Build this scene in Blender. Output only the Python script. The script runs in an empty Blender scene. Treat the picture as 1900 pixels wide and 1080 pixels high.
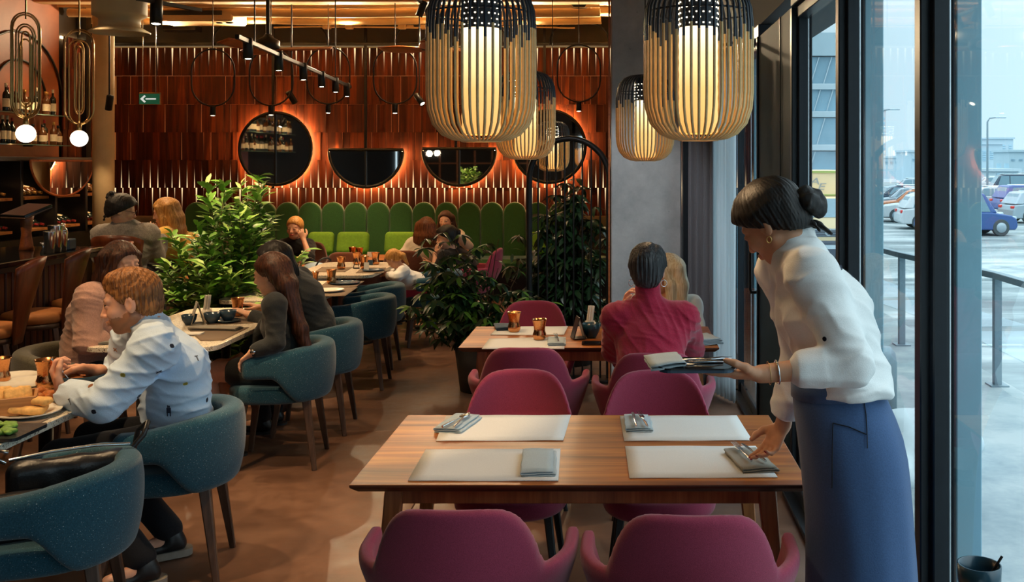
import bpy, bmesh, math, random
import numpy as np
from mathutils import Vector, Matrix, Euler, Quaternion
PI = math.pi
sc = bpy.context.scene
COL = sc.collection
rng = random.Random(7)

# ------------------------------------------------------------------ camera, sky, exposure
F, VX, VY, HC = 1870.0, 1150.0, 300.0, 1.75          # focal length in px, vanishing point, eye height
def P(px, py, d):
    """the point at depth d (metres from the camera) seen at pixel px, py of the 1900x1080 frame"""
    return Vector(((px - VX) / F * d, d, HC + (VY - py) / F * d))
def T(px, py, z):
    """the point of the level plane z seen at pixel px, py"""
    return P(px, py, (HC - z) * F / (py - VY))
cam_d = bpy.data.cameras.new('camera')
cam = bpy.data.objects.new('camera', cam_d); COL.objects.link(cam)
cam.location = (0, 0, HC); cam.rotation_euler = (PI / 2, 0, 0)
cam_d.sensor_width = 36; cam_d.lens = 36 * F / 1900
cam_d.shift_x = (950 - VX) / 1900; cam_d.shift_y = (VY - 540) / 1900
cam_d.clip_start = 0.05; cam_d.clip_end = 400
sc.camera = cam
w = bpy.data.worlds.new('overcast_sky'); sc.world = w; w.use_nodes = True
nt = w.node_tree; nt.nodes.clear()
wo = nt.nodes.new('ShaderNodeOutputWorld'); bg = nt.nodes.new('ShaderNodeBackground')
tc = nt.nodes.new('ShaderNodeTexCoord'); sx = nt.nodes.new('ShaderNodeSeparateXYZ'); rp = nt.nodes.new('ShaderNodeValToRGB')
e_ = rp.color_ramp.elements                                        # overcast: the zenith is about three times as bright as the horizon
e_[0].position = 0.12; e_[0].color = (0.225, 0.300, 0.338, 1); e_[1].position = 1.0; e_[1].color = (0.84, 0.96, 1.0, 1)
nt.links.new(tc.outputs['Generated'], sx.inputs[0]); nt.links.new(sx.outputs['Z'], rp.inputs[0])
nt.links.new(rp.outputs[0], bg.inputs[0]); bg.inputs[1].default_value = 3.9
nt.links.new(bg.outputs[0], wo.inputs[0])
vs = sc.view_settings
sc.display_settings.display_device = 'sRGB'
vs.view_transform = 'Standard'; vs.look = 'None'; vs.gamma = 1; vs.exposure = 0.0; vs.use_curve_mapping = False
cy = sc.cycles
cy.use_denoising = True; cy.max_bounces = 8; cy.diffuse_bounces = 4; cy.glossy_bounces = 4; cy.transmission_bounces = 6
cy.transparent_max_bounces = 12; cy.sample_clamp_indirect = 6.0; cy.caustics_reflective = False; cy.caustics_refractive = False
WARM = (1.0, 0.68, 0.37)
def spot_light(name, loc, target, power, size=1.2, blend=0.6, color=WARM, radius=0.03, parent=None):
    l = bpy.data.lights.new(name, 'SPOT'); l.energy = power; l.color = color; l.spot_size = size; l.spot_blend = blend; l.shadow_soft_size = radius
    o = bpy.data.objects.new(name, l); COL.objects.link(o); o.location = loc
    o.rotation_euler = (Vector(target) - Vector(loc)).to_track_quat('-Z', 'Y').to_euler()
    if parent:
        o.parent = parent; o.location = Vector(loc) - parent.location
    return o
def point_light(name, loc, power, color=WARM, radius=0.04, parent=None):
    l = bpy.data.lights.new(name, 'POINT'); l.energy = power; l.color = color; l.shadow_soft_size = radius
    o = bpy.data.objects.new(name, l); COL.objects.link(o); o.location = loc
    if parent:
        o.parent = parent; o.location = Vector(loc) - parent.location
    return o

# ------------------------------------------------------------------ materials
def srgb(r, g, b):
    f = lambda c: (c / 255 / 12.92) if c / 255 <= 0.04045 else ((c / 255 + 0.055) / 1.055) ** 2.4
    return (f(r), f(g), f(b), 1)
MATS = {}
class NT:
    """small helper round a node tree"""
    def __init__(self, name):
        self.m = bpy.data.materials.new(name); self.m.use_nodes = True
        self.t = self.m.node_tree; self.b = self.t.nodes['Principled BSDF']; MATS[name] = self.m
    def n(self, t, **kw):
        nd = self.t.nodes.new(t)
        for k, v in kw.items():
            if k in nd.inputs.keys(): nd.inputs[k].default_value = v
            else: setattr(nd, k, v)
        return nd
    def l(self, a, ao, b, bi): self.t.links.new(a.outputs[ao], b.inputs[bi])
    def coords(self, scale=(1, 1, 1), rot=(0, 0, 0), kind='Object', rand=0.0):
        c = self.n('ShaderNodeTexCoord'); mp = self.n('ShaderNodeMapping')
        mp.inputs['Scale'].default_value = scale; mp.inputs['Rotation'].default_value = rot
        self.l(c, kind, mp, 'Vector')
        if rand:
            oi = self.n('ShaderNodeObjectInfo'); vm = self.n('ShaderNodeVectorMath', operation='SCALE')
            cx = self.n('ShaderNodeCombineXYZ'); self.l(oi, 'Random', cx, 0); self.l(oi, 'Random', cx, 1); self.l(oi, 'Random', cx, 2)
            self.l(cx, 0, vm, 0); vm.inputs['Scale'].default_value = rand; self.l(vm, 0, mp, 'Location')
        return mp
    def ramp(self, src, out, stops):
        r = self.n('ShaderNodeValToRGB'); e = r.color_ramp.elements
        while len(e) < len(stops): e.new(0.5)
        for el, (p, c) in zip(e, stops): el.position = p; el.color = c if len(c) == 4 else (*c, 1)
        self.l(src, out, r, 'Fac'); return r
    def bump(self, src, out, strength=0.3, dist=0.01):
        b = self.n('ShaderNodeBump'); b.inputs['Strength'].default_value = strength; b.inputs['Distance'].default_value = dist
        self.l(src, out, b, 'Height'); self.t.links.new(b.outputs[0], self.b.inputs['Normal']); return b
    def base(self, src, out='Color'): self.t.links.new(src.outputs[out], self.b.inputs['Base Color'])
    def set(self, **kw):
        for k, v in kw.items(): self.b.inputs[k.replace('_', ' ')].default_value = v
        return self
def plain(name, c, rough=0.5, metal=0.0, var=0.12, scale=40, bump=0.0, spec=0.5, **kw):
    """colour with a fine noise mottle and optional bump"""
    g = NT(name); g.set(Roughness=rough, Metallic=metal); g.b.inputs['Specular IOR Level'].default_value = spec
    c = c if len(c) == 4 else (*c, 1)
    mp = g.coords(); ns = g.n('ShaderNodeTexNoise', Scale=scale, Detail=4.0); g.l(mp, 0, ns, 'Vector')
    lo = tuple(max(0, x * (1 - var)) for x in c[:3]); hi = tuple(min(1, x * (1 + var)) for x in c[:3])
    g.base(g.ramp(ns, 'Fac', [(0.3, lo), (0.7, hi)]))
    if bump: g.bump(ns, 'Fac', bump, 0.004)
    for k, v in kw.items(): g.b.inputs[k.replace('_', ' ')].default_value = v
    return g.m
def wood(name, c1, c2, c3=None, axis=0, grain=1.0, rough=0.35, rand=0.0, boards=0):
    g = NT(name); g.set(Roughness=rough)
    s = [14 * grain] * 3; s[axis] = 0.9 * grain
    mp = g.coords(tuple(s), rand=rand * 40)
    ns = g.n('ShaderNodeTexNoise', Scale=1.0, Detail=5.0, Roughness=0.6, Distortion=0.6); g.l(mp, 0, ns, 'Vector')
    s2 = [90 * grain] * 3; s2[axis] = 2.5 * grain
    mp2 = g.coords(tuple(s2), rand=rand * 40); n2 = g.n('ShaderNodeTexNoise', Scale=1.0, Detail=3.0); g.l(mp2, 0, n2, 'Vector')
    r = g.ramp(ns, 'Fac', [(0.32, c1), (0.5, c2), (0.68, c3 or c2)])
    mx = g.n('ShaderNodeMixRGB', blend_type='MULTIPLY'); mx.inputs['Fac'].default_value = 0.45
    r2 = g.ramp(n2, 'Fac', [(0.35, (0.55, 0.5, 0.45)), (0.6, (1, 1, 1))])
    g.l(r, 'Color', mx, 1); g.l(r2, 'Color', mx, 2)
    last = mx
    if rand:
        oi = g.n('ShaderNodeObjectInfo'); hv = g.n('ShaderNodeHueSaturation'); mr = g.n('ShaderNodeMapRange')
        mr.inputs['To Min'].default_value = 0.55; mr.inputs['To Max'].default_value = 1.35
        g.l(oi, 'Random', mr, 'Value'); g.l(mr, 0, hv, 'Value'); g.l(mx, 0, hv, 'Color'); last = hv
    g.base(last); g.bump(n2, 'Fac', 0.12, 0.002)
    return g.m
def emit(name, c, s):
    g = NT(name); g.b.inputs['Base Color'].default_value = (*c[:3], 1); g.b.inputs['Emission Color'].default_value = (*c[:3], 1)
    g.b.inputs['Emission Strength'].default_value = s; return g.m
def metal(name, c, rough=0.25, var=0.1, scale=30, bump=0.0): return plain(name, c, rough, 1.0, var, scale, bump)
def fabric(name, c, flecks=None, rough=0.9, scale=900, var=0.25, sheen=0.3):
    g = NT(name); g.set(Roughness=rough); g.b.inputs['Specular IOR Level'].default_value = 0.2
    g.b.inputs['Sheen Weight'].default_value = sheen
    mp = g.coords(); n1 = g.n('ShaderNodeTexNoise', Scale=scale * 0.35, Detail=2.0); g.l(mp, 0, n1, 'Vector')
    lo = tuple(x * (1 - var) for x in c[:3]); hi = tuple(min(1, x * (1 + var)) for x in c[:3])
    r = g.ramp(n1, 'Fac', [(0.3, lo), (0.7, hi)]); last = r
    if flecks:
        n2 = g.n('ShaderNodeTexNoise', Scale=flecks[1], Detail=1.0); g.l(mp, 0, n2, 'Vector')
        mk = g.ramp(n2, 'Fac', [(flecks[2], (0, 0, 0)), (flecks[2] + 0.05, (1, 1, 1))])
        mx = g.n('ShaderNodeMixRGB'); g.l(mk, 'Color', mx, 'Fac'); g.l(r, 'Color', mx, 1); mx.inputs[2].default_value = (*flecks[0][:3], 1); last = mx
    g.base(last); g.bump(n1, 'Fac', 0.25, 0.002)
    return g.m

# ------------------------------------------------------------------ mesh collecting
class MB:
    """collects shapes into one mesh"""
    def __init__(self): self.v = []; self.f = []; self.m = []; self.smooth = []
    def add(self, verts, faces, mi=0, smooth=False):
        o = len(self.v); self.v += [tuple(p) for p in verts]
        for q in faces: self.f.append([i + o for i in q]); self.m.append(mi); self.smooth.append(smooth)
        return self
    def box(self, c, s, mi=0, ch=0.0, rot=None):
        """box of size s round c, edges chamfered by ch"""
        hx, hy, hz = s[0] / 2, s[1] / 2, s[2] / 2; ch = min(ch, hx * .9, hy * .9, hz * .9)
        R = rot.to_matrix() if isinstance(rot, (Euler, Quaternion)) else (rot or Matrix.Identity(3))
        c = Vector(c)
        if ch <= 0:
            vs_ = [c + R @ Vector((x * hx, y * hy, z * hz)) for x in (-1, 1) for y in (-1, 1) for z in (-1, 1)]
            return self.add(vs_, [(0, 1, 3, 2), (4, 6, 7, 5), (0, 4, 5, 1), (2, 3, 7, 6), (0, 2, 6, 4), (1, 5, 7, 3)], mi)
        vs_ = []; idx = {}
        for x in (-1, 1):
            for y in (-1, 1):
                for z in (-1, 1):
                    for k in range(3):
                        p = [x * hx, y * hy, z * hz]
                        for j in range(3):
                            if j != k: p[j] -= ch * (x, y, z)[j]
                        idx[(x, y, z, k)] = len(vs_); vs_.append(c + R @ Vector(p))
        fs = []
        I = lambda x, y, z, k: idx[(x, y, z, k)]
        for s_ in (-1, 1):
            o = [(-1, -1), (1, -1), (1, 1), (-1, 1)]
            fx = [I(s_, a, b, 0) for a, b in o]; fy = [I(b, s_, a, 1) for a, b in o]; fz = [I(a, b, s_, 2) for a, b in o]
            for q in (fx, fy, fz): fs.append(q if s_ > 0 else q[::-1])
        for a in (-1, 1):
            for b in (-1, 1):
                q = [I(a, b, -1, 0), I(a, b, 1, 0), I(a, b, 1, 1), I(a, b, -1, 1)]; fs.append(q[::-1] if a * b > 0 else q)
                q = [I(-1, a, b, 1), I(1, a, b, 1), I(1, a, b, 2), I(-1, a, b, 2)]; fs.append(q[::-1] if a * b > 0 else q)
                q = [I(a, -1, b, 2), I(a, 1, b, 2), I(a, 1, b, 0), I(a, -1, b, 0)]; fs.append(q[::-1] if a * b > 0 else q)
        for x in (-1, 1):
            for y in (-1, 1):
                for z in (-1, 1):
                    q = [I(x, y, z, 0), I(x, y, z, 1), I(x, y, z, 2)]; fs.append(q if x * y * z > 0 else q[::-1])
        return self.add(vs_, fs, mi)
    def tube(self, pts, r, n=8, mi=0, cap=True, closed=False, flat=None):
        """round bar along pts; r a number or one per point"""
        pts = [Vector(p) for p in pts]; k = len(pts)
        rs = list(r) if hasattr(r, '__len__') else [r] * k
        if closed: tang = [(pts[(i + 1) % k] - pts[i - 1]).normalized() for i in range(k)]
        else: tang = [(pts[min(i + 1, k - 1)] - pts[max(i - 1, 0)]).normalized() for i in range(k)]
        up = Vector((0, 0, 1)) if abs(tang[0].z) < 0.9 else Vector((1, 0, 0))
        nx = tang[0].cross(up).normalized(); vs_ = []
        for i in range(k):
            nx = (nx - tang[i] * nx.dot(tang[i]));
            if nx.length < 1e-6: nx = tang[i].orthogonal()
            nx.normalize(); ny = tang[i].cross(nx)
            for j in range(n):
                a = 2 * PI * j / n; vs_.append(pts[i] + nx * (math.cos(a) * rs[i]) + ny * (math.sin(a) * rs[i]))
        fs = []
        for i in range(k if closed else k - 1):
            for j in range(n):
                a, b = i * n + j, i * n + (j + 1) % n; c, d = ((i + 1) % k) * n + (j + 1) % n, ((i + 1) % k) * n + j
                fs.append((a, b, c, d))
        self.add(vs_, fs, mi, True)
        if cap and not closed:
            self.add(vs_[:n], [tuple(range(n))[::-1]], mi); self.add(vs_[-n:], [tuple(range(n))], mi)
        return self
    def bar(self, a, b, s1, s2=None, mi=0, ch=0.003, twist=0.0):
        """square tapered bar from a to b; sizes (w, d) at each end"""
        a, b = Vector(a), Vector(b); s1 = s1 if hasattr(s1, '__len__') else (s1, s1); s2 = s2 or s1; s2 = s2 if hasattr(s2, '__len__') else (s2, s2)
        t = (b - a).normalized(); ref = Vector((0, 1, 0)) if abs(t.y) < 0.9 else Vector((1, 0, 0))
        x = ref.cross(t).normalized(); y = t.cross(x)
        if twist: x, y = x * math.cos(twist) + y * math.sin(twist), y * math.cos(twist) - x * math.sin(twist)
        vs_ = []
        for p, s in ((a, s1), (b, s2)):
            hx, hy = s[0] / 2, s[1] / 2; c = min(ch, hx * .8, hy * .8)
            for u, v in ((-hx + c, -hy), (hx - c, -hy), (hx, -hy + c), (hx, hy - c), (hx - c, hy), (-hx + c, hy), (-hx, hy - c), (-hx, -hy + c)):
                vs_.append(p + x * u + y * v)
        fs = [(i, (i + 1) % 8, 8 + (i + 1) % 8, 8 + i) for i in range(8)] + [tuple(range(8))[::-1], tuple(range(8, 16))]
        return self.add(vs_, fs, mi)
    def lathe(self, prof, c=(0, 0, 0), n=24, mi=0, axis=None, capends=True, mis=None):
        """profile [(radius, height)] turned round the vertical (or given axis) through c"""
        c = Vector(c); vs_ = []; R = Matrix.Identity(3)
        if axis is not None: R = Vector((0, 0, 1)).rotation_difference(Vector(axis)).to_matrix()
        for r, h in prof:
            for j in range(n):
                a = 2 * PI * j / n; vs_.append(c + R @ Vector((r * math.cos(a), r * math.sin(a), h)))
        for i in range(len(prof) - 1):
            fs = []
            for j in range(n):
                fs.append((i * n + j, i * n + (j + 1) % n, (i + 1) * n + (j + 1) % n, (i + 1) * n + j))
            o = len(self.v)
            if i == 0: self.v += [tuple(p) for p in vs_]; base = o
            for q in fs: self.f.append([x + base for x in q]); self.m.append(mis[i] if mis else mi); self.smooth.append(True)
        if capends:
            if prof[0][0] > 1e-5: self.f.append([base + j for j in range(n)][::-1]); self.m.append(mis[0] if mis else mi); self.smooth.append(False)
            if prof[-1][0] > 1e-5: self.f.append([base + (len(prof) - 1) * n + j for j in range(n)]); self.m.append(mis[-1] if mis else mi); self.smooth.append(False)
        return self
    def prism(self, poly, h0, h1, mi=0, M=None, smooth_side=False):
        """polygon [(x, y)] between heights h0 and h1, placed by the matrix M"""
        M = M or Matrix.Identity(4); n = len(poly)
        vs_ = [M @ Vector((x, y, h0)) for x, y in poly] + [M @ Vector((x, y, h1)) for x, y in poly]
        self.add(vs_, [tuple(range(n))[::-1], tuple(range(n, 2 * n))], mi)
        o = len(self.v) - 2 * n
        for i in range(n): self.f.append([o + i, o + (i + 1) % n, o + n + (i + 1) % n, o + n + i]); self.m.append(mi); self.smooth.append(smooth_side)
        return self
    def sphere(self, c, r, n=12, mi=0, M=None):
        r = r if hasattr(r, '__len__') else (r, r, r); vs_ = []; m = n // 2 + 1; M = M or Matrix.Identity(3); c = Vector(c)
        for i in range(m + 1):
            t = PI * i / m
            for j in range(n):
                a = 2 * PI * j / n
                vs_.append(c + M @ Vector((r[0] * math.sin(t) * math.cos(a), r[1] * math.sin(t) * math.sin(a), r[2] * math.cos(t))))
        fs = []
        for i in range(m):
            for j in range(n):
                fs.append(((i + 1) * n + j, (i + 1) * n + (j + 1) % n, i * n + (j + 1) % n, i * n + j))
        return self.add(vs_, fs, mi, True)
    def grid(self, fn, nu, nv, mi=0, smooth=True, flip=False):
        """surface fn(u, v) for u, v in 0..1"""
        vs_ = [fn(i / nu, j / nv) for i in range(nu + 1) for j in range(nv + 1)]; fs = []
        for i in range(nu):
            for j in range(nv):
                q = (i * (nv + 1) + j, (i + 1) * (nv + 1) + j, (i + 1) * (nv + 1) + j + 1, i * (nv + 1) + j + 1); fs.append(q[::-1] if flip else q)
        return self.add(vs_, fs, mi, smooth)
    def mesh(self, name, mats):
        me = bpy.data.meshes.new(name); me.from_pydata(self.v, [], self.f)
        for m in (mats if isinstance(mats, (list, tuple)) else [mats]): me.materials.append(MATS[m] if isinstance(m, str) else m)
        me.polygons.foreach_set('material_index', self.m); me.polygons.foreach_set('use_smooth', self.smooth); me.update(); return me
    def obj(self, name, mats, parent=None, loc=None, **props):
        return link(name, self.mesh(name, mats), parent, loc, **props)
def link(name, me, parent=None, loc=None, rot=None, scale=None, **props):
    o = bpy.data.objects.new(name, me); COL.objects.link(o)
    if parent: o.parent = parent
    if loc is not None: o.location = loc
    if rot is not None: o.rotation_euler = rot
    if scale is not None: o.scale = scale
    for k, v in props.items(): o[k] = v
    return o
def thing(name, label, category, loc=(0, 0, 0), rz=0.0, group=None):
    o = bpy.data.objects.new(name, None); COL.objects.link(o); o.location = loc; o.rotation_euler = (0, 0, rz); o.empty_display_size = 0.1
    o['label'] = label; o['category'] = category
    if group: o['group'] = group
    return o
def tag(o, label, category, group=None):
    o['label'] = label; o['category'] = category
    if group: o['group'] = group
    return o
def copy_tree(o, loc=None, rz=None, label=None, parent=None):
    c = o.copy(); COL.objects.link(c)
    if parent: c.parent = parent
    if loc is not None: c.location = loc
    if rz is not None: c.rotation_euler = (0, 0, rz)
    if label: c['label'] = label
    for ch in o.children: copy_tree(ch, parent=c)
    return c
def rrect(w, d, r, n=5):
    out = []
    for cx, cy, a0 in ((w / 2 - r, d / 2 - r, 0), (-w / 2 + r, d / 2 - r, PI / 2), (-w / 2 + r, -d / 2 + r, PI), (w / 2 - r, -d / 2 + r, 1.5 * PI)):
        for i in range(n + 1):
            a = a0 + PI / 2 * i / n; out.append((cx + r * math.cos(a), cy + r * math.sin(a)))
    return out
def text_mesh(s, size, mat, name, depth=0.002):
    cu = bpy.data.curves.new(name, 'FONT'); cu.body = s; cu.size = size; cu.extrude = depth; cu.align_x = 'CENTER'; cu.align_y = 'CENTER'
    o = bpy.data.objects.new(name, cu); COL.objects.link(o); bpy.context.view_layer.update()
    me = bpy.data.meshes.new_from_object(o.evaluated_get(bpy.context.evaluated_depsgraph_get())); COL.objects.unlink(o); bpy.data.objects.remove(o)
    me.materials.clear(); me.materials.append(MATS[mat]); return me

# ------------------------------------------------------------------ blended solids (distance field -> surface)
A = lambda *p: np.array(p, dtype=np.float32)
class Blob:
    """solid made by smoothly joining rounded shapes on a grid; mesh() walks its surface"""
    def __init__(self, lo, hi, h):
        self.lo = np.array(lo, np.float32); self.h = h
        self.n = np.ceil((np.array(hi) - self.lo) / h).astype(int) + 2
        self.f = np.full(self.n, 1.0, np.float32); self.t = np.zeros(self.n, np.int8)
    def _sub(self, lo, hi):
        i0 = np.clip(np.floor((np.array(lo) - self.lo) / self.h).astype(int), 0, self.n); i1 = np.clip(np.ceil((np.array(hi) - self.lo) / self.h).astype(int) + 1, 0, self.n)
        if np.any(i1 <= i0): return None
        ax = [self.lo[k] + self.h * np.arange(i0[k], i1[k], dtype=np.float32) for k in range(3)]
        sl = tuple(slice(i0[k], i1[k]) for k in range(3))
        return sl, ax[0][:, None, None], ax[1][None, :, None], ax[2][None, None, :]
    def put(self, fn, lo, hi, k=0.0, tag=0, op='add'):
        m = k * 1.2 + 2.5 * self.h; s = self._sub(np.array(lo) - m, np.array(hi) + m)
        if s is None: return self
        sl, X, Y, Z = s; d = fn(X, Y, Z).astype(np.float32); f = self.f[sl]
        if op == 'add':
            cl = d < f; self.t[sl] = np.where(cl, tag, self.t[sl])
            if k > 0:
                hh = np.maximum(k - np.abs(f - d), 0) / k; self.f[sl] = np.minimum(f, d) - hh * hh * k * 0.25
            else: self.f[sl] = np.minimum(f, d)
        elif op == 'paint':
            self.t[sl] = np.where(d < 0, tag, self.t[sl])
        else:
            d = -d
            if k > 0:
                hh = np.maximum(k - np.abs(f - d), 0) / k; self.f[sl] = np.maximum(f, d) + hh * hh * k * 0.25
            else: self.f[sl] = np.maximum(f, d)
        return self
    def cone(self, a, b, ra, rb=None, k=0.01, tag=0, op='add'):
        a, b = np.array(a, np.float32), np.array(b, np.float32); rb = ra if rb is None else rb
        ab = b - a; L2 = max(float(ab @ ab), 1e-9)
        def fn(X, Y, Z):
            x, y, z = X - a[0], Y - a[1], Z - a[2]
            t = np.clip((x * ab[0] + y * ab[1] + z * ab[2]) / L2, 0, 1)
            return np.sqrt((x - t * ab[0]) ** 2 + (y - t * ab[1]) ** 2 + (z - t * ab[2]) ** 2) - (ra + (rb - ra) * t)
        r = max(ra, rb); return self.put(fn, np.minimum(a, b) - r, np.maximum(a, b) + r, k, tag, op)
    def path(self, pts, rs, k=0.01, tag=0):
        rs = list(rs) if hasattr(rs, '__len__') else [rs] * len(pts)
        for i in range(len(pts) - 1): self.cone(pts[i], pts[i + 1], rs[i], rs[i + 1], k, tag)
        return self
    def ell(self, c, r, R=None, k=0.01, tag=0, op='add'):
        """ellipsoid; R rows are its axes"""
        c = np.array(c, np.float32); r = np.array(r, np.float32); R = np.eye(3, dtype=np.float32) if R is None else np.array(R, np.float32)
        def fn(X, Y, Z):
            x, y, z = X - c[0], Y - c[1], Z - c[2]
            q = [(R[i, 0] * x + R[i, 1] * y + R[i, 2] * z) / r[i] for i in range(3)]
            k0 = np.sqrt(q[0] ** 2 + q[1] ** 2 + q[2] ** 2); k1 = np.sqrt((q[0] / r[0]) ** 2 + (q[1] / r[1]) ** 2 + (q[2] / r[2]) ** 2)
            return k0 * (k0 - 1) / np.maximum(k1, 1e-6)
        e = np.sqrt(((R * r[:, None]) ** 2).sum(0)); return self.put(fn, c - e, c + e, k, tag, op)
    def tube2(self, a, b, side, ra, rb, k=0.02, tag=0, op='add', flat=False):
        """elliptic tapered tube a->b; ra, rb = (radius along side, radius across)"""
        a, b = np.array(a, np.float32), np.array(b, np.float32); ab = b - a; L = float(np.sqrt(ab @ ab)); t_ = ab / max(L, 1e-6)
        s_ = np.array(side, np.float32); s_ = s_ - t_ * (s_ @ t_); s_ /= np.linalg.norm(s_); c_ = np.cross(t_, s_)
        def fn(X, Y, Z):
            x, y, z = X - a[0], Y - a[1], Z - a[2]
            l = x * t_[0] + y * t_[1] + z * t_[2]; u = x * s_[0] + y * s_[1] + z * s_[2]; v = x * c_[0] + y * c_[1] + z * c_[2]
            t = np.clip(l / L, 0, 1); ru = ra[0] + (rb[0] - ra[0]) * t; rv = ra[1] + (rb[1] - ra[1]) * t; ex = l - np.clip(l, 0, L)
            if flat:
                k0 = np.sqrt((u / ru) ** 2 + (v / rv) ** 2); d = (k0 - 1) * np.minimum(ru, rv); return np.maximum(d, np.abs(ex) + np.where(ex == 0, np.maximum(-l, l - L), 0))
            k0 = np.sqrt((u / ru) ** 2 + (v / rv) ** 2 + (ex / np.minimum(ru, rv)) ** 2)
            return (k0 - 1) * np.minimum(ru, rv)
        r = max(*ra, *rb); return self.put(fn, np.minimum(a, b) - r, np.maximum(a, b) + r, k, tag, op)
    def rbox(self, c, s, r, R=None, k=0.01, tag=0, op='add'):
        c = np.array(c, np.float32); hs = np.array(s, np.float32) / 2 - r; R = np.eye(3, dtype=np.float32) if R is None else np.array(R, np.float32)
        def fn(X, Y, Z):
            x, y, z = X - c[0], Y - c[1], Z - c[2]
            q = [np.abs(R[i, 0] * x + R[i, 1] * y + R[i, 2] * z) - hs[i] for i in range(3)]
            return np.sqrt(sum(np.maximum(v, 0) ** 2 for v in q)) + np.minimum(np.maximum(np.maximum(q[0], q[1]), q[2]), 0) - r
        e = np.abs(R * (hs + r)[:, None]).sum(0); return self.put(fn, c - e, c + e, k, tag, op)
    def cut(self, p, n, k=0.0):
        """keep the side the normal n points away from"""
        p = np.array(p, np.float32); n = np.array(n, np.float32); n /= np.linalg.norm(n)
        hi = self.lo + self.h * self.n
        return self.put(lambda X, Y, Z: -((X - p[0]) * n[0] + (Y - p[1]) * n[1] + (Z - p[2]) * n[2]), self.lo, hi, k, 0, 'sub')
    def noise(self, amp, fr, seed=0, lo=None, hi=None):
        """soft wrinkles: adds warped sines to the field"""
        r = np.random.RandomState(seed); s = self._sub(self.lo if lo is None else lo, self.lo + self.h * self.n if hi is None else hi)
        if s is None: return self
        sl, X, Y, Z = s; near = np.abs(self.f[sl]) < 0.06; d = 0
        for i in range(4):
            w_ = r.normal(size=3) * fr * (0.6 + 0.4 * i); p1 = r.normal(size=3) * fr * 0.35
            d = d + np.sin(X * w_[0] + Y * w_[1] + Z * w_[2] + r.rand() * 6 + 1.7 * np.sin(X * p1[0] + Y * p1[1] + Z * p1[2])) / (1 + 0.5 * i)
        self.f[sl] += np.where(near, amp * d * 0.5, 0).astype(np.float32); return self
    def folds(self, amp, fr, seed=0, ax=(0, 0, 1)):
        """cloth folds: narrow warped ridges running mostly across ax"""
        r = np.random.RandomState(seed); sl, X, Y, Z = self._sub(self.lo, self.lo + self.h * self.n); near = np.abs(self.f[sl]) < 0.06; d = 0; a = np.array(ax, float)
        for i in range(3):
            w_ = (a + r.normal(size=3) * .55) * fr * (.7 + .45 * i); p1 = r.normal(size=3) * fr * .30; p2 = r.normal(size=3) * fr * .18
            ph = X * w_[0] + Y * w_[1] + Z * w_[2] + r.rand() * 6 + 2.2 * np.sin(X * p1[0] + Y * p1[1] + Z * p1[2] + r.rand() * 6); m = .5 + .5 * np.sin(X * p2[0] + Y * p2[1] + Z * p2[2] + r.rand() * 6)
            d = d + (1 - np.sqrt(np.sin(ph * .5) ** 2 + .03)) ** 2 * m / (1 + .4 * i)
        self.f[sl] -= np.where(near, amp * d, 0).astype(np.float32); return self
    def field(self, fn, lo=None, hi=None):
        s = self._sub(self.lo if lo is None else lo, self.lo + self.h * self.n if hi is None else hi); sl, X, Y, Z = s
        self.f[sl] += fn(X, Y, Z).astype(np.float32); return self
    def mesh(self, name, mats, smooth_it=1):
        f = self.f; f[0] = f[-1] = 1; f[:, 0] = f[:, -1] = 1; f[:, :, 0] = f[:, :, -1] = 1
        ins = f < 0; nx, ny, nz = f.shape; cnt = np.zeros((nx - 1, ny - 1, nz - 1), np.int8)
        for i in (0, 1):
            for j in (0, 1):
                for k in (0, 1): cnt += ins[i:nx - 1 + i, j:ny - 1 + j, k:nz - 1 + k]
        act = np.argwhere((cnt > 0) & (cnt < 8)); N = len(act)
        vid = np.full(cnt.shape, -1, np.int32); vid[act[:, 0], act[:, 1], act[:, 2]] = np.arange(N)
        cor = [(i, j, k) for i in (0, 1) for j in (0, 1) for k in (0, 1)]
        val = np.stack([f[act[:, 0] + c[0], act[:, 1] + c[1], act[:, 2] + c[2]] for c in cor], 1)
        tg = np.stack([self.t[act[:, 0] + c[0], act[:, 1] + c[1], act[:, 2] + c[2]] for c in cor], 1)
        vt = tg[np.arange(N), np.abs(val).argmin(1)]
        acc = np.zeros((N, 3), np.float32); num = np.zeros(N, np.float32); ca = np.array(cor, np.float32)
        for a in range(8):
            for b in range(a + 1, 8):
                if np.abs(ca[a] - ca[b]).sum() == 1:
                    x = (val[:, a] < 0) != (val[:, b] < 0); t = val[:, a] / np.where(x, val[:, a] - val[:, b], 1)
                    acc += np.where(x[:, None], ca[a] + t[:, None] * (ca[b] - ca[a]), 0); num += x
        vert = (act + acc / num[:, None]) * self.h + self.lo
        quads = []
        for ax in range(3):
            sl0 = [slice(None)] * 3; sl1 = [slice(None)] * 3; sl0[ax] = slice(0, -1); sl1[ax] = slice(1, None)
            e = ins[tuple(sl0)] != ins[tuple(sl1)]; ed = np.argwhere(e); o1, o2 = [(1, 2), (2, 0), (0, 1)][ax]
            ed = ed[(ed[:, o1] > 0) & (ed[:, o2] > 0)]; d1 = np.zeros(3, int); d2 = np.zeros(3, int); d1[o1] = 1; d2[o2] = 1
            g = lambda q: vid[q[:, 0], q[:, 1], q[:, 2]]
            q = np.stack([g(ed - d1 - d2), g(ed - d2), g(ed), g(ed - d1)], 1)
            fl = ins[ed[:, 0], ed[:, 1], ed[:, 2]]; q[~fl] = q[~fl][:, ::-1]; quads.append(q)
        q = np.concatenate(quads); q = q[(q >= 0).all(1)]
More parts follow.
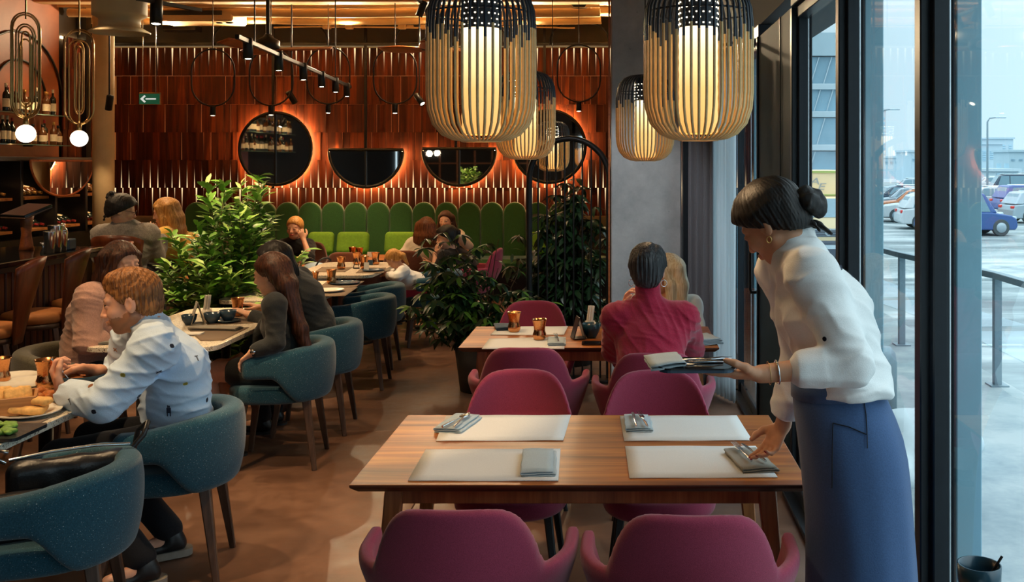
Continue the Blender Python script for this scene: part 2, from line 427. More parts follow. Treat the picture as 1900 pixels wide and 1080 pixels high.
        for _ in range(smooth_it):                      # one relaxing pass
            s = np.zeros_like(vert); c = np.zeros(N, np.float32)
            for a in range(4):
                np.add.at(s, q[:, a], vert[q[:, (a + 1) % 4]] + vert[q[:, a - 1]]); np.add.at(c, q[:, a], 2)
            vert = vert * 0.4 + 0.6 * s / np.maximum(c, 1)[:, None]
        me = bpy.data.meshes.new(name); M = len(q)
        me.vertices.add(N); me.vertices.foreach_set('co', vert.astype(np.float32).ravel())
        me.loops.add(4 * M); me.loops.foreach_set('vertex_index', q.astype(np.int32).ravel())
        me.polygons.add(M); me.polygons.foreach_set('loop_start', np.arange(0, 4 * M, 4, dtype=np.int32))
        for m in (mats if isinstance(mats, (list, tuple)) else [mats]): me.materials.append(MATS[m] if isinstance(m, str) else m)
        me.polygons.foreach_set('material_index', np.clip(vt[q[:, 0]], 0, len(me.materials) - 1).astype(np.int32)); me.polygons.foreach_set('use_smooth', np.ones(M, bool))
        me.update(calc_edges=True); me.validate(); return me
# ------------------------------------------------------------------ palette
wood('table_edge_wood', srgb(52, 24, 11), srgb(82, 40, 18), srgb(96, 50, 24), 0, 1.0, 0.45); wood('tabletop_wood', srgb(112, 58, 20), srgb(170, 98, 40), srgb(206, 134, 60), 0, 1.0, 0.40)  # edge wood darkened: shade on the tabletop's rim is put into the colour
wood('table_leg_wood', srgb(120, 70, 34), srgb(158, 98, 52), srgb(178, 116, 66), 2, 1.0, 0.42)
wood('plank_wood', srgb(50, 17, 7), srgb(84, 33, 13), srgb(118, 54, 20), 2, 0.9, 0.6, rand=1.0); MATS['plank_wood'].node_tree.nodes['Principled BSDF'].inputs['Specular IOR Level'].default_value = .2
wood('stool_wood', srgb(78, 34, 16), srgb(104, 50, 24), srgb(122, 62, 32), 2, 1.0, 0.35)
wood('leg_dark_wood', srgb(56, 40, 30), srgb(84, 62, 48), srgb(98, 74, 58), 2, 1.3, 0.4)
wood('fan_wood', srgb(140, 72, 36), srgb(176, 98, 52), None, 0, 1.0, 0.4)
wood('crate_wood', srgb(150, 96, 48), srgb(188, 128, 68), None, 0, 1.5, 0.5)
wood('bar_slat_wood', srgb(60, 28, 15), srgb(88, 44, 24), srgb(104, 54, 30), 2, 1.0, 0.45, rand=0.6)
fabric('pink_fabric', srgb(156, 58, 84), None, 0.9, 1500)
fabric('blue_fabric', srgb(36, 78, 94), (srgb(170, 186, 190), 260, 0.70), 0.92, 700, 0.3)
fabric('olive_fabric', srgb(84, 78, 60), (srgb(150, 140, 110), 260, 0.72), 0.92, 700, 0.3)
fabric('brown_fabric', srgb(104, 56, 34), None, 0.8, 500)
fabric('green_velvet', srgb(44, 92, 40), None, 0.85, 300, 0.15, 0.6)
fabric('seat_leather', srgb(196, 128, 74), None, 0.45, 60, 0.1, 0.0)
fabric('placemat_cloth', srgb(226, 226, 224), None, 0.9, 1300, 0.06, 0.1)
fabric('placemat_dark', srgb(122, 104, 86), None, 0.9, 1300, 0.15, 0.1)
fabric('napkin_cloth', srgb(176, 190, 196), None, 0.95, 1300, 0.12)
fabric('napkin_inside', srgb(60, 78, 94), None, 0.95, 1300, 0.12)
fabric('napkin_olive', srgb(150, 144, 130), None, 0.95, 1300, 0.12)
fabric('curtain_grey', srgb(112, 112, 116), None, 0.9, 800, 0.1)
metal('copper', srgb(214, 148, 96), 0.16, 0.12, 160, 0.25)
metal('steel', (0.72, 0.73, 0.75), 0.15)
metal('gold_metal', srgb(190, 150, 92), 0.28)
plain('black_metal', (0.012, 0.011, 0.010), 0.42, 0.3)
plain('black_gloss', (0.010, 0.010, 0.011), 0.08, 0.0)
plain('frame_black', (0.010, 0.013, 0.017), 0.36, 0.0, spec=.3)
plain('panel_teal', (0.020, 0.055, 0.075), 0.6, 0.0, 0.08, spec=.2)
plain('fin_grey', srgb(126, 168, 184), 0.45, 0.0, 0.05, 6)
plain('grey_paint', srgb(104, 98, 84), 0.85, 0.0, 0.06, 5)
plain('beige_paint', srgb(218, 178, 122), 0.7, 0.0, 0.06, 4)
plain('duct_beige', srgb(196, 172, 128), 0.55, 0.0, 0.05, 4)
plain('cream_plaster', srgb(206, 178, 132), 0.8, 0.0, 0.08, 6, 0.1)
plain('warm_wall', srgb(150, 82, 44), 0.55, 0.0, 0.15, 5)
plain('dark_wall', srgb(46, 40, 36), 0.8, 0.0, 0.1, 4)
plain('cabinet_black', (0.012, 0.010, 0.009), 0.35)
plain('ceramic_blue', srgb(52, 74, 92), 0.22, 0.0, 0.12, 30)
plain('ceramic_white', srgb(226, 220, 208), 0.2, 0.0, 0.04)
plain('ceramic_teal', srgb(30, 66, 82), 0.25, 0.0, 0.1)
plain('bread', srgb(226, 176, 104), 0.85, 0.0, 0.18, 60, 0.5)
plain('roast', srgb(182, 108, 52), 0.6, 0.0, 0.35, 70, 0.6)
plain('salad', srgb(110, 150, 58), 0.6, 0.0, 0.35, 70, 0.4)
plain('paper_white', srgb(232, 228, 218), 0.8, 0.0, 0.03)
plain('rubber', (0.02, 0.02, 0.022), 0.7)
plain('leather_black', (0.012, 0.012, 0.014), 0.35, 0.0, 0.2, 120, 0.3)
plain('bamboo', srgb(240, 200, 136), 0.5, 0.0, 0.12, 30)
plain('bamboo_black', srgb(44, 50, 60), 0.4, 0.0, 0.15, 30)
plain('leaf_green', srgb(98, 146, 52), 0.38, 0.0, 0.25, 14)
plain('leaf_light', srgb(150, 182, 96), 0.38, 0.0, 0.2, 14)
plain('leaf_dark', srgb(40, 70, 40), 0.34, 0.0, 0.3, 14)
plain('bark', srgb(88, 66, 44), 0.9, 0.0, 0.2, 40, 0.3)
plain('soil', srgb(52, 38, 28), 1.0, 0.0, 0.3, 60, 0.5)
plain('pot_dark', srgb(52, 46, 42), 0.6, 0.0, 0.1)
plain('bottle_dark', (0.010, 0.014, 0.010), 0.08)
plain('bottle_amber', (0.10, 0.035, 0.01), 0.1)
plain('label_cream', srgb(222, 206, 170), 0.7, 0.0, 0.08, 60)
plain('cap_red', srgb(140, 30, 34), 0.4)
plain('cap_gold', srgb(190, 150, 80), 0.35, 0.6)
plain('phone_black', (0.008, 0.008, 0.010), 0.06)
plain('bag_blue', srgb(160, 184, 208), 0.4, 0.0, 0.1, 20, 0.1)
plain('red_stripe', srgb(214, 70, 44), 0.6); plain('yellow_stripe', srgb(206, 206, 150), 0.6)
emit('led_warm', (1.0, 0.66, 0.30), 14.0)
emit('led_halo', (1.0, 0.55, 0.20), 100.0)
emit('spot_lens', (1.0, 0.86, 0.62), 14.0)
emit('globe_glow', (1.0, 0.90, 0.74), 5.0)
emit('lamp_glow', (1.0, 0.64, 0.25), 1.35)
emit('lamp_bulb', (1.0, 0.85, 0.60), 7.0)
emit('exit_green', srgb(28, 86, 58)[:3], 0.55); emit('exit_white', (0.85, 0.9, 0.86), 0.7)
emit('cove_glow', (1.0, 0.62, 0.28), 5.0)
def lamp_shade():
    # the bulb sits at the top of the paper tube: it glows brightest there
    g = MATS['lamp_glow']; t = g.node_tree; b = t.nodes['Principled BSDF']
    c = t.nodes.new('ShaderNodeTexCoord'); sp = t.nodes.new('ShaderNodeSeparateXYZ'); r = t.nodes.new('ShaderNodeValToRGB'); t.links.new(c.outputs['Object'], sp.inputs[0]); mr = t.nodes.new('ShaderNodeMapRange'); mr.inputs['From Max'].default_value = .34
    t.links.new(sp.outputs['Z'], mr.inputs[0]); t.links.new(mr.outputs[0], r.inputs[0]); e = r.color_ramp.elements; e[0].color = (.78, .40, .10, 1); e[1].color = (2.6, 2.0, 1.25, 1); e.new(.45); e[1].color = (.98, .60, .20, 1)
    e.new(.75); e[2].color = (1.5, 1.08, .55, 1); t.links.new(r.outputs[0], b.inputs['Emission Color']); b.inputs['Emission Strength'].default_value = 1.0
lamp_shade()
def backlight(name, top, bottom, s):
    # glowing board sheet: the LED wash's falloff is put into its emission colour
    g = NT(name); c = g.n('ShaderNodeTexCoord'); sp = g.n('ShaderNodeSeparateXYZ'); g.l(c, 'Object', sp, 0); mr = g.n('ShaderNodeMapRange'); mr.inputs['From Min'].default_value = -.195; mr.inputs['From Max'].default_value = .195; g.l(sp, 'Z', mr, 0)
    r = g.ramp(mr, 0, [(0.0, bottom), (.35, tuple(a * .5 + b * .12 for a, b in zip(bottom, top))), (.65, tuple(a * .12 + b * .5 for a, b in zip(bottom, top))), (1.0, top)]); g.b.inputs['Base Color'].default_value = (.5, .4, .3, 1); g.t.links.new(r.outputs[0], g.b.inputs['Emission Color']); g.b.inputs['Emission Strength'].default_value = s
backlight('diffuser_down', (1.0, .72, .38), (.10, .035, .008), 1.5); backlight('diffuser_up', (.10, .035, .008), (1.0, .72, .38), 1.5)
emit('diffuser_dim', (1.0, .42, .12), .12)  # faint glow put into the board behind the other rows
def mk():
    g = NT('mirror_glass'); g.set(Metallic=1.0, Roughness=0.02); g.b.inputs['Base Color'].default_value = (0.82, 0.80, 0.78, 1)
    g = NT('shelf_glass'); g.set(Roughness=0.05); g.b.inputs['Base Color'].default_value = (0.35, 0.55, 0.42, 1); g.b.inputs['Transmission Weight'].default_value = 0.6
    # window pane: clear, reflecting by the angle of view
    g = NT('window_glass'); t = g.t; t.nodes.remove(g.b)
    tr = g.n('ShaderNodeBsdfTransparent'); tr.inputs[0].default_value = (0.93, 0.97, 0.98, 1)
    gl = g.n('ShaderNodeBsdfGlossy'); gl.inputs['Roughness'].default_value = 0.02; gl.inputs[0].default_value = (0.9, 0.95, 1, 1)
    fr = g.n('ShaderNodeFresnel', IOR=1.45); mx = g.n('ShaderNodeMixShader'); out = t.nodes['Material Output']
    ge = g.n('ShaderNodeNewGeometry'); sb = g.n('ShaderNodeMath', operation='SUBTRACT'); sb.inputs[0].default_value = 1.0; g.l(ge, 'Backfacing', sb, 1)
    mu = g.n('ShaderNodeMath', operation='MULTIPLY'); g.l(fr, 0, mu, 0); g.l(sb, 0, mu, 1); g.l(mu, 0, mx, 0); g.l(tr, 0, mx, 1); g.l(gl, 0, mx, 2); g.l(mx, 0, out, 0)
    # polished brown concrete
    g = NT('floor_concrete'); g.b.inputs['Specular IOR Level'].default_value = 0.45
    mp = g.coords(kind='Object'); n1 = g.n('ShaderNodeTexNoise', Scale=1.3, Detail=7.0, Roughness=0.65); g.l(mp, 0, n1, 0)
    n2 = g.n('ShaderNodeTexNoise', Scale=9.0, Detail=6.0, Roughness=0.7); g.l(mp, 0, n2, 0)
    r = g.ramp(n1, 'Fac', [(0.3, srgb(88, 62, 48)), (0.5, srgb(116, 84, 66)), (0.72, srgb(140, 106, 86))])
    r2 = g.ramp(n2, 'Fac', [(0.35, (0.72, 0.70, 0.68)), (0.65, (1.05, 1.03, 1.0))]); mx = g.n('ShaderNodeMixRGB', blend_type='MULTIPLY'); mx.inputs[0].default_value = 0.8
    g.l(r, 0, mx, 1); g.l(r2, 0, mx, 2); g.base(mx)
    rr = g.ramp(n2, 'Fac', [(0.3, (0.28, 0.28, 0.28)), (0.7, (0.48, 0.48, 0.48))]); g.t.links.new(rr.outputs[0], g.b.inputs['Roughness'])
    # raw grey concrete
    g = NT('raw_concrete'); g.set(Roughness=0.8); mp = g.coords(); n1 = g.n('ShaderNodeTexNoise', Scale=3.0, Detail=8.0, Roughness=0.7); g.l(mp, 0, n1, 0)
    v = g.n('ShaderNodeTexVoronoi', Scale=9.0); g.l(mp, 0, v, 0)
    r = g.ramp(n1, 'Fac', [(0.3, srgb(160, 164, 164)), (0.7, srgb(200, 202, 200))]); k = g.ramp(v, 'Distance', [(0.03, (0.45, 0.5, 0.55)), (0.07, (1, 1, 1))])
    mx = g.n('ShaderNodeMixRGB', blend_type='MULTIPLY'); mx.inputs[0].default_value = 0.6; g.l(r, 0, mx, 1); g.l(k, 0, mx, 2); g.base(mx); g.bump(n1, 'Fac', 0.3, 0.01)
    # terrazzo
    g = NT('terrazzo'); g.set(Roughness=0.3); mp = g.coords(); v = g.n('ShaderNodeTexVoronoi', Scale=190.0); g.l(mp, 0, v, 0)
    n = g.n('ShaderNodeTexNoise', Scale=70.0, Detail=2.0); g.l(mp, 0, n, 0)
    sep = g.n('ShaderNodeSeparateColor'); g.l(v, 'Color', sep, 0)
    r = g.ramp(sep, 0, [(0.0, srgb(226, 214, 194)), (0.55, srgb(214, 204, 186)), (0.84, srgb(170, 146, 120)), (0.94, srgb(84, 78, 74))]); r.color_ramp.interpolation = 'CONSTANT'; g.base(r)
    # snow and trodden ground
    g = NT('snow_ground'); g.set(Roughness=0.8); mp = g.coords(); n1 = g.n('ShaderNodeTexNoise', Scale=0.5, Detail=8.0, Roughness=0.7); g.l(mp, 0, n1, 0)
    g.base(g.ramp(n1, 'Fac', [(0.38, srgb(118, 134, 140)), (0.5, srgb(156, 168, 172)), (0.6, srgb(186, 192, 192))]))
    g = NT('road_slush'); g.set(Roughness=0.6); mp = g.coords((0.25, 1.0, 1.0)); n1 = g.n('ShaderNodeTexNoise', Scale=0.7, Detail=7.0, Roughness=0.65); g.l(mp, 0, n1, 0)
    g.base(g.ramp(n1, 'Fac', [(0.36, srgb(84, 98, 104)), (0.5, srgb(124, 138, 142)), (0.64, srgb(178, 186, 188))]))
    # sheer curtain
    g = NT('sheer_cloth'); g.set(Roughness=0.9, Transmission_Weight=0.0); g.b.inputs['Base Color'].default_value = (0.80, 0.86, 0.90, 1); t = g.t
    tl = g.n('ShaderNodeBsdfTranslucent'); tl.inputs[0].default_value = (0.9, 0.94, 0.96, 1); mx = g.n('ShaderNodeMixShader'); mx.inputs[0].default_value = 0.7
    t.links.new(g.b.outputs[0], mx.inputs[1]); t.links.new(tl.outputs[0], mx.inputs[2]); t.links.new(mx.outputs[0], t.nodes['Material Output'].inputs[0])
mk()
# ------------------------------------------------------------------ the room
XL, XR, YB, YF, ZC = -7.05, 0.90, 14.0, -4.0, 3.77      # left wall, window wall, back wall, wall behind, ceiling
def struct(name, mats, mb, parent=None):
    o = mb.obj(name, mats, parent)
    if parent is None: o['kind'] = 'structure'
    return o
floor = struct('floor', ['pot_dark'], MB().box(((XL + XR) / 2, (YB + YF) / 2 , -0.08), (XR - XL + 0.5, YB - YF + 0.4, 0.10)))
xs = [XL - 0.2, -4.1, -1.05, XR + 0.06]; ys = [YF - 0.1, -1.0, 3.2, 6.55, 10.5, YB + 0.1]
for i in range(3):
    for j in range(5):
        g = 0.004
        MB().box(((xs[i] + xs[i + 1]) / 2, (ys[j] + ys[j + 1]) / 2, -0.015), (xs[i + 1] - xs[i] - g, ys[j + 1] - ys[j] - g, 0.03), ch=0.002).obj('slab', 'floor_concrete', floor)
ceiling = struct('ceiling', ['beige_paint'], MB().box(((XL + XR) / 2, (YB + YF) / 2, ZC + 0.1), (XR - XL + 0.5, YB - YF + 0.5, 0.2)))
for y, z, r in ((13.75, 3.65, .035), (13.55, 3.67, .022), (13.35, 3.61, .05), (13.1, 3.67, .03), (12.8, 3.63, .055), (12.55, 3.68, .02)):
    pts = [(XL + 0.05 + i * 0.75, y, z + (0.012 if i % 3 == 0 else 0)) for i in range(10)]
    MB().tube(pts, r, 8).obj('pipe', 'beige_paint', ceiling)
for y in (13.2, 12.2, 9.0, 6.0, 3.0, 0.0, -3.0):
    MB().box(((XL + XR) / 2, y, ZC - 0.05), (XR - XL, 0.22, 0.1), ch=.01).obj('beam', 'beige_paint', ceiling)
for x in (-3.9, -3.6, -2.9, -2.6):
    b = MB().box((x, 13.42, 3.55), (0.10, 0.08, 0.07), ch=.01).box((x + .11, 13.42, 3.55), (0.09, 0.05, 0.035), ch=.006); b.obj('junction_box', 'beige_paint', ceiling)
MB().tube([(-4.6, 13.40, 3.535), (-4.0, 13.42, 3.55), (-2.5, 13.41, 3.53), (-1.6, 13.4, 3.55), (-0.6, 13.42, 3.53)], 0.012, 6).obj('cable', 'beige_paint', ceiling)

# back wall: grey band above, planks hung proud of a board with painted glow below
wall_back = struct('wall_back', ['grey_paint', 'cream_plaster'], MB().box(((XL + XR) / 2 - .15, YB + 0.15, ZC / 2), (XR - XL + 0.8, 0.1, ZC), 0))
MB().box(((XL + XR) / 2, YB + 0.09, 1.7), (XR - XL + 0.3, 0.02, 3.3)).obj('backing_board', 'cream_plaster', wall_back)
MB().box(((XL + XR) / 2, YB - 0.02, 3.37), (XR - XL + 0.3, 0.20, 0.045), ch=.004).obj('top_rail', 'black_metal', wall_back)
rows = [3.335, 2.935, 2.545, 2.155, 1.772, 1.39, 1.0]       # plank row edges
for r, m in ((0, 'diffuser_down'), (1, 'diffuser_dim'), (2, 'diffuser_dim'), (3, 'diffuser_dim'), (4, 'diffuser_up'), (5, 'diffuser_down')):
    MB().box((0, 0, 0), (XR - XL + .2, 0.012, 0.39)).obj('light_panel', m, wall_back, ((XL + XR) / 2, YB + 0.05, (rows[r] + rows[r + 1]) / 2))
PW = 0.1012
def plank_mesh(wt, wb, name):
    hw_t, hw_b, hh, th, c = wt / 2, wb / 2, 0.1945, 0.022, 0.003
    v = []
    for y, i in ((0, c), (th, 0)):
        v += [(-hw_b + i, -y, -hh + i), (hw_b - i, -y, -hh + i), (hw_t - i, -y, hh - i), (-hw_t + i, -y, hh - i)]
    mb = MB().add(v, [(3, 2, 1, 0)[::-1], (4, 5, 6, 7), (0, 1, 5, 4), (1, 2, 6, 5), (2, 3, 7, 6), (3, 0, 4, 7)])
    return mb.mesh(name, 'plank_wood')
pm = {'full': plank_mesh(PW - .002, PW - .002, 'plank_full'), 'narrow_top': plank_mesh(PW - .017, PW - .001, 'plank_narrow_top'), 'narrow_foot': plank_mesh(PW - .001, PW - .017, 'plank_narrow_foot'),
      'slim': plank_mesh(PW - .008, PW - .008, 'plank_slim')}
cand = []
for r in range(6):
    zc = (rows[r] + rows[r + 1]) / 2
    for i in range(76):
        x = XL + 0.09 + i * PW + (0.03 if r % 2 else 0)
        if x > 0.55: continue
        kind = {0: 'narrow_top', 4: 'narrow_foot', 5: 'narrow_top'}.get(r, 'full')
        if r in (1, 2, 3) and rng.random() < 0.12: kind = 'slim'
        px = x / YB * F + VX; py = VY - (zc - HC) / YB * F
        hid = px > 1140 or (r == 5) or px < 215 or (820 < px < 990 and py < 240)
        cand.append((hid, rng.random(), x, zc, kind, rng.uniform(0.0, 0.035), rng.uniform(-.012, .012)))
cand.sort(key=lambda c: (c[0], c[1]))
rest = MB()
for n, (hid, _, x, zc, kind, dy, tilt) in enumerate(cand):
    me = pm[kind]
    if n < 300: link('plank', me, wall_back, (x, YB + 0.0 - dy, zc), (tilt * 1.5, 0, tilt * .3))
    else: rest.add([Vector(v.co) + Vector((x, YB - dy, zc)) for v in me.vertices], [tuple(p.vertices) for p in me.polygons])
o = rest.obj('planks_beyond', 'plank_wood', wall_back); o['kind'] = 'stuff'
MB().box(((XL + XR) / 2, YB - 0.02, 0.42), (XR - XL, 0.06, 0.84)).obj('dado', 'dark_wall', wall_back)
for px, z0, z1 in ((505, 1.38, 3.75), (677, 1.9, 3.75), (1010, 2.2, 3.75), (845, 1.9, 3.35)):
    MB().box(((px - VX) / F * 13.86, 13.90, (z0 + z1) / 2), (0.035, 0.03, z1 - z0)).obj('post', 'black_metal', wall_back)
for x0, x1 in ((395, 608), (733, 940), (1020, 1130)):       # thin arched rods on the band
    a, b = (x0 - VX) / F * 13.85, (x1 - VX) / F * 13.85; z0, z1 = 3.36, 3.65; r = .26
    pts = [(a, 13.85, z0)] + [(a + r - r * math.cos(t), 13.85, z1 - r + r * math.sin(t) ) for t in np.linspace(0, PI / 2, 7)] + [(b - r + r * math.sin(t), 13.85, z1 - r + r * math.cos(t)) for t in np.linspace(0, PI / 2, 7)] + [(b, 13.85, z0)]
    MB().tube(pts, 0.012, 6).obj('arched_rod', 'black_metal', wall_back)

# left wall, with slats near the corner and a warm panel over the bar shelves
wall_left = struct('wall_left', ['dark_wall'], MB().box((XL - 0.08, (YB + YF) / 2, ZC / 2), (0.12, YB - YF + .3, ZC)))
MB().box((XL + 0.0, 10.6, 2.65), (0.02, 4.1, 2.2)).obj('warm_panel', 'warm_wall', wall_left)
for i in range(12):
    y = 12.72 + i * 0.1
    for r in range(4): link('plank', pm['narrow_top' if r == 0 else 'full'], wall_left, (XL + 0.03 + rng.uniform(0, .02), y, (rows[r] + rows[r + 1]) / 2), (0, 0, PI / 2))
MB().box((XL + 0.0, 13.3, 3.32), (0.012, 1.2, 0.03)).obj('light_strip', 'led_warm', wall_left)
MB().box((XL + 0.06, 13.15, 1.88), (0.12, 0.12, 3.76)).obj('post', 'cabinet_black', wall_left)
for r_ in (0.9, 1.5):
    pts = [(XL + 0.03, 11.8 + r_ * math.cos(t) * .6, 2.45 + r_ * math.sin(t) * .55) for t in np.linspace(0, PI, 18)]
    MB().tube(pts, 0.014, 6).obj('arched_rod', 'black_metal', wall_left)
wall_rear = struct('wall_rear', ['dark_wall'], MB().box((-4.2, YF - 0.1, ZC / 2), (5.6, 0.12, ZC)).box((-.2, YF - .1, 3.2), (2.6, .12, 1.14)))
wr = struct('window_20', ['frame_black'], MB().box((-.2, YF - .1, .05), (2.4, .12, .1), ch=.004).box((-.2, YF - .1, 2.6), (2.4, .12, .1), ch=.004).box((-1.36, YF - .1, 1.3), (.08, .12, 2.6), ch=.004).box((-.25, YF - .1, 1.3), (.08, .12, 2.6), ch=.004).box((.88, YF - .1, 1.3), (.08, .12, 2.6), ch=.004))  # unseen window added behind the camera for more frontal daylight
MB().box((-.2, YF - .1, 1.3), (2.3, .012, 2.5)).obj('pane', 'window_glass', wr)
for i in range(9):
    MB().box((-6.2 + i * .55, YF, 1.6), (0.05, 0.06, 2.6)).obj('frame_bar', 'fan_wood', wall_rear)
for i in range(5):
    MB().box((-4.0, YF, .5 + i * .6), (4.5, 0.06, 0.04)).obj('frame_bar', 'fan_wood', wall_rear)

# round plastered column and raw concrete pillar
o = struct('column_round', ['cream_plaster'], MB().lathe([(0.118, 0), (0.118, 3.76)], P(192, 300, 11.9) - Vector((0, 0, HC)), 28))
o = struct('pillar_concrete', ['raw_concrete', 'fan_wood'], MB().box((0.207, 8.2, 1.88), (0.558, 0.6, 3.77), ch=.012))
MB().box((-0.083, 7.888, 1.88), (0.014, 0.02, 3.75)).obj('edge_strip', 'fan_wood', o)

# window wall: bays 1.03 m apart, a solid panel bay and a glazed door
HEAD = 2.56
wall_right = struct('wall_right', ['dark_wall', 'frame_black'], MB().box((1.03, (YB + YF) / 2, (HEAD + 0.08 + ZC) / 2), (0.24, YB - YF, ZC - HEAD - .08), 0)
    .box((1.03, 12.0, 1.3), (0.24, 4.4, 2.7), 0).box((1.03, -3.4, 1.3), (0.24, 1.5, 2.7), 0))
mull = [-2.62, -1.49, -0.36, 0.766, 1.893, 3.02, 4.147, 5.274, 6.46, 7.58, 8.7, 9.8]
def mullion(y, n):
    o = struct('trim_%d' % n, ['frame_black'], MB().box((0.928, y + .03, HEAD / 2), (0.056, 0.06, HEAD), ch=.004).box((0.972, y + .035, HEAD / 2), (0.03, 0.045, HEAD), ch=.004)
               .box((0.992, y + .03, HEAD / 2), (0.014, 0.06, HEAD), ch=.003).box((1.003, y + .025, HEAD / 2), (0.008, 0.05, HEAD), ch=.001))
    if abs(y - 5.274) > .01: MB().box((1.047, y + .03, HEAD / 2), (0.078, 0.06, HEAD), ch=.004).obj('outer_fin', 'fin_grey', o)
    MB().box((0.987, y - 0.004, HEAD / 2), (0.004, 0.01, HEAD)).obj('gasket', 'steel', o)
for n, y in enumerate(mull): mullion(y, n + 1)
wn = 0
for n in range(len(mull) - 1):
    y0, y1 = mull[n] + 0.055, mull[n + 1] + 0.005; yc, L = (y0 + y1) / 2, y1 - y0
    if abs(mull[n] - 5.274) < .01:
        o = struct('wall_panel', ['panel_teal'], MB().box((0.93, yc, HEAD / 2), (0.06, L, HEAD), ch=.003)); 
        MB().box((0.898, 5.65, HEAD / 2), (0.006, 0.012, HEAD)).obj('seam', 'frame_black', o); continue
    if n == 0: continue
    door = abs(mull[n] - 6.46) < .01
    wn += 1; gx = -.043 if door else 0.0
    o = struct('door_1' if door else 'window_%d' % wn, ['frame_black'], MB().box((0.96, yc, 0.05), (0.11, L, 0.10), ch=.006).box((0.94, yc, 0.015), (0.18, L, 0.03), ch=.004).box((0.96, yc, HEAD + 0.04), (0.13, L, 0.08), ch=.004)
        .box((0.96, yc, HEAD - 0.03), (0.07, L, 0.06), ch=.004).box((0.955 + gx, y0 + .018, HEAD / 2), (0.05, 0.036, HEAD), ch=.004).box((0.955 + gx, y1 - .018, HEAD / 2), (0.05, 0.036, HEAD), ch=.004))
    MB().box((0.958 + gx, yc, HEAD / 2 + .02), (0.012, L - .06, HEAD - .14)).obj('pane', 'window_glass', o)
    if door:
        h = MB().tube([(0.926, 6.56, 1.17), (0.855, 6.56, 1.17), (0.85, 6.56, 1.15), (0.85, 6.56, 0.92), (0.855, 6.56, 0.90), (0.926, 6.56, 0.90)], 0.011, 8).box((0.926, 6.56, 0.88), (0.02, 0.035, 0.16), ch=.004); h.obj('handle', 'black_metal', o)
MB().box((0.88, 1.5, 0.008), (0.03, 9, 0.016)).obj('baseboard_right', 'frame_black')['kind'] = 'structure'

# curtains beside the window: heavy grey and sheer
def curtain(name, label, mat, x0, y0, x1, y1, z0, z1, folds, amp):
    d = Vector((x1 - x0, y1 - y0, 0)); nrm = Vector((-d.y, d.x, 0)).normalized()
    def f(u, v):
        a = amp * (1 - 0.15 * v) * (math.sin(u * folds * 2 * PI) + 0.35 * math.sin(u * folds * 4.3 * PI + v * 2))
        return Vector((x0, y0, z0 + (z1 - z0) * v)) + d * u + nrm * a
    mb = MB().grid(f, folds * 12, 10)
    o = mb.obj(name, mat); s = o.modifiers.new('thickness', 'SOLIDIFY'); s.thickness = 0.003; tag(o, label, 'curtain'); return o
curtain('curtain', 'heavy grey curtain gathered between concrete pillar and sheer drape', 'curtain_grey', 0.52, 7.72, 0.70, 7.50, 0.02, 2.58, 4, 0.022)
curtain('curtain', 'pale sheer drape hanging against the glazed door', 'sheer_cloth', 0.70, 7.60, 0.83, 7.22, 0.02, 2.58, 6, 0.016)
o = MB().tube([(0.48, 7.76, 2.59), (0.87, 7.0, 2.59)], 0.012, 8).obj('curtain_rail', 'black_metal'); tag(o, 'black rail carrying the two curtains above the door', 'rail')
o = MB().box((0.53, 7.86, 1.30), (0.08, 0.16, 2.6), ch=.004).obj('trim_20', 'frame_black'); o['kind'] = 'structure'
# ------------------------------------------------------------------ outside: terrace, rail, street, cars, buildings
plain('car_white', srgb(201, 208, 212), 0.25, 0.0, 0.03); plain('car_silver', srgb(160, 176, 186), 0.25, 0.3, 0.03); plain('car_blue', srgb(62, 92, 150), 0.22, 0.1, 0.05)
plain('car_dark', srgb(60, 76, 92), 0.25, 0.2, 0.05); plain('car_orange', srgb(196, 124, 84), 0.25, 0.0, 0.05); plain('car_violet', srgb(86, 102, 158), 0.25, 0.0, 0.05)
plain('car_window', srgb(108, 140, 154), 0.08); plain('tail_red', srgb(214, 52, 48), 0.3); plain('tyre', (0.06, 0.08, 0.09), 0.8)
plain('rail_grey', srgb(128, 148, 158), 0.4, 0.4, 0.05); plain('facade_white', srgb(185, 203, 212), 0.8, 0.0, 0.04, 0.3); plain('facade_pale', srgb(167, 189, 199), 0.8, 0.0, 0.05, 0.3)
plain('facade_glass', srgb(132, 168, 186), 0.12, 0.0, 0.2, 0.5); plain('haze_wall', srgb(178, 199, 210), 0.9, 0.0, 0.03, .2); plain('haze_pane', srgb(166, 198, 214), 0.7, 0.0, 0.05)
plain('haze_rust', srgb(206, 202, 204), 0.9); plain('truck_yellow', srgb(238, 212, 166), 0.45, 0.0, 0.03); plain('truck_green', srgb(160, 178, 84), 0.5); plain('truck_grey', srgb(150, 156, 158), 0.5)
plain('ice_glass', srgb(150, 190, 204), 0.1)
GZ = -1.15
o = MB().box((2.09, 5.0, -0.08), (1.96, 24, 0.16), ch=.01).obj('terrace_ground', 'snow_ground'); o['kind'] = 'structure'
o = MB().box((-1.0, -9.2, -0.08), (8.2, 10, 0.16)).obj('terrace_ground', 'snow_ground'); o['kind'] = 'structure'
MB().box((3.1, 5.0, -0.62), (0.08, 24, 1.1)).obj('terrace_edge_wall', 'facade_pale')['kind'] = 'structure'
o = MB().box((60, 62, GZ - .05), (150, 160, 0.1)).obj('street_ground', 'road_slush'); o['kind'] = 'structure'
MB().box((13, 26.2, GZ + .03), (30, 3.4, 0.10), ch=.02).obj('verge', 'snow_ground', o)
for i in range(6): MB().box((4.3 + i * 1.6 , 15 + i * .9, GZ + .004), (0.9, 0.12, 0.012)).obj('lane_marking', 'facade_white', o)
o = MB().box((1.62, 12.2, 3.22), (1.04, 8.6, 0.2), ch=.01).obj('canopy_roof', 'panel_teal'); o['kind'] = 'structure'
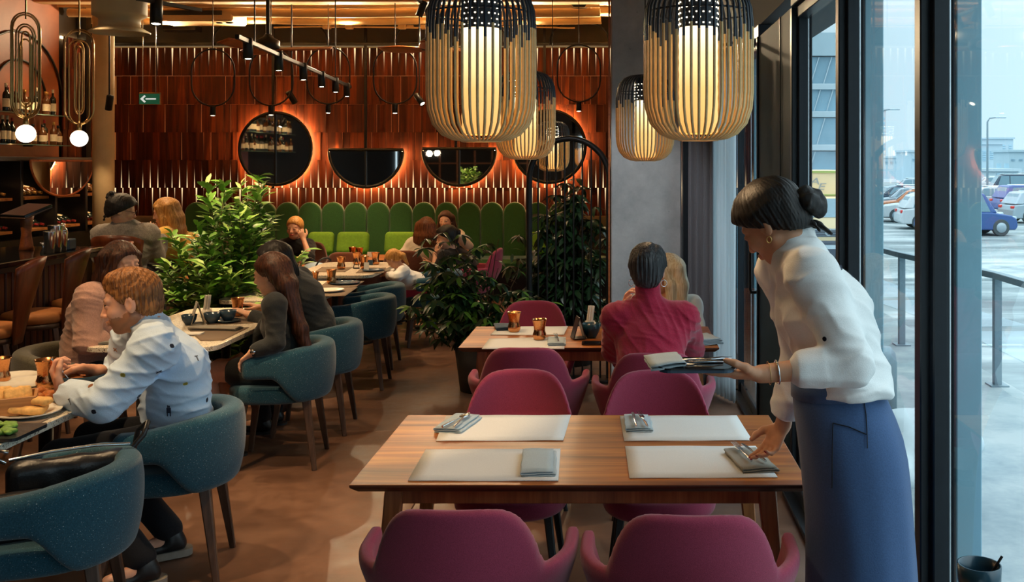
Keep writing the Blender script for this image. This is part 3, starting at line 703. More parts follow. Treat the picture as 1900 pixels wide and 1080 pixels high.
# railing on the terrace edge
ra = thing('terrace_railing', 'grey steel railing with glass infill along snowy terrace', 'railing', (2.6, 8, 0))
q = [Vector((2.55, 11.4, 0)), Vector((2.69, 9.62, 0)), Vector((2.95, 7.88, 0)), Vector((2.97, 5.9, 0)), Vector((2.98, 3.9, 0)), Vector((2.99, 1.9, 0))]
org = Vector((2.6, 8, 0))
for i, p in enumerate(q):
    MB().box(p - org + Vector((0, 0, .42)), (0.06, 0.05, 0.84), ch=.004).box(p - org + Vector((0, 0, .006)), (0.14, 0.14, 0.012)).obj('post', 'rail_grey', ra)
    if i:
        a, b = q[i - 1] - org, p - org
        MB().bar(a + Vector((0, 0, .86)), b + Vector((0, 0, .86)), (0.05, 0.07)).obj('handrail', 'rail_grey', ra)
        MB().bar(a + (b - a) * .06 + Vector((0, 0, .44)), a + (b - a) * .94 + Vector((0, 0, .44)), (0.01, 0.66)).obj('glass_panel', 'window_glass', ra)
# snow heap and round bollard on the terrace
b = Blob((1.2, 5.2, -.05), (2.4, 6.8, .5), .03); b.ell((1.75, 6.0, 0), (.35, .45, .26), k=.1).ell((2.0, 6.3, 0), (.26, .3, .2), k=.1).ell((1.6, 5.7, 0), (.25, .3, .14), k=.1).noise(.02, 14, 3)
plain('snow_clean', srgb(203, 216, 221), 0.8, 0, .03)
tag(link('snow_heap', b.mesh('snow_heap', 'snow_clean')), 'heap of snow on the terrace by the window', 'snow')
tag(MB().lathe([(0.09, 0), (.09, .42), (.08, .48), (.05, .52), (0.0, .53)], (1.75, 6.7, 0), 20).obj('bollard', 'rail_grey'), 'rounded grey bollard behind the snow heap', 'bollard')

def car(label, loc, rz, paint, L=4.3, Wd=1.75, H=1.48, van=False):
    t = thing('parked_car', label, 'car', loc, rz, 'cars in the snowy car park')
    hl = L / 2
    low = [(-hl, .32), (-hl + .04, .62), (-hl + .12, .86), (-hl * .62, .93), (hl * .40, .93), (hl * .86, .80), (hl - .04, .66), (hl, .40), (hl - .08, .24), (-hl + .1, .24)]
    M = Matrix(((1, 0, 0, 0), (0, 0, 1, 0), (0, 1, 0, 0), (0, 0, 0, 1)))
    b = MB().prism(low, -Wd / 2, Wd / 2, 0, M)
    back = -hl + .14 if not van else -hl + .05
    top = [(back, .90), (back + .36, H - .03), (back + .6, H), (hl * .10, H), (hl * .30, H - .12), (hl * .55, .90)]
    vs_ = [(x, s * (Wd / 2 - (.04 if z < 1 else .2)), z) for s in (-1, 1) for x, z in top]; n = len(top)
    b.add(vs_, [tuple(range(n)), tuple(range(n, 2 * n))[::-1]] + [(i, n + i, n + (i + 1) % n, (i + 1) % n) for i in range(n)], 0)
    me = b.mesh('car_body', paint); o = link('body', me, t); bm_ = o.modifiers.new('soft_edges', 'BEVEL'); bm_.width = .05; bm_.segments = 2
    for s in (-1, 1):
        for x0, x1 in ((back + .42, -.08), (0.0, hl * .40)):
            xa, xb = (x0 + .02, x1) if x1 < .1 else (x0, x1)
            pts = [(x0, .95), (x1 if x1 < .1 else x1 - .02, .95), (x1 if x1 < .1 else x1 - .32, H - .12), (x0 + (.16 if x0 < -1 else 0), H - .12)]
            yv = lambda z: s * (Wd / 2 - .04 - (z - .90) / (H - .90) * .16 + .015)
            MB().add([(x, yv(z), z) for x, z in pts] + [(x, yv(z) - s * .02, z) for x, z in pts], [(0, 1, 2, 3) if s < 0 else (3, 2, 1, 0), (4, 5, 6, 7), (0, 1, 5, 4), (1, 2, 6, 5), (2, 3, 7, 6), (3, 0, 4, 7)]).obj('side_glass', 'car_window', t)
    MB().add([(back + .06, -Wd / 2 + .22, .98), (back + .06, Wd / 2 - .22, .98), (back + .31, Wd / 2 - .3, H - .1), (back + .31, -Wd / 2 + .3, H - .1)], [(0, 1, 2, 3)]).obj('rear_glass', 'car_window', t)
    MB().add([(hl * .55 + .0, -Wd / 2 + .18, .95), (hl * .55, Wd / 2 - .18, .95), (hl * .31 + .02, Wd / 2 - .3, H - .13), (hl * .31 + .02, -Wd / 2 + .3, H - .13)], [(0, 1, 2, 3)]).obj('windscreen', 'car_window', t)
    for s in (-1, 1):
        MB().box((-hl + .10, s * (Wd / 2 - .2), .76), (.12, .34, .14), ch=.03).obj('tail_lamp', 'tail_red', t)
        MB().box((hl - .12, s * (Wd / 2 - .22), .70), (.2, .32, .12), ch=.03).obj('head_lamp', 'facade_white', t)
        for x in (-hl * .62, hl * .62):
            wh = MB().lathe([(.31, -.1), (.33, -.08), (.33, .08), (.31, .1)], (x, s * (Wd / 2 - .08), .33), 20, axis=(0, s, 0)).obj('wheel', 'tyre', t)
            MB().lathe([(.21, 0), (.19, .02), (.05, .03), (0, .03)], (x, s * (Wd / 2 + .022), .33), 14, axis=(0, s, 0)).obj('hub_cap', 'car_silver', wh)
    MB().box((-hl * .1 + back * .1, 0, H + .01), (hl * .75, Wd * .66, .04), ch=.015).obj('roof_snow', 'snow_clean', t)
    return t
def gp(px, py):                                                  # point of the lower ground
    d = 2.9 * F / (py - VY); return (( px - VX) / F * d, d, GZ)
def at(px, d): return ((px - VX) / F * d, d, GZ)
car('white hatchback showing a red tail lamp, nearest of the white cars', at(1758, 43.6), -.10, 'car_white')
car('white estate car parked beside the white hatchback, wheel in view', at(1716, 48.6), PI * .92, 'car_white')
car('orange hatchback parked between two white cars', at(1706, 52.4), PI * .92, 'car_orange')
car('silver snow-covered car fourth from the window frame', at(1690, 56.4), PI * .92, 'car_silver')
car('dark snow-covered car at the far end of the row', at(1676, 61.0), PI * .92, 'car_dark')
car('blue compact car parked side-on, nearest car of the car park', at(1790, 40.0), 0.05, 'car_blue', 3.55, 1.75, 1.75)
car('silver saloon with red tail lamp behind the blue compact car', at(1946, 48.0), .05, 'car_silver')
car('violet estate car behind the silver saloon', at(1918, 56.0), .05, 'car_violet', 4.4, 1.8, 1.6)
car('white car beyond the blue compact car, mostly hidden', at(1838, 58.5), PI * .96, 'car_white')
car('dark pickup-sized car far back in the car park', at(1868, 80.0), PI * .96, 'car_dark', 4.6, 1.9, 1.9)
car('pale car on the far side of the car park', at(1690, 86.0), PI * .96, 'car_silver')
car('second white car at the far right behind the silver saloon', at(1962, 62.0), PI * .96, 'car_white')
car('dark blue car far back between two kiosks', at(1770, 74.0), PI * .96, 'car_blue')
car('silver van-like car far back on the right', at(1905, 92.0), PI * .96, 'car_silver', 4.6, 1.9, 1.9)
car('white car far back on the right of the kiosk', at(1840, 98.0), PI * .96, 'car_white')
# yellow box truck behind the panel bay
tr = thing('delivery_truck', 'yellow box truck with grey cab front and dark grille', 'truck', (5.35, 26.5, GZ))
ZG = lambda py: HC + (VY - py) / F * 25.9 - GZ                    # height on the truck's front for a photo row
MB().box((0, 2.9, (ZG(318) + .5) / 2 + .1), (2.5, 4.4, ZG(318) - .7), ch=.04).obj('cargo_box', 'truck_yellow', tr)
MB().box((0, .69, ZG(320)), (2.52, .04, .06)).obj('box_trim', 'truck_green', tr); MB().box((0, .69, ZG(365)), (2.52, .04, .04)).obj('box_trim', 'truck_green', tr)
z1, z2, z3, z4, z5 = ZG(369), ZG(404), ZG(424), ZG(443), ZG(476)
Mx = Matrix(((0, 0, 1, 0), (1, 0, 0, 0), (0, 1, 0, 0), (0, 0, 0, 1)))
MB().prism([(-.55, .3), (-.62, z4), (-.60, z3), (-.52, z2), (-.1, z1), (.6, z1 + .02), (.6, .3)], -1.05, 1.05, 0, Mx).obj('cab', 'truck_yellow', tr)
MB().add([(-.98, -.535, z2 + .01), (.98, -.535, z2 + .01), (.95, -.12, z1 - .01), (-.95, -.12, z1 - .01)], [(0, 1, 2, 3)]).obj('windscreen', 'car_window', tr)
MB().box((0, -.62, z3 - .02), (2.08, .04, .02)).obj('hood_trim', 'facade_white', tr)
gr = MB().box((0, -.61, (z3 + z4) / 2 + .02), (1.7, .05, z3 - z4 - .05), ch=.015).obj('grille', 'car_dark', tr)
for k in range(3): MB().box((0, -.64, z4 + .07 + k * .065), (1.66, .02, .012)).obj('slat', 'rail_grey', gr)
zc = (z3 + z4) / 2 + .03; e_ = .075
em = MB().tube([(e_ * math.cos(a), -.655, zc + e_ * math.sin(a)) for a in np.linspace(0, 2 * PI, 17)[:-1]], .011, 6, closed=True)
em.tube([(-.04, -.655, zc + .06), (-.012, -.655, zc), (0, -.655, zc + .03), (.012, -.655, zc), (.04, -.655, zc + .06)], .008, 5).tube([(-.06, -.655, zc + .02), (-.03, -.655, zc - .06), (0, -.655, zc - .01), (.03, -.655, zc - .06), (.06, -.655, zc + .02)], .008, 5); em.obj('emblem', 'facade_white', gr)
MB().box((0, -.60, (z4 + z5) / 2 - .05), (2.1, .12, z4 - z5), ch=.04).obj('bumper', 'car_dark', tr); MB().box((.0, -.67, ZG(458)), (.6, .02, .10)).obj('number_plate', 'facade_white', tr)
for s in (-1, 1):
    MB().box((s * .92, -.59, zc), (.22, .08, .26), ch=.03).obj('head_lamp', 'facade_white', tr)
    for y in (.15, 3.9): MB().lathe([(.34, -.13), (.37, -.1), (.37, .1), (.34, .13)], (s * .98, y, .37), 18, axis=(1, 0, 0)).obj('wheel', 'tyre', tr)
for s, px, py in (('A', 1514, 337), ('E', 1526, 347)):
    me = text_mesh(s, .26, 'truck_grey', 'letter_' + s.lower()); me.transform(Matrix(((1.6, .4, 0, 0), (0, 1, 0, 0), (0, 0, 1, 0), (0, 0, 0, 1))))
    link('letter', me, tr, ((px - VX) / F * 27.1 - 5.35, .69, HC + (VY - py) / F * 27.1 - GZ), (PI / 2, 0, 0))
# buildings
def tower(name, label, px0, px1, pyt, d, depth, mat, pane, cols, rws, base=GZ):
    x0, x1 = (px0 - VX) / F * d, (px1 - VX) / F * d; zt = HC + (VY - pyt) / F * d; zb = base
    t = thing(name, label, 'building', ((x0 + x1) / 2, d, zb)); wd, hh = x1 - x0, zt - zb
    MB().box((0, depth / 2, hh / 2), (wd, depth, hh)).box((0, depth / 2, hh + .15), (wd + .5, depth + .5, .3)).obj('block', mat, t)
    me = MB().box((0, 0, 0), (wd / cols * .5, .25, (hh - 4) / rws * .45), ch=.03).mesh(name + '_pane', pane)
    for i in range(cols):
        for j in range(rws):
            if rng.random() < .9: link('window', me, t, (-wd / 2 + wd * (i + .5) / cols, 0, 3 + (hh - 4) * (j + .5) / rws))
    return t
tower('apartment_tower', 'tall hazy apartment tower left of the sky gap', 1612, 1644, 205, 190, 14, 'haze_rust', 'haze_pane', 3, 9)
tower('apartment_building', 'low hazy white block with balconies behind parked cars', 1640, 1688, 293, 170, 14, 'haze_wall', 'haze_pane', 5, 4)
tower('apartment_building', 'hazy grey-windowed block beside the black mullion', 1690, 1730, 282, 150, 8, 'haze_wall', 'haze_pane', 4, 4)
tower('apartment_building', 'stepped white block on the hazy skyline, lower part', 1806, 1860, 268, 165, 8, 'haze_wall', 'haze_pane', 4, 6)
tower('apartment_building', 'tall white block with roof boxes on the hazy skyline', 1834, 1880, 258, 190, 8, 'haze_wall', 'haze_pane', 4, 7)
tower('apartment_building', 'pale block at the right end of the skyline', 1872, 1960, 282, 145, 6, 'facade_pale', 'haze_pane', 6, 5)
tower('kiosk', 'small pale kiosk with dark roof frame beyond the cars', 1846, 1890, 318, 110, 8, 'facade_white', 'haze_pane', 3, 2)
# white building with slanted glazing beyond the truck
wb = thing('office_building', 'white office building with slanted blue glazing and floor bands', 'building', (7.4, 44, GZ))
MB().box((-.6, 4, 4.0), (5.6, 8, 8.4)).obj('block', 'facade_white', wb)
for k, z in enumerate((2.2, 3.65, 5.1, 6.3)):
    x0 = -1.2 + .42 * k
    MB().prism([(x0, 0), (2.4, 0), (2.4, 1.15), (x0 + .3, 1.15)], 0, .12, 0, Matrix(((1, 0, 0, 0), (0, 0, -1, -.02), (0, 1, 0, z), (0, 0, 0, 1)))).obj('glazing', 'facade_glass', wb)
    MB().box((-.2, -.12, z - .14), (5.4, .3, .26), ch=.02).obj('floor_band', 'facade_white', wb)
    for j in range(4): MB().bar((x0 + .3 + j * .55, -.2, z), (x0 + .65 + j * .55, -.2, z + 1.15), .04).obj('strut', 'facade_white', wb)
MB().box((-.4, -.1, 8.0), (5.6, .4, 1.0)).obj('roof_band', 'facade_pale', wb)
MB().box((-.4, -.4, 1.2), (5.8, 1.0, 1.3)).obj('plinth', 'facade_pale', wb)
# street lamps
for px, d, top in ((1636, 70, 203), (1832, 68, 218)):
    x = (px - VX) / F * d; zt = HC + (VY - top) / F * d
    t = thing('street_lamp', 'slim street lamp beside the tower' if px < 1700 else 'slim street lamp before the stepped white block', 'lamp', (x, d, GZ))
    MB().tube([(0, 0, 0), (0, 0, zt - GZ - .3), (.15, 0, zt - GZ - .05), (.6, 0, zt - GZ)], [.09, .06, .05, .04], 8).obj('pole', 'rail_grey', t); MB().box((.9, 0, zt - GZ), (.7, .25, .1), ch=.03).obj('lamp_head', 'facade_white', t)
# ------------------------------------------------------------------ chairs
def smooth01(a, b, x):
    t = np.clip((x - a) / (b - a), 0, 1); return t * t * (3 - 2 * t)
def barrel_shell():
    b = Blob((-.36, -.36, .30), (.36, .36, .80), .0115)
    def wall(X, Y, Z):
        Rz = .262 - .055 * np.clip((.58 - Z) / .26, 0, 1) ** 2 - 0.012 * np.clip((Z - .62) / .1, 0, 1)
        xs = np.minimum(X, 0); r = np.sqrt(xs ** 2 + Y ** 2 * (1 + 0 * X)); dp = np.abs(r - Rz) - .018
        zb = .385 + .150 * smooth01(-.15, .0, X); zt = .700 - .045 * smooth01(-.22, .13, X)
        zc, hz = (zb + zt) / 2, (zt - zb) / 2 - .026
        dz = np.abs(Z - zc) - hz; dx = X - .13
        return np.sqrt(np.maximum(dp, 0) ** 2 + np.maximum(dz, 0) ** 2 + np.maximum(dx, 0) ** 2) - .028 + np.minimum(np.maximum(np.maximum(dp, dz), dx), 0) + 0 * X
    b.put(wall, (-.34, -.34, .32), (.34, .34, .78)); return b
CH = {}
def make_barrel_chair(fab):
    b = barrel_shell(); me = b.mesh('barrel_back', fab)
    s = Blob((-.36, -.36, .30), (.40, .36, .60), .0115)
    def seat(X, Y, Z):
        d = (np.abs((X - .03) / .25) ** 2.6 + np.abs(Y / .235) ** 2.6) ** (1 / 2.6) - 1
        dp = d * .22 + .03; dz = np.abs(Z - .425) - .02
        return np.sqrt(np.maximum(dp, 0) ** 2 + np.maximum(dz, 0) ** 2) - .03 + np.minimum(np.maximum(dp, dz), 0)
    s.put(seat, (-.3, -.3, .34), (.36, .3, .52))
    return me, s.mesh('barrel_seat', fab)
def leg_mesh(x, y, zt, dx, dy, top, foot, mat, name='leg'):
    return MB().bar((x + dx, y + dy, 0), (x, y, zt), (foot, foot), (top, top), ch=.005).mesh(name, mat)
def barrel_chair(name, label, fab, loc, rz, group):
    if fab not in CH: CH[fab] = make_barrel_chair(fab) + tuple(leg_mesh(sx * .17, sy * .165, .40, sx * .055, sy * .05, .046, .026, 'leg_dark_wood') for sx in (1, -1) for sy in (1, -1))
    m = CH[fab]; t = thing(name, label, 'chair', loc, rz, group)
    link('backrest', m[0], t); link('seat', m[1], t)
    for k in m[2:]: link('leg', k, t)
    return t
def make_bucket_chair(fab):
    b = Blob((-.40, -.40, .34), (.40, .40, .93), .0105)
    def wall(X, Y, Z):
        zr = (Z - .40) / .45; Xs = X + .10 * np.clip(zr, 0, 1.2)                     # leaning back
        R = .205 + .085 * np.clip((Z - .38) / .24, 0, 1) ** .8 - .035 * np.clip((Z - .66) / .2, 0, 1)
        R = R + .004 * smooth01(-.20, .05, X) * np.clip((Z - .40) / .2, 0, 1)
        xs = np.minimum(Xs, 0); r = np.sqrt(xs ** 2 + Y ** 2); dp = np.abs(r - R) - .004
        back = .660 + .185 * (1 - np.clip(np.abs(Y) / .228, 0, 1) ** 5) * smooth01(.02, -.10, -np.abs(0 * Y) + Xs)
        zt = np.maximum(back, .658 - .025 * smooth01(-.04, .06, X))
        dz = np.abs(Z - (zt + .40) / 2) - ((zt - .40) / 2 - .016); dx = X - .045
        return (np.sqrt(np.maximum(dp, 0) ** 2 + np.maximum(dz, 0) ** 2 + np.maximum(dx, 0) ** 2) - .016 + np.minimum(np.maximum(np.maximum(dp, dz), dx), 0)) * .8
    b.put(wall, (-.4, -.38, .36), (.3, .38, .92))
    s = Blob((-.36, -.36, .34), (.36, .36, .54), .0115)
    def seat(X, Y, Z):
        d = (np.abs((X - .02) / .245) ** 2.6 + np.abs(Y / .225) ** 2.6) ** (1 / 2.6) - 1
        dp = d * .22 + .028; dz = np.abs(Z - .425) - .012
        return np.sqrt(np.maximum(dp, 0) ** 2 + np.maximum(dz, 0) ** 2) - .028 + np.minimum(np.maximum(dp, dz), 0)
    s.put(seat, (-.3, -.3, .36), (.32, .3, .5))
    return b.mesh('bucket_back', fab), s.mesh('bucket_seat', fab)
def bucket_chair(name, label, fab, loc, rz, group):
    if fab not in CH: CH[fab] = make_bucket_chair(fab) + tuple(leg_mesh(sx * .15, sy * .15, .40, sx * .06, sy * .05, .034, .02, 'black_metal') for sx in (1, -1) for sy in (1, -1))
    m = CH[fab]; t = thing(name, label, 'chair', loc, rz, group)
    link('backrest', m[0], t); link('seat', m[1], t)
    for k in m[2:]: link('leg', k, t)
    return t
BL = 'blue barrel armchairs along the stone tables'
def face(dx, dy): return math.atan2(dy, dx)
barrel_chair('armchair', 'speckled blue barrel armchair nearest the bottom left corner, handbag over its arm', 'blue_fabric', (-2.00, 3.52, 0), PI + .30, BL)
barrel_chair('armchair', 'speckled blue barrel armchair the man in the pale shirt sits in', 'blue_fabric', (-1.93, 4.32, 0), PI + .22, BL)
barrel_chair('armchair', 'speckled blue barrel armchair under the woman with long brown hair', 'blue_fabric', (-1.98, 5.90, 0), PI + .12, BL)
barrel_chair('armchair', 'blue barrel armchair of the dark-haired woman, behind that of the brown-haired one', 'blue_fabric', (-2.00, 6.62, 0), PI + .1, BL)
barrel_chair('armchair', 'empty blue barrel armchair tucked in beside the leafy plate setting, nearer of the empty pair', 'blue_fabric', (-2.06, 7.90, 0), PI + .08, BL)
barrel_chair('armchair', 'empty blue barrel armchair tucked in just before the little girl', 'blue_fabric', (-2.15, 8.66, 0), PI + .06, BL)
barrel_chair('armchair', 'blue barrel armchair the little girl kneels on', 'blue_fabric', (-1.82, 9.72, 0), PI + .25, BL)
barrel_chair('armchair', 'olive speckled barrel armchair under the woman in pink knit', 'olive_fabric', (-3.10, 5.72, 0), 0.0, None)
PK = 'pink bucket chairs at the wooden tables'
T1C = (0.588 - 0.838) / 2
bucket_chair('bucket_chair', 'pink fabric bucket chair at the front left, its back to us', 'pink_fabric', (-.435, 2.97, 0), PI / 2, PK)
bucket_chair('bucket_chair', 'pink fabric bucket chair at the front right, its back to us, beside the apron', 'pink_fabric', (.20, 2.93, 0), PI / 2 - .03, PK)
bucket_chair('bucket_chair', 'pink bucket chair facing us across the nearest table, behind its left placemats', 'pink_fabric', (-.43, 4.05, 0), -PI / 2, PK)
bucket_chair('bucket_chair', 'pink bucket chair facing us across the nearest table, behind its right placemats', 'pink_fabric', (.155, 4.03, 0), -PI / 2, PK)
bucket_chair('bucket_chair', 'pink bucket chair on the near side of the second table, empty, beside the red sweater', 'pink_fabric', (-.47, 5.26, 0), PI / 2, PK)
bucket_chair('bucket_chair', 'pink bucket chair under the person in the red turtleneck', 'pink_fabric', (.17, 5.12, 0), PI / 2, PK)
bucket_chair('bucket_chair', 'empty pink bucket chair at the far side of the second table, before the plants', 'pink_fabric', (-.56, 6.22, 0), -PI / 2, PK)
bucket_chair('bucket_chair', 'pink bucket chair under the blonde woman by the pillar', 'pink_fabric', (.20, 6.62, 0), -PI / 2, PK)
bucket_chair('bucket_chair', 'pink bucket chair behind the plant, under the woman in a black t-shirt', 'pink_fabric', (-1.60, 10.55, 0), PI, PK)
bucket_chair('bucket_chair', 'brown bucket chair with its back to us before the far wooden table', 'brown_fabric', (-2.75, 10.42, 0), PI / 2, 'brown bucket chairs near the bench')
bucket_chair('bucket_chair', 'brown bucket chair under the woman in a cream jumper seen from behind', 'brown_fabric', (-2.22, 10.62, 0), PI / 2, 'brown bucket chairs near the bench')

# ------------------------------------------------------------------ tables
def wood_table(label, x0, x1, y0, y1, zt=.75, group='oak coloured wooden tables'):
    cx, cyy, wd, dp = (x0 + x1) / 2, (y0 + y1) / 2, x1 - x0, y1 - y0
    t = thing('wooden_table', label, 'table', (cx, cyy, 0), 0, group)
    th = .028; hw, hd = wd / 2, dp / 2
    b = MB(); i = .022
    v = [(-hw, -hd, zt), (hw, -hd, zt), (hw, hd, zt), (-hw, hd, zt), (-hw, -hd, zt - .010), (hw, -hd, zt - .010), (hw, hd, zt - .010), (-hw, hd, zt - .010),
         (-hw + i, -hd + i, zt - th), (hw - i, -hd + i, zt - th), (hw - i, hd - i, zt - th), (-hw + i, hd - i, zt - th)]
    b.add(v, [(0, 1, 2, 3), (4, 5, 1, 0), (5, 6, 2, 1), (6, 7, 3, 2), (7, 4, 0, 3), (8, 9, 5, 4), (9, 10, 6, 5), (10, 11, 7, 6), (11, 8, 4, 7), (11, 10, 9, 8)])
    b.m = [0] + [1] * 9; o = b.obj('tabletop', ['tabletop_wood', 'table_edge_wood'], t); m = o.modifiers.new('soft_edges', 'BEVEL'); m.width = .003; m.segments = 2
    zb = zt - th
    for s in (-1, 1):
        MB().box((0, s * (hd - .11), zb - .032), (wd - .26, .022, .064), ch=.003).obj('apron', 'table_leg_wood', t)
        MB().box((s * (hw - .13), 0, zb - .032), (.022, dp - .22, .064), ch=.003).obj('apron', 'table_leg_wood', t)
        for q in (-1, 1):
            MB().bar((s * (hw - .055), q * (hd - .06), 0), (s * (hw - .12), q * (hd - .11), zb), (.036, .030), (.058, .044), ch=.004).obj('leg', 'table_leg_wood', t)
    return t
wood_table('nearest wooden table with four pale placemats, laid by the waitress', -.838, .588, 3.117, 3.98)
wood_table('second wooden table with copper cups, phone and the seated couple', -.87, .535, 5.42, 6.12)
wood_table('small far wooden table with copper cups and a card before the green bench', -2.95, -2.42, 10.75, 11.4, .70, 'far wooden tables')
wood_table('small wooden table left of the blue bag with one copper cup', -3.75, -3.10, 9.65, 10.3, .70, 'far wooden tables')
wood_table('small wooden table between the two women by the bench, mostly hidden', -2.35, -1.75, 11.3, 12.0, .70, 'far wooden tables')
def stone_table(label, x0, x1, y0, y1, zt=.75):
    t = thing('stone_table', label, 'table', ((x0 + x1) / 2, (y0 + y1) / 2, 0), 0, 'speckled stone tables in a row')
    b = MB().prism(rrect(x1 - x0, y1 - y0, .11, 6), zt - .028, zt, 0, smooth_side=False)
    o = b.obj('tabletop', 'terrazzo', t); m = o.modifiers.new('soft_edges', 'BEVEL'); m.width = .003; m.segments = 2; m.limit_method = 'ANGLE'
    for s in (-1, 1):
        y = s * ((y1 - y0) / 2 - .28)
        MB().lathe([(.20, 0), (.20, .008), (.17, .016), (.03, .022), (.03, zt - .045)], (-.03, y, 0), 20).obj('pedestal', 'black_metal', t)
        MB().box((-.03, y, zt - .036), (.4, .06, .016), ch=.003).obj('bracket', 'black_metal', t)
    return t
XT0, XT1 = -2.92, -2.19
stone_table('speckled stone table with bread, plates of food and the eating man', XT0, XT1, 3.3, 4.82)
stone_table('speckled stone table with cups and grey mats between three women', XT0, XT1, 5.42, 6.9)
stone_table('speckled stone table with leafy garnish and dark plates, third in the row', XT0, XT1, 7.25, 8.46)
stone_table('speckled stone table where the little girl leans, farthest in the row', XT0, XT1, 8.86, 10.05)

# ------------------------------------------------------------------ green bench
bench = thing('bench', 'long green velvet bench with a scalloped channel back', 'bench', (-2.7, 13.5, 0))
def lobe_mesh():
    w_, zt, zb = .150, 1.21, .42; r = w_
    pts = [(-w_, zb), (w_, zb)] + [(r * math.cos(a), zt - r + r * math.sin(a)) for a in np.linspace(0, PI, 15)]
    b = MB().prism(pts, -.05, .06, 0, Matrix(((1, 0, 0, 0), (0, 0, -1, 0), (0, 1, 0, 0), (0, 0, 0, 1))), smooth_side=False)
    return b.mesh('bench_lobe', 'green_velvet')
lm = lobe_mesh()
for i in range(-7, 10):
    x = (529.8 + 42.4 * (i + 3) - VX) / F * 13.4 + 2.7
    o = link('backrest_lobe', lm, bench, (x, 0, 0)); m = o.modifiers.new('soft_edges', 'BEVEL'); m.width = .028; m.segments = 3; m.limit_method = 'ANGLE'; m.angle_limit = 1.0
MB().box((0.05, -.36, .42), (5.15, .60, .16), ch=.05).obj('seat', 'green_velvet', bench)
MB().box((0.05, -.30, .17), (5.1, .5, .34)).obj('plinth', 'cabinet_black', bench)
for i, (px, w_) in enumerate(((590, .34), (650, .42), (738, .40), (1000, .36))):
    x = (px - VX) / F * 13.05
    b = Blob((-w_ / 2 - .05, -.12, -.03), (w_ / 2 + .05, .12, .40), .018); b.rbox((0, 0, .17), (w_, .12, .30), .055, k=0)
    plain('cushion_green', srgb(112, 156, 40), .9, 0, .1) if i == 0 else None
    o = link('cushion', b.mesh('cushion', 'cushion_green'), None, (x, 13.14, .52), (-.25, 0, 0)); tag(o, ['lime green cushion beside the smiling blonde woman', 'lime green cushion behind the far copper cups', 'lime green cushion right of the far card', 'lime green cushion behind the dark plants'][i], 'cushion', 'lime cushions on the bench')

# ------------------------------------------------------------------ bar, stools
bar = thing('bar_counter', 'black-topped bar counter clad in dark vertical slats', 'counter', (-4.35, 5.6, 0))
MB().box((0.04, 0, 1.085), (.74, 4.2, .035), ch=.006).obj('countertop', 'black_gloss', bar)
MB().box((0.385, 0, 1.05), (.03, 4.2, .04), ch=.004).obj('edge_trim', 'black_metal', bar)
MB().box((0.05, 0, .53), (.5, 4.1, 1.06)).obj('core', 'cabinet_black', bar)
sm = MB().box((0, 0, 0), (.02, .058, .66), ch=.007).mesh('bar_slat', 'bar_slat_wood')
for i in range(56): link('slat', sm, bar, (.312, -2.02 + i * .073, .70))
sm2 = MB().box((0, 0, 0), (.02, .058, .34), ch=.007).mesh('bar_slat_low', 'cabinet_black')
for i in range(56): link('low_slat', sm2, bar, (.305, -2.02 + i * .073, .19))
def stool_meshes():
    seat = MB().lathe([(.0, .70), (.17, .70), (.195, .715), (.20, .745), (.19, .765), (.16, .775), (0, .778)], n=28).mesh('stool_cushion', 'seat_leather')
    ring = MB().lathe([(.0, .665), (.185, .668), (.19, .70), (0, .70)], n=28).mesh('stool_seat_base', 'leg_dark_wood')
    b = MB()                                             # bent plywood back, tapering to the seat
    def f(u, v):
        a = (u - .5) * 2; wv = (1.05 - .45 * abs(a)) ; ang = a * (.55 + .62 * v)
        R = .215; zt = .70 + (1.17 - .66) * v * (1 - .10 * abs(a) ** 3)
        return Vector((-R * math.cos(ang) - .13 * v ** 1.1 + .02, R * math.sin(ang), zt - .04))
    b.grid(f, 16, 10); back = b.mesh('stool_back', 'stool_wood')
    legs = [MB().bar((sx * .215, sy * .215, 0), (sx * .13, sy * .13, .67), (.026, .026), (.036, .036), ch=.01).mesh('stool_leg', 'leg_dark_wood') for sx in (1, -1) for sy in (1, -1)]
    st = []
    for z, k in ((.24, .19), (.40, .168)):
        c = [(k, k), (-k, k), (-k, -k), (k, -k)]
        for i in range(4): st.append(MB().tube([(*c[i], z), (*c[(i + 1) % 4], z)], .009, 6).mesh('stool_stretcher', 'stool_wood'))
    return seat, ring, back, legs, st
SM = stool_meshes()
def stool(label, loc, rz):
    t = thing('bar_stool', label, 'stool', loc, rz, 'wood-backed bar stools')
    link('cushion', SM[0], t); link('seat_base', SM[1], t)
    o = link('backrest', SM[2], t); m = o.modifiers.new('thickness', 'SOLIDIFY'); m.thickness = .014; m.offset = 0
    for k in SM[3]: link('leg', k, t)
    for k in SM[4]: link('stretcher', k, t)
stool('empty bar stool with bent wood back, nearest the left edge', (-3.80, 6.02, 0), PI + .40)
stool('empty bar stool with bent wood back, second from the left edge', (-3.83, 6.60, 0), PI + .40)
stool('empty bar stool with bent wood back, third along, behind the woman in pink knit', (-3.83, 7.18, 0), PI + .40)
stool('bar stool under the woman in grey at the end of the bar', (-4.02, 8.22, 0), PI / 2 + .1)
stool('bar stool under the blonde in yellow knit', (-3.72, 8.80, 0), PI - .1)
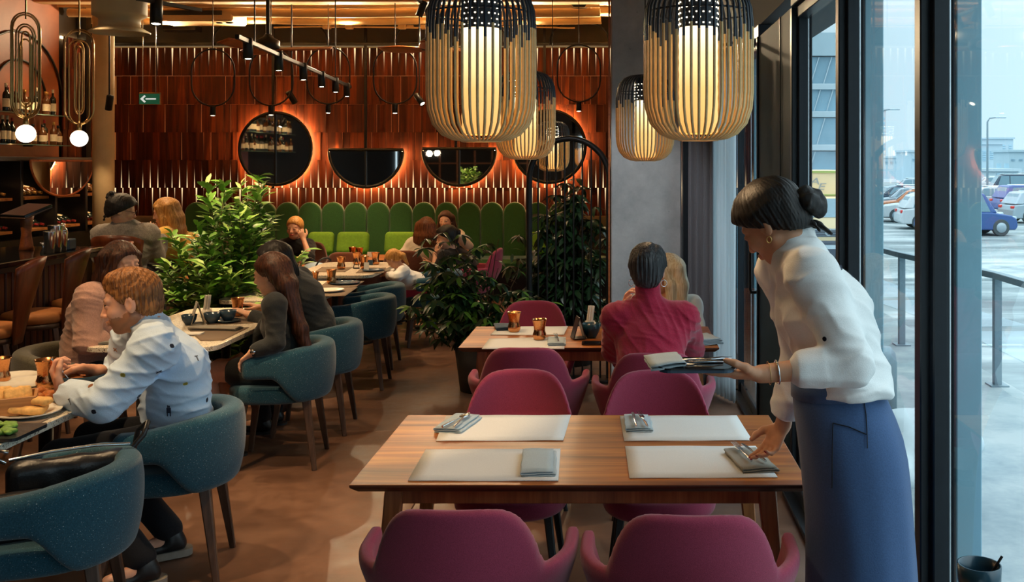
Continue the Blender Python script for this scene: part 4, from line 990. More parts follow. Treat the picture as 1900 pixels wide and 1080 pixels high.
# ------------------------------------------------------------------ bamboo pendant lamps
def rod_mesh(split, name, R=.16, H=.475):
    """one cage rod in the x-z plane, natural below the dyed top"""
    prof = [(.055, .004), (.085, .008), (.115, .022), (.142, .052), (.156, .095), (R, .14), (R, split - .001), (R, split + .001), (R, H - .13), (.156, H - .085), (.142, H - .045), (.115, H - .018), (.085, H - .005), (.05, H)]
    b = MB(); k = 7; r = .0042; ring = []
    pts = [Vector((x, 0, z)) for x, z in prof]
    b.tube(pts[:k + 0] , r, 6, 0, cap=True); b.tube(pts[k - 1:], r * 1.02, 6, 1, cap=True)
    return b.mesh(name, ['bamboo', 'bamboo_black'])
RODS = [rod_mesh(s, 'rod') for s in (.335, .295, .315)]
def bamboo_lamp(label, loc, power, n=46):
    t = thing('pendant_lamp', label, 'lamp', loc, 0, 'bamboo cage pendant lamps')
    for i in range(n): link('cage_rod', RODS[(i * 2 + i // 5) % 3], t, None, (0, 0, 2 * PI * i / n))
    MB().tube([(.056 * math.cos(a), .056 * math.sin(a), .004) for a in np.linspace(0, 2 * PI, 25)[:-1]], .006, 6, closed=True).obj('foot_ring', 'bamboo', t)
    MB().tube([(.152 * math.cos(a), .152 * math.sin(a), .38) for a in np.linspace(0, 2 * PI, 33)[:-1]], .003, 5, closed=True).obj('hoop', 'bamboo_black', t)
    b = MB()
    for k in range(9): b.lathe([(.0570, .02 + k * .035), (.0585, .0375 + k * .035), (.0570, .055 + k * .035)], n=28, capends=False)
    b.obj('inner_shade', 'lamp_glow', t)
    MB().lathe([(.0575, .335), (.058, .338), (.058, .455), (.05, .47), (0, .472)], n=28).obj('upper_shade', 'bamboo_black', t)
    h = MB()
    for j in range(6):
        for i in range(18):
            a = 2 * PI * (i + .5 * (j % 2)) / 18; c = (.0585 * math.cos(a), .0585 * math.sin(a), .345 + j * .016); h.box(c, (.003, .004, .0035), rot=Euler((0, 0, a)))
    o = h.obj('light_holes', 'lamp_bulb', t); o['kind'] = 'stuff'
    MB().tube([(0, 0, .47), (0, 0, ZC - loc[2])], .004, 6).obj('cord', 'black_metal', t)
    MB().lathe([(.05, 0), (.05, .03), (0, .032)], (0, 0, ZC - loc[2] - .03), 16).obj('ceiling_rose', 'black_metal', t)
    spot_light('bulb', Vector(loc) + Vector((0, 0, .012)), Vector(loc) + Vector((0, 0, -1)), power, 2.5, .8, radius=.05, parent=t)
D1, D2 = 3.0, 5.45
def lamp_at(px, pyb, d): p = P(px, pyb, d); return (p.x, p.y, p.z)
bamboo_lamp('large bamboo cage lamp left over the nearest table', lamp_at(893, 263, D1), 9)
bamboo_lamp('large bamboo cage lamp right over the nearest table, by the window', lamp_at(1296, 261, D1), 6)
bamboo_lamp('bamboo cage lamp left over the second table, behind the large left lamp', lamp_at(975, 296, D2), 10)
bamboo_lamp('bamboo cage lamp right over the second table, before the concrete pillar', lamp_at(1197, 299, 5.6), 8)
bamboo_lamp('small far bamboo cage lamp seen above the arched screen', lamp_at(1025, 318, 9.6), 10)
bamboo_lamp('small far bamboo cage lamp half hidden by the concrete pillar', lamp_at(1160, 318, 9.7), 8)

# ------------------------------------------------------------------ golden loop pendants over the bar
def stadium(wd, ht, n=10):
    r = wd / 2; return [(r * math.cos(a), ht / 2 - r + r * math.sin(a)) for a in np.linspace(0, PI, n)] + [(-r * math.cos(a), -ht / 2 + r - r * math.sin(a)) for a in np.linspace(0, PI, n)]
def loop_pendant(label, px, py, d, rz0, spread):
    c = P(px, py, d); t = thing('loop_pendant', label, 'lamp', c, 0, 'golden loop pendants over the bar')
    MB().sphere((0, 0, 0), .058, 24).obj('globe', 'globe_glow', t); point_light('bulb', c, 14, (1, .82, .58), .058, t)
    MB().lathe([(.012, .05), (.016, .06), (.016, .10), (.006, .11), (.006, .2)], n=14).obj('socket', 'gold_metal', t)
    for k, (wd, ht, dz) in enumerate(((.20, .68, .0), (.185, .66, 0.0), (.15, .60, .02), (.12, .52, .05), (.10, .50, .03), (.08, .47, .05))):
        pts = stadium(wd, ht); a = rz0 + spread * k; ctr = .10 + .68 / 2 - (0.68 - ht) / 2 * (1 if k % 2 == 0 else .3)
        MB().tube([(x * math.cos(a), x * math.sin(a), z + ctr + dz * .3) for x, z in pts], .0055, 6, closed=True).obj('loop', 'gold_metal', t)
    MB().tube([(0, 0, .74), (0, 0, ZC - c.z)], .006, 6).obj('rod', 'gold_metal', t)
loop_pendant('golden nested loop pendant with glowing globe, seen edge on at the far left', 48, 248, 6.5, 1.15, .07)
loop_pendant('golden nested loop pendant with glowing globe beside the round column', 147, 257, 7.2, .05, .5)
c = P(90, 290, 6.8)
t = thing('loop_pendant', 'golden loop pendant over the near end of the bar outside the view', 'lamp', (-3.95, 5.4, 1.95)) if False else None

# ------------------------------------------------------------------ track lights
def spot_head(parent, p, tgt, size=1.0, power=0, ang=1.1):
    """one cylindrical spot of a track, hung from point p and aimed at tgt"""
    p = Vector(p); d = (Vector(tgt) - p).normalized(); L = .15 * size; r = .034 * size; o = Vector(parent.location)
    a = p - o + Vector((0, 0, -.05 * size)); R = Vector((0, 0, 1)).rotation_difference(d)
    h = MB().lathe([(.0, -L * .5), (r * .9, -L * .5), (r, -L * .45), (r, L * .5), (r * .86, L * .5), (r * .84, L * .44), (0, L * .44)], a, 16, axis=d).obj('spot_head', 'black_metal', parent)
    MB().lathe([(r * .80, 0), (r * .6, .004), (0, .006)], a + d * (L * .45), 14, axis=d).obj('lens', 'spot_lens', h)
    MB().tube([a, p - o], .008 * size, 6).obj('stem', 'black_metal', h)
    if power: spot_light('bulb', p + Vector((0, 0, -.05 * size)) + d * (L * .55), tgt, power, ang, .5, radius=.03, parent=parent)
ta, tb = P(440, 68, 7.4), P(650, 161, 12.2)
t = thing('track_light', 'black suspended track with six lit spots running to the plank wall', 'track light', ta)
MB().bar((0, 0, 0), tb - ta, (.035, .03)).obj('track', 'black_metal', t)
for u in (.10, .80):
    q = (tb - ta) * u; MB().tube([q, q + Vector((0, 0, ZC - (ta + q).z))], .006, 6).obj('suspension', 'black_metal', t)
for i, (px, py) in enumerate(((463, 92), (525, 118), (573, 137), (611, 149), (639, 163), (661, 175))):
    u = (.06, .26, .46, .64, .80, .95)[i]; q = ta + (tb - ta) * u
    spot_head(t, q, (q.x + .15, q.y - .2, 0), 1.1, 60 if i % 2 == 0 else 40, 1.25)
def small_spot(label, px, py, d, tgt, power, ang=1.0, size=1.1):
    p = P(px, py, d); t = thing('spotlight', label, 'spotlight', p, 0, 'black ceiling spots')
    MB().tube([(0, 0, 0), (0, 0, ZC - p.z)], .009, 6).obj('rod', 'black_metal', t)
    spot_head(t, p, tgt, size, power, ang)
small_spot('black spot hanging left of the first round mirror track', 541, 172, 12.4, (-3.3, 13.6, .9), 40)
small_spot('black spot with glaring lens beside the large bamboo lamp', 778, 176, 12.4, (-1.2, 11.6, 1.0), 50)
small_spot('black spot under the rail left of the round column', 203, 181, 11.0, (-6.0, 11.5, 1.2), 50)
tl = P(290, 12, 9.2)
t = thing('track_light', 'short black track with one large spot above the exit sign', 'track light', tl)
MB().bar((-.08, -.2, .04), (.20, .5, .04), (.035, .03)).obj('track', 'black_metal', t); MB().tube([(0, 0, .04), (0, 0, ZC - tl.z)], .008, 6).obj('suspension', 'black_metal', t)
spot_head(t, tl + Vector((0, 0, .03)), (tl.x + .2, tl.y - .6, 0), 1.6, 90, 1.2)
# ceiling tracks added over the room as fill light, mostly outside the view
def ceiling_track(label, x, y0, y1, spots):
    t = thing('track_light', label, 'track light', (x, (y0 + y1) / 2, ZC - .25)); 
    MB().box((0, 0, 0), (.035, y1 - y0, .03)).obj('track', 'black_metal', t)
    for y in (y0, y1): MB().tube([(0, y - (y0 + y1) / 2, 0), (0, y - (y0 + y1) / 2, .26)], .006, 6).obj('suspension', 'black_metal', t)
    for y, tgt, pw, ang in spots:
        if 'neutral' in label: spot_head(t, (x, y, ZC - .26), tgt, 1.2); spot_light('bulb', (x, y + .1, ZC - .40), tgt, pw, ang, .6, (.92, .95, 1.0), parent=t); continue
        spot_head(t, (x, y, ZC - .26), tgt, 1.2, pw, ang)
ceiling_track('ceiling track above the stone tables', -2.55, 2.6, 9.2, [(3.2, (-2.5, 4.0, .8), 165, 1.1), (4.6, (-2.4, 4.6, .8), 150, 1.0), (5.9, (-2.6, 5.9, .8), 140, 1.0), (6.6, (-2.95, 7.5, 1.0), 330, .8), (8.6, (-2.5, 9.2, .7), 110, 1.0)])
ceiling_track('ceiling track above the bar', -5.0, 4.2, 9.2, [(5.2, (-4.0, 6.2, 1), 80, 1.2), (7.0, (-3.7, 7.4, .8), 110, 1.1), (8.8, (-3.6, 8.4, 1.2), 120, 1.0), (6.2, (-6.7, 11.2, 1.2), 55, .7)])
ceiling_track('ceiling track above the wooden tables', -1.2, 1.6, 6.4, [(2.4, (-.75, 3.75, .75), 45, .5), (3.6, (-.95, 4.15, 0), 190, .62), (5.0, (-1.4, 5.6, 0), 110, 1.0), (6.2, (-.6, 5.9, .7), 45, 1.0)])
ceiling_track('neutral ceiling track lighting the concrete pillar', -.75, 4.9, 5.9, [(5.4, (.05, 7.9, 1.1), 150, .62)])  # added to brighten the pillar
ceiling_track('ceiling track above the far tables', -2.2, 9.8, 12.6, [(10.0, (-2.4, 10.3, .7), 110, 1.1), (11.2, (-3.4, 11.4, .7), 110, 1.1), (11.6, (-1.6, 12.4, .8), 60, .9), (12.2, (-3.8, 12.9, .6), 70, .9)])

# ------------------------------------------------------------------ thin oval ring pendants near the plank wall
for i, (px, py, d) in enumerate(((395, 144, 11.9), (503, 143, 12.0), (609, 140, 12.6), (733, 140, 12.2), (1074, 136, 12.0))):
    c = P(px, py, d); k = d / F
    t = thing('ring_pendant', ['thin black oval ring lamp left of the first round mirror', 'thin black oval ring lamp above the first round mirror', 'thin black oval ring lamp behind the spot track', 'thin black oval ring lamp left of the large bamboo lamp', 'thin black oval ring lamp left of the concrete pillar'][i], 'lamp', c, 0, 'thin oval ring lamps')
    MB().tube([(x, 0, z) for x, z in stadium(80 * k, 106 * k, 12)], .010, 6, closed=True).obj('ring', 'black_metal', t)
    MB().lathe([(0, -53 * k), (.03, -53 * k), (.032, -54 * k), (.032, -53 * k - .11), (0, -53 * k - .11)], n=14).obj('spot_head', 'black_metal', t)
    MB().lathe([(.026, -.004), (0, -.008)], (0, 0, -53 * k - .108), 12).obj('lens', 'spot_lens', t)
    MB().tube([(0, 0, 53 * k), (0, 0, ZC - c.z)], .005, 6).obj('cord', 'black_metal', t)
    if i in (1, 2, 3): spot_light('bulb', c + Vector((0, 0, -53 * k - .13)), (c.x, c.y + .4, 0), 40, 1.3, .6, parent=t)
# ------------------------------------------------------------------ ceiling fans
for i, (px, py, d) in enumerate(((497, 84, 10.8), (800, 84, 11.2), (1075, 10, 12.6))):
    c = P(px, py, d); t = thing('ceiling_fan', ['ceiling fan with reddish wooden blades above the first round mirror', 'ceiling fan with wooden blades half behind the large bamboo lamp', 'small black ceiling rose with rod at the upper right of the plank wall'][i], 'fan', c)
    MB().tube([(0, 0, 0), (0, 0, ZC - c.z)], .022 if i < 2 else .012, 8).obj('rod', 'black_metal', t)
    MB().lathe([(.0, -.06), (.10, -.055), (.125, -.02), (.12, .05), (.05, .09), (.03, .12)] if i < 2 else [(0, -.03), (.10, -.03), (.11, .02), (0, .03)], n=20).obj('motor', 'black_metal', t)
    MB().lathe([(.05, 0), (.11, .02), (.11, .05), (0, .06)], (0, 0, ZC - c.z - .10), 18).obj('canopy_cup', 'black_metal', t)
    if i < 2:
        for k in range(3):
            a = .15 + k * 2 * PI / 3 + i * .5; b = MB()
            def f(u, v): 
                w_ = (.055 + .05 * math.sin(min(1, u * 1.15) * PI * .85)); x = .10 + u * .56; y = (v - .5) * 2 * w_; z = -.035 + y * .25 + .02 * u
                return Vector((x * math.cos(a) - y * math.sin(a), x * math.sin(a) + y * math.cos(a), z))
            b.grid(f, 8, 4); o = b.obj('blade', 'fan_wood', t); m = o.modifiers.new('thickness', 'SOLIDIFY'); m.thickness = .012
# ------------------------------------------------------------------ exit sign, duct, air conditioner, camera
c = P(277.5, 183, 12.0); k = 12.0 / F
t = thing('exit_sign', 'hanging green exit sign with a white arrow pointing left', 'sign', c)
MB().box((0, .02, 0), (39 * k, .04, 23 * k), ch=.004).obj('case', 'gold_metal', t); MB().box((0, -.004, -.004), (37 * k, .012, 19 * k)).obj('panel', 'exit_green', t)
b = MB(); b.box((.02, -.013, -.004), (.12, .006, .016)); b.add([(-.105, -.016, -.004), (-.055, -.016, .040), (-.040, -.016, .028), (-.075, -.016, -.004), (-.040, -.016, -.036), (-.055, -.016, -.048), (-.105, -.010, -.004), (-.055, -.010, .040), (-.040, -.010, .028), (-.075, -.010, -.004), (-.040, -.010, -.036), (-.055, -.010, -.048)],
    [(0, 3, 2, 1), (0, 5, 4, 3), (0, 1, 7, 6), (1, 2, 8, 7), (2, 3, 9, 8), (3, 4, 10, 9), (4, 5, 11, 10), (5, 0, 6, 11)])
b.obj('arrow', 'exit_white', t)
for px in (265, 289): MB().tube([((px - 277.5) * k, 0, 11 * k), ((px - 277.5) * k, 0, ZC - c.z)], .006, 5).obj('hanger', 'steel', t)
c = P(222, 62, 9.2); k = 9.2 / F
t = thing('air_duct', 'wide beige round air duct with flared lip by the column', 'duct', c)
MB().lathe([(52 * k, 0), (53 * k, .012), (40 * k, .05), (36 * k, .06), (36 * k, .13), (47 * k, .16), (47 * k, .18), (47 * k, ZC - c.z - .02)], n=40, capends=False).obj('duct_pipe', 'duct_beige', t)
o = MB().lathe([(0, .08), (35 * k, .075)], n=40, capends=False).obj('grille', 'dark_wall', t)
c = P(375, 33, 13.0); k = 13.0 / F
t = thing('air_conditioner', 'long beige ceiling air conditioner left of the fan', 'air conditioner', c)
MB().box((0, 0, 0), (140 * k, .5, 22 * k), ch=.02).obj('case', 'beige_paint', t); MB().box((-8 * k, -.26, 4 * k), (118 * k, .02, 8 * k)).obj('vent', 'dark_wall', t)
for x in (40, 58): MB().lathe([(7 * k, 0), (5 * k, .01), (0, .01)], (x * k, -.12, -11 * k - .005), 14, axis=(0, 0, -1)).obj('fan_port', 'dark_wall', t)
MB().box((0, 0, 19 * k + (ZC - c.z - 19 * k) / 2 - 4 * k), (.3, .2, ZC - c.z - 8 * k)).obj('hanger', 'beige_paint', t)
o = MB().box(P(338, 53, 13.7), (66 * k, .2, 12 * k), ch=.01).obj('speaker', 'cabinet_black'); tag(o, 'black box speaker under the air conditioner on the grey band', 'speaker')
c = P(1104, 18, 12.9)
t = thing('security_camera', 'small beige dome security camera by the pillar', 'camera', c)
MB().lathe([(.0, -.05), (.04, -.045), (.055, -.01), (.055, .03), (.03, .05), (0, .05)], n=18).obj('dome', 'beige_paint', t); MB().sphere((-.01, -.045, -.01), .022, 10).obj('eye', 'black_gloss', t)
MB().tube([(.03, 0, .04), (.05, .0, .09), (.05, .0, ZC - c.z)], .012, 6).obj('arm', 'beige_paint', t)
# ------------------------------------------------------------------ mirrors on the plank wall
def mirror(name, label, px, py, rpx, half):
    k = 13.82 / F; c = P(px, py, 13.82); t = thing(name, label, 'mirror', c); r = rpx * k
    a0, a1 = (PI, 2 * PI) if half else (0, 2 * PI); n = 40
    arc = [(r * math.cos(a), r * math.sin(a)) for a in np.linspace(a0, a1, n + 1)]
    if not half: arc = arc[:-1]
    M = Matrix(((1, 0, 0, 0), (0, 0, 1, 0), (0, 1, 0, 0), (0, 0, 0, 1)))
    MB().prism([(x * .97, y * .97) for x, y in arc], 0.0, .012, 0, M).obj('mirror_pane', 'mirror_glass', t)
    MB().tube([(x, 0, z) for x, z in arc], .022, 8, closed=True).obj('frame', 'black_metal', t)
    MB().box((0, -.012, -r / 2 if half else 0), (.022, .016, r if half else 2 * r)).obj('bar', 'black_metal', t)
    ring = [(x * .93, .085, z * .93) for x, z in arc]
    MB().tube(ring, .018, 6, closed=not half).obj('back_light', 'led_halo', t)
    for s in (-1, 1): MB().box((s * r * .5, .08, -r * .3), (.05, .14, .05)).obj('standoff', 'black_metal', t)
mirror('round_mirror', 'round black-framed mirror reflecting the bottle shelves, on the plank wall', 511, 276, 67, False)
mirror('half_round_mirror', 'half-round mirror beside the round one, under the spots', 679, 278, 69, True)
mirror('half_round_mirror', 'half-round mirror below the large left bamboo lamp', 852, 276, 68, True)
mirror('round_mirror', 'round black-framed mirror behind the arched screen and small lamp', 1019, 272, 67, False)
# added lamps without any fixture, brightening the ceiling
for i in range(6):
    x = -6.0 + i * 1.2
    spot_light('cove_bulb', (x, 13.3, 3.42), (x, 12.7, 3.8), 210, 2.6, .9, (1, .76, .46))
# ------------------------------------------------------------------ plants
def leaf_mesh(name, mats, L, Wd, bend=.25, fold=.25, k=3):
    v = []; f = []
    for i in range(k + 1):
        u = i / k; w_ = Wd / 2 * math.sin(PI * min(.97, u * .9 + .06)) ** .8 if i < k else 0.002
        z = -bend * L * u * u
        v += [(L * u, -w_, z + fold * w_), (L * u, 0, z), (L * u, w_, z + fold * w_)]
        if i: a = 3 * (i - 1); f += [(a, a + 3, a + 4, a + 1), (a + 1, a + 4, a + 5, a + 2)]
    return MB().add(v, f, 0, True).mesh(name, mats)
def dirm(d, roll=0.0):
    d = Vector(d).normalized(); up = Vector((0, 0, 1)); y = up.cross(d)
    if y.length < .05: y = Vector((0, 1, 0))
    y.normalize(); z = d.cross(y); M = Matrix((d, y, z)).transposed()
    return M @ Matrix.Rotation(roll, 3, 'X')
def plant(name, label, loc, h, leaves, mats, spread, stems, seed, per, L, big=300, whorl=0, pot=(.2, .34), shape=None, droop=0.0, lfn=None):
    r = random.Random(seed); t = thing(name, label, 'plant', loc)
    p0, ph = pot
    po = MB().lathe([(0, 0), (p0 * .8, 0), (p0, ph), (p0 * .93, ph), (p0 * .9, ph - .04), (0, ph - .04)], n=28).obj('pot', 'pot_dark', t)
    MB().lathe([(p0 * .9, ph - .035), (0, ph - .03)], n=20).obj('soil', 'soil', po)
    meshes = [leaf_mesh(name + '_leaf', m, L, L * .36 * s_, bnd) for m, s_, bnd in mats]
    allv = []; nodes = []
    for s in range(stems):
        a = r.uniform(0, 2 * PI); base = Vector((r.uniform(-.4, .4) * p0, r.uniform(-.4, .4) * p0, ph - .04))
        top = shape(r, a) if shape else Vector((math.cos(a) * spread * r.uniform(.2, 1), math.sin(a) * spread * r.uniform(.2, 1), h * r.uniform(.55, 1.0)))
        pts = []
        for i in range(7):
            u = i / 6; p = base.lerp(top, u); p.z = base.z + (top.z - base.z) * (u ** (.8 if not droop else .7)) - droop * u * u * r.uniform(.5, 1)
            p += Vector((r.uniform(-1, 1), r.uniform(-1, 1), 0)) * .02 * (i > 0); pts.append(p)
        MB().tube(pts, [.009 * (1 - i / 8) for i in range(7)], 5).obj('stem', 'bark', t)
        for k in range(per):
            u = .18 + .82 * (k + r.random()) / per; i = min(5, int(u * 6)); p = pts[i].lerp(pts[i + 1], u * 6 - i); tg = (pts[i + 1] - pts[i]).normalized()
            nodes.append((p, tg, u))
    for p, tg, u in nodes:
        n = whorl or 1; a0 = r.uniform(0, 2 * PI)
        tw = Vector((0, 0, 0))
        if whorl:
            side = Vector((math.cos(a0), math.sin(a0), r.uniform(-.1, .6))).normalized(); tw = side * r.uniform(.06, .18)
        for k in range(n):
            a = a0 + 2 * PI * k / n if whorl else r.uniform(0, 2 * PI)
            d = Vector((math.cos(a), math.sin(a), r.uniform(-.15, .75) if not whorl else r.uniform(-.5, .15))) + tg * (.4 if not whorl else .0)
            allv.append((p + tw, dirm(d, r.uniform(-.5, .5)), r.uniform(.7, 1.15), r.choice(meshes)))
    # nearest to the viewer first: those become single leaves
    allv.sort(key=lambda q: (loc[1] + q[0].y) - 0.15 * r.random()); allv = allv[:leaves]
    pick = allv[:big]; rest = {}
    for p, M, s, me in pick:
        o = link('leaf', me, t); o.matrix_local = Matrix.Translation(p) @ (M * s).to_4x4()
    for p, M, s, me in allv[big:]: rest.setdefault(me.name, (me, []))[1].append((p, M, s))
    for me, lst in rest.values():
        co = np.array([v.co for v in me.vertices]); fs = [tuple(f.vertices) for f in me.polygons]; b = MB()
        for p, M, s in lst: b.add((co * s) @ np.array(M).T + np.array(p), fs, 0, True)
        o = b.obj('leaves_behind', me.materials[0].name, t); o['kind'] = 'stuff'
    return t
def laurel_shape(r, a):
    z = r.choice([r.uniform(.3, .8), r.uniform(.5, 1.0), r.uniform(.8, 1.3), r.uniform(1.0, 1.68)]); w_ = .66 * (1 - ((z - .75) / 1.15) ** 2 if z > .75 else 1) + .05
    return Vector((min(math.cos(a) * w_ * r.uniform(.3, 1) + (.08 if z > 1.3 else -.0), .20 if z > 1.05 else .50), math.sin(a) * w_ * .8 * r.uniform(.3, 1), z))
plant('laurel_plant', 'tall bushy green plant standing between the bar stools and stone tables', (-2.98, 7.75, 0), 1.7, 5400, (('leaf_green', 1, .2), ('leaf_green', 1.1, .35), ('leaf_light', .95, .15)), 0.5, 110, 3, 50, .125, 300, pot=(.26, .28), shape=laurel_shape)
def sch_shape1(r, a):
    z = r.uniform(.35, 1.22); w_ = .48 * (1 - ((z - .6) / .8) ** 2) + .10
    return Vector((math.cos(a) * w_ * r.uniform(.4, 1), math.sin(a) * w_ * .7 * r.uniform(.4, 1), z))
plant('umbrella_plant', 'dark umbrella plant with drooping leaf whorls left of the arched screen', (-1.05, 7.75, 0), 1.3, 1700, (('leaf_dark', 1, .35), ('leaf_dark', 1.1, .5), ('leaf_green', .9, .3)), .5, 34, 11, 9, .105, 300, whorl=7, pot=(.22, .34), shape=sch_shape1)
def sch_shape2(r, a):
    z = r.uniform(.5, 1.62); w_ = .40 * (1 - ((z - .9) / 1.0) ** 2) + .08
    return Vector((math.cos(a) * w_ * r.uniform(.4, 1), math.sin(a) * w_ * .55 * r.uniform(.4, 1), z))
plant('umbrella_plant', 'tall dark umbrella plant behind the arched black screen', (-.42, 8.75, 0), 1.7, 1900, (('leaf_dark', 1, .35), ('leaf_dark', 1.15, .5)), .4, 34, 23, 10, .125, 300, whorl=7, pot=(.22, .36), shape=sch_shape2)
# garnish of leaves standing on the floor between second and third stone table
plant('potted_shrub', 'low leafy potted plant between the second and third stone tables', (-2.42, 7.08, 0), .95, 160, (('leaf_green', 1.0, .3), ('leaf_light', 1.0, .3)), .10, 12, 5, 12, .12, 160, pot=(.10, .55), shape=lambda r, a: Vector((math.cos(a) * .13 * r.random(), math.sin(a) * .11 * r.random(), r.uniform(.62, .92))))
# arched screen of thin bars in front of the tall plant
sc0 = P(1056, 300, 8.05); k = 8.05 / F
t = thing('arched_screen', 'tall arched black metal screen with thin vertical bars', 'screen', (sc0.x, sc0.y, 0))
hw = 74 * k; zt = HC + (300 - 257) * k; r_ = hw
pts = [(-hw, 0, 0)] + [(-hw, 0, z) for z in np.linspace(.3, zt - r_, 4)] + [(-r_ * math.cos(a), 0, zt - r_ + r_ * math.sin(a)) for a in np.linspace(.12, PI - .12, 17)] + [(hw, 0, z) for z in np.linspace(zt - r_, .3, 4)] + [(hw, 0, 0)]
MB().tube(pts, .024, 8).obj('frame', 'black_metal', t)
MB().box((0, 0, .012), (2 * hw + .1, .22, .024), ch=.004).obj('base', 'black_metal', t)
for i in range(8):
    x = -hw + 2 * hw * (i + 1) / 9; z = zt - r_ + math.sqrt(max(0, r_ * r_ - x * x)); MB().tube([(x, 0, .02), (x, 0, z)], .008, 6).obj('rod', 'black_metal', t)
# ------------------------------------------------------------------ tableware
def placemat(label, mat, quad, z=.7505, group=None):
    """thin mat; its corners given on the photo (front-left, back-left, back-right, front-right)"""
    c = [T(px, py, z) for px, py in quad]; ctr = sum(c, Vector()) / 4; th = .003
    n = 10
    def f(u, v): 
        p = (c[0] * (1 - u) + c[3] * u) * (1 - v) + (c[1] * (1 - u) + c[2] * u) * v - ctr; p.z = th + .0008 * math.sin(u * 9 + v * 4); return p
    b = MB().grid(f, n, 6)
    o = b.obj('placemat', mat, None, (ctr.x, ctr.y, z)); m = o.modifiers.new('thickness', 'SOLIDIFY'); m.thickness = th; m.offset = -1; return tag(o, label, 'placemat', group)
G1 = 'pale placemats on the nearest table'
placemat('pale placemat front left on the nearest table, folded napkin on its right', 'placemat_cloth', ((757, 893), (790, 835), (1040, 834), (1036, 893)), group=G1)
placemat('pale placemat back left on the nearest table, napkin roll on its left', 'placemat_cloth', ((809, 819), (828, 772), (1059, 771), (1045, 818)), group=G1)
placemat('pale placemat back right on the nearest table, napkin roll on its left', 'placemat_cloth', ((1158, 819), (1150, 773), (1367, 772), (1396, 818)), group=G1)
placemat('pale placemat front right on the nearest table, by the waitress hand', 'placemat_cloth', ((1168, 888), (1160, 829), (1402, 829), (1443, 887)), group=G1)
placemat('pale placemat near edge of the second table, one cup on it', 'placemat_cloth', ((894, 648), (908, 629), (1050, 626), (1047, 648)), group='pale placemats on the second table')
placemat('pale placemat far edge of the second table, under a copper cup', 'placemat_cloth', ((910, 622), (925, 607), (1054, 606), (1046, 622)), group='pale placemats on the second table')
GD = 'grey placemats on the stone tables'
placemat('grey placemat at the corner of the food table, under the bottom left plate', 'placemat_dark', ((-40, 838), (-30, 782), (92, 777), (30, 806)), group=GD)
placemat('grey placemat on the second stone table near its rounded corner', 'placemat_dark', ((372, 633), (350, 612), (462, 608), (414, 632)), group=GD)
placemat('grey placemat on the second stone table under the blue saucer', 'placemat_dark', ((385, 603), (372, 588), (478, 584), (470, 600)), group=GD)
placemat('grey placemat on the third stone table, front, under a pale plate', 'placemat_dark', ((592, 550), (586, 536), (664, 533), (640, 550)), group=GD)
placemat('grey placemat on the third stone table, back, under a blue plate', 'placemat_dark', ((592, 534), (606, 523), (676, 522), (660, 533)), group=GD)
placemat('grey placemat on the fourth stone table, front right', 'placemat_dark', ((660, 507), (672, 497), (716, 497), (712, 507)), group=GD)
placemat('grey placemat on the fourth stone table, front left', 'placemat_dark', ((584, 505), (597, 496), (655, 496), (640, 505)), group=GD)
# folded napkins
def fold_mesh(w_, l_, layers, name, mat='napkin_cloth', inside=True, th=.0035, gap=.0035):
    """strip folded back and forth, drawn out along y"""
    path = []; z = 0
    for i in range(layers):
        xs = np.linspace(-w_ / 2, w_ / 2, 5) if i % 2 == 0 else np.linspace(w_ / 2, -w_ / 2, 5)
        sh = .004 * i
        for x in xs: path.append((x * (1 - .03 * i) - sh * .3, z + .0012 * math.sin(x * 60 + i)))
        if i < layers - 1:
            s = 1 if i % 2 == 0 else -1; e = path[-1]
            for a in (.35, .75, 1.2): path.append((e[0] + s * (th + gap) * .5 * math.sin(PI * a / 1.55), z + (th + gap) * (a / 1.55)))
        z += th + gap
    b = MB(); n = len(path); ny = 6
    for side in (0,):
        V = []
        for j in range(ny + 1):
            y = -l_ / 2 + l_ * j / ny
            for x, z_ in path: V.append((x + .0015 * math.sin(j * 2.1), y, z_ + .0015 + .001 * math.sin(j * 1.7 + x * 40)))
        b.add(V, [(j * n + i, j * n + i + 1, (j + 1) * n + i + 1, (j + 1) * n + i) for j in range(ny) for i in range(n - 1)], 0, True)
    return b.mesh(name, mat)
def cutlery(parent, kind, loc, rz, tilt=0.0, L=.20):
    b = MB(); 
    b.tube([(0, -L * .5, .003), (0, -L * .3, .0045), (0, 0, .004), (0, L * .12, .005)], [.0045, .0055, .003, .0028], 6)
    if kind == 'fork':
        b.box((0, L * .20, .006), (.020, .05, .002), ch=.0008)
        for i in range(4): b.box((-.0085 + i * .0057, L * .40, .0075), (.0026, .055, .002))
    elif kind == 'knife':
        b.prism([(-.004, L * .10), (.006, L * .12), (.0085, L * .35), (.004, L * .52), (-.004, L * .48)], .004, .0058)
    else:
        b.sphere((0, L * .30, .006), (.016, .03, .005), 12)
    o = b.obj(kind, 'steel', parent, loc); o.rotation_euler = (tilt, 0, rz); return o
def napkin(label, px, py, rz, w_, l_, layers, cut=(), mat='napkin_cloth', z=.7545, group='folded napkins on the nearest table'):
    p = T(px, py, z); o = link('napkin', fold_mesh(w_, l_, layers, 'napkin', mat), None, p, (0, 0, rz)); m = o.modifiers.new('thickness', 'SOLIDIFY'); m.thickness = .003; m.offset = 0
    tag(o, label, 'napkin', group); top = layers * .007 + .003
    for kind, dx, dy, r in cut:
        q = Matrix.Rotation(rz, 3, 'Z') @ Vector((dx, dy, 0)); t = cutlery(None, kind, (p.x + q.x, p.y + q.y, p.z + top), rz + r)
        tag(t, 'steel %s lying on the %s' % (kind, label), kind, None)
    return o
napkin('folded napkin without cutlery, front left placemat', 1000, 862, .06, .105, .26, 3)
napkin('napkin with knife and spoon, back left placemat', 850, 789, -.22, .10, .22, 3, (('spoon', .005, -.03, -.15), ('knife', .022, -.02, .1)))
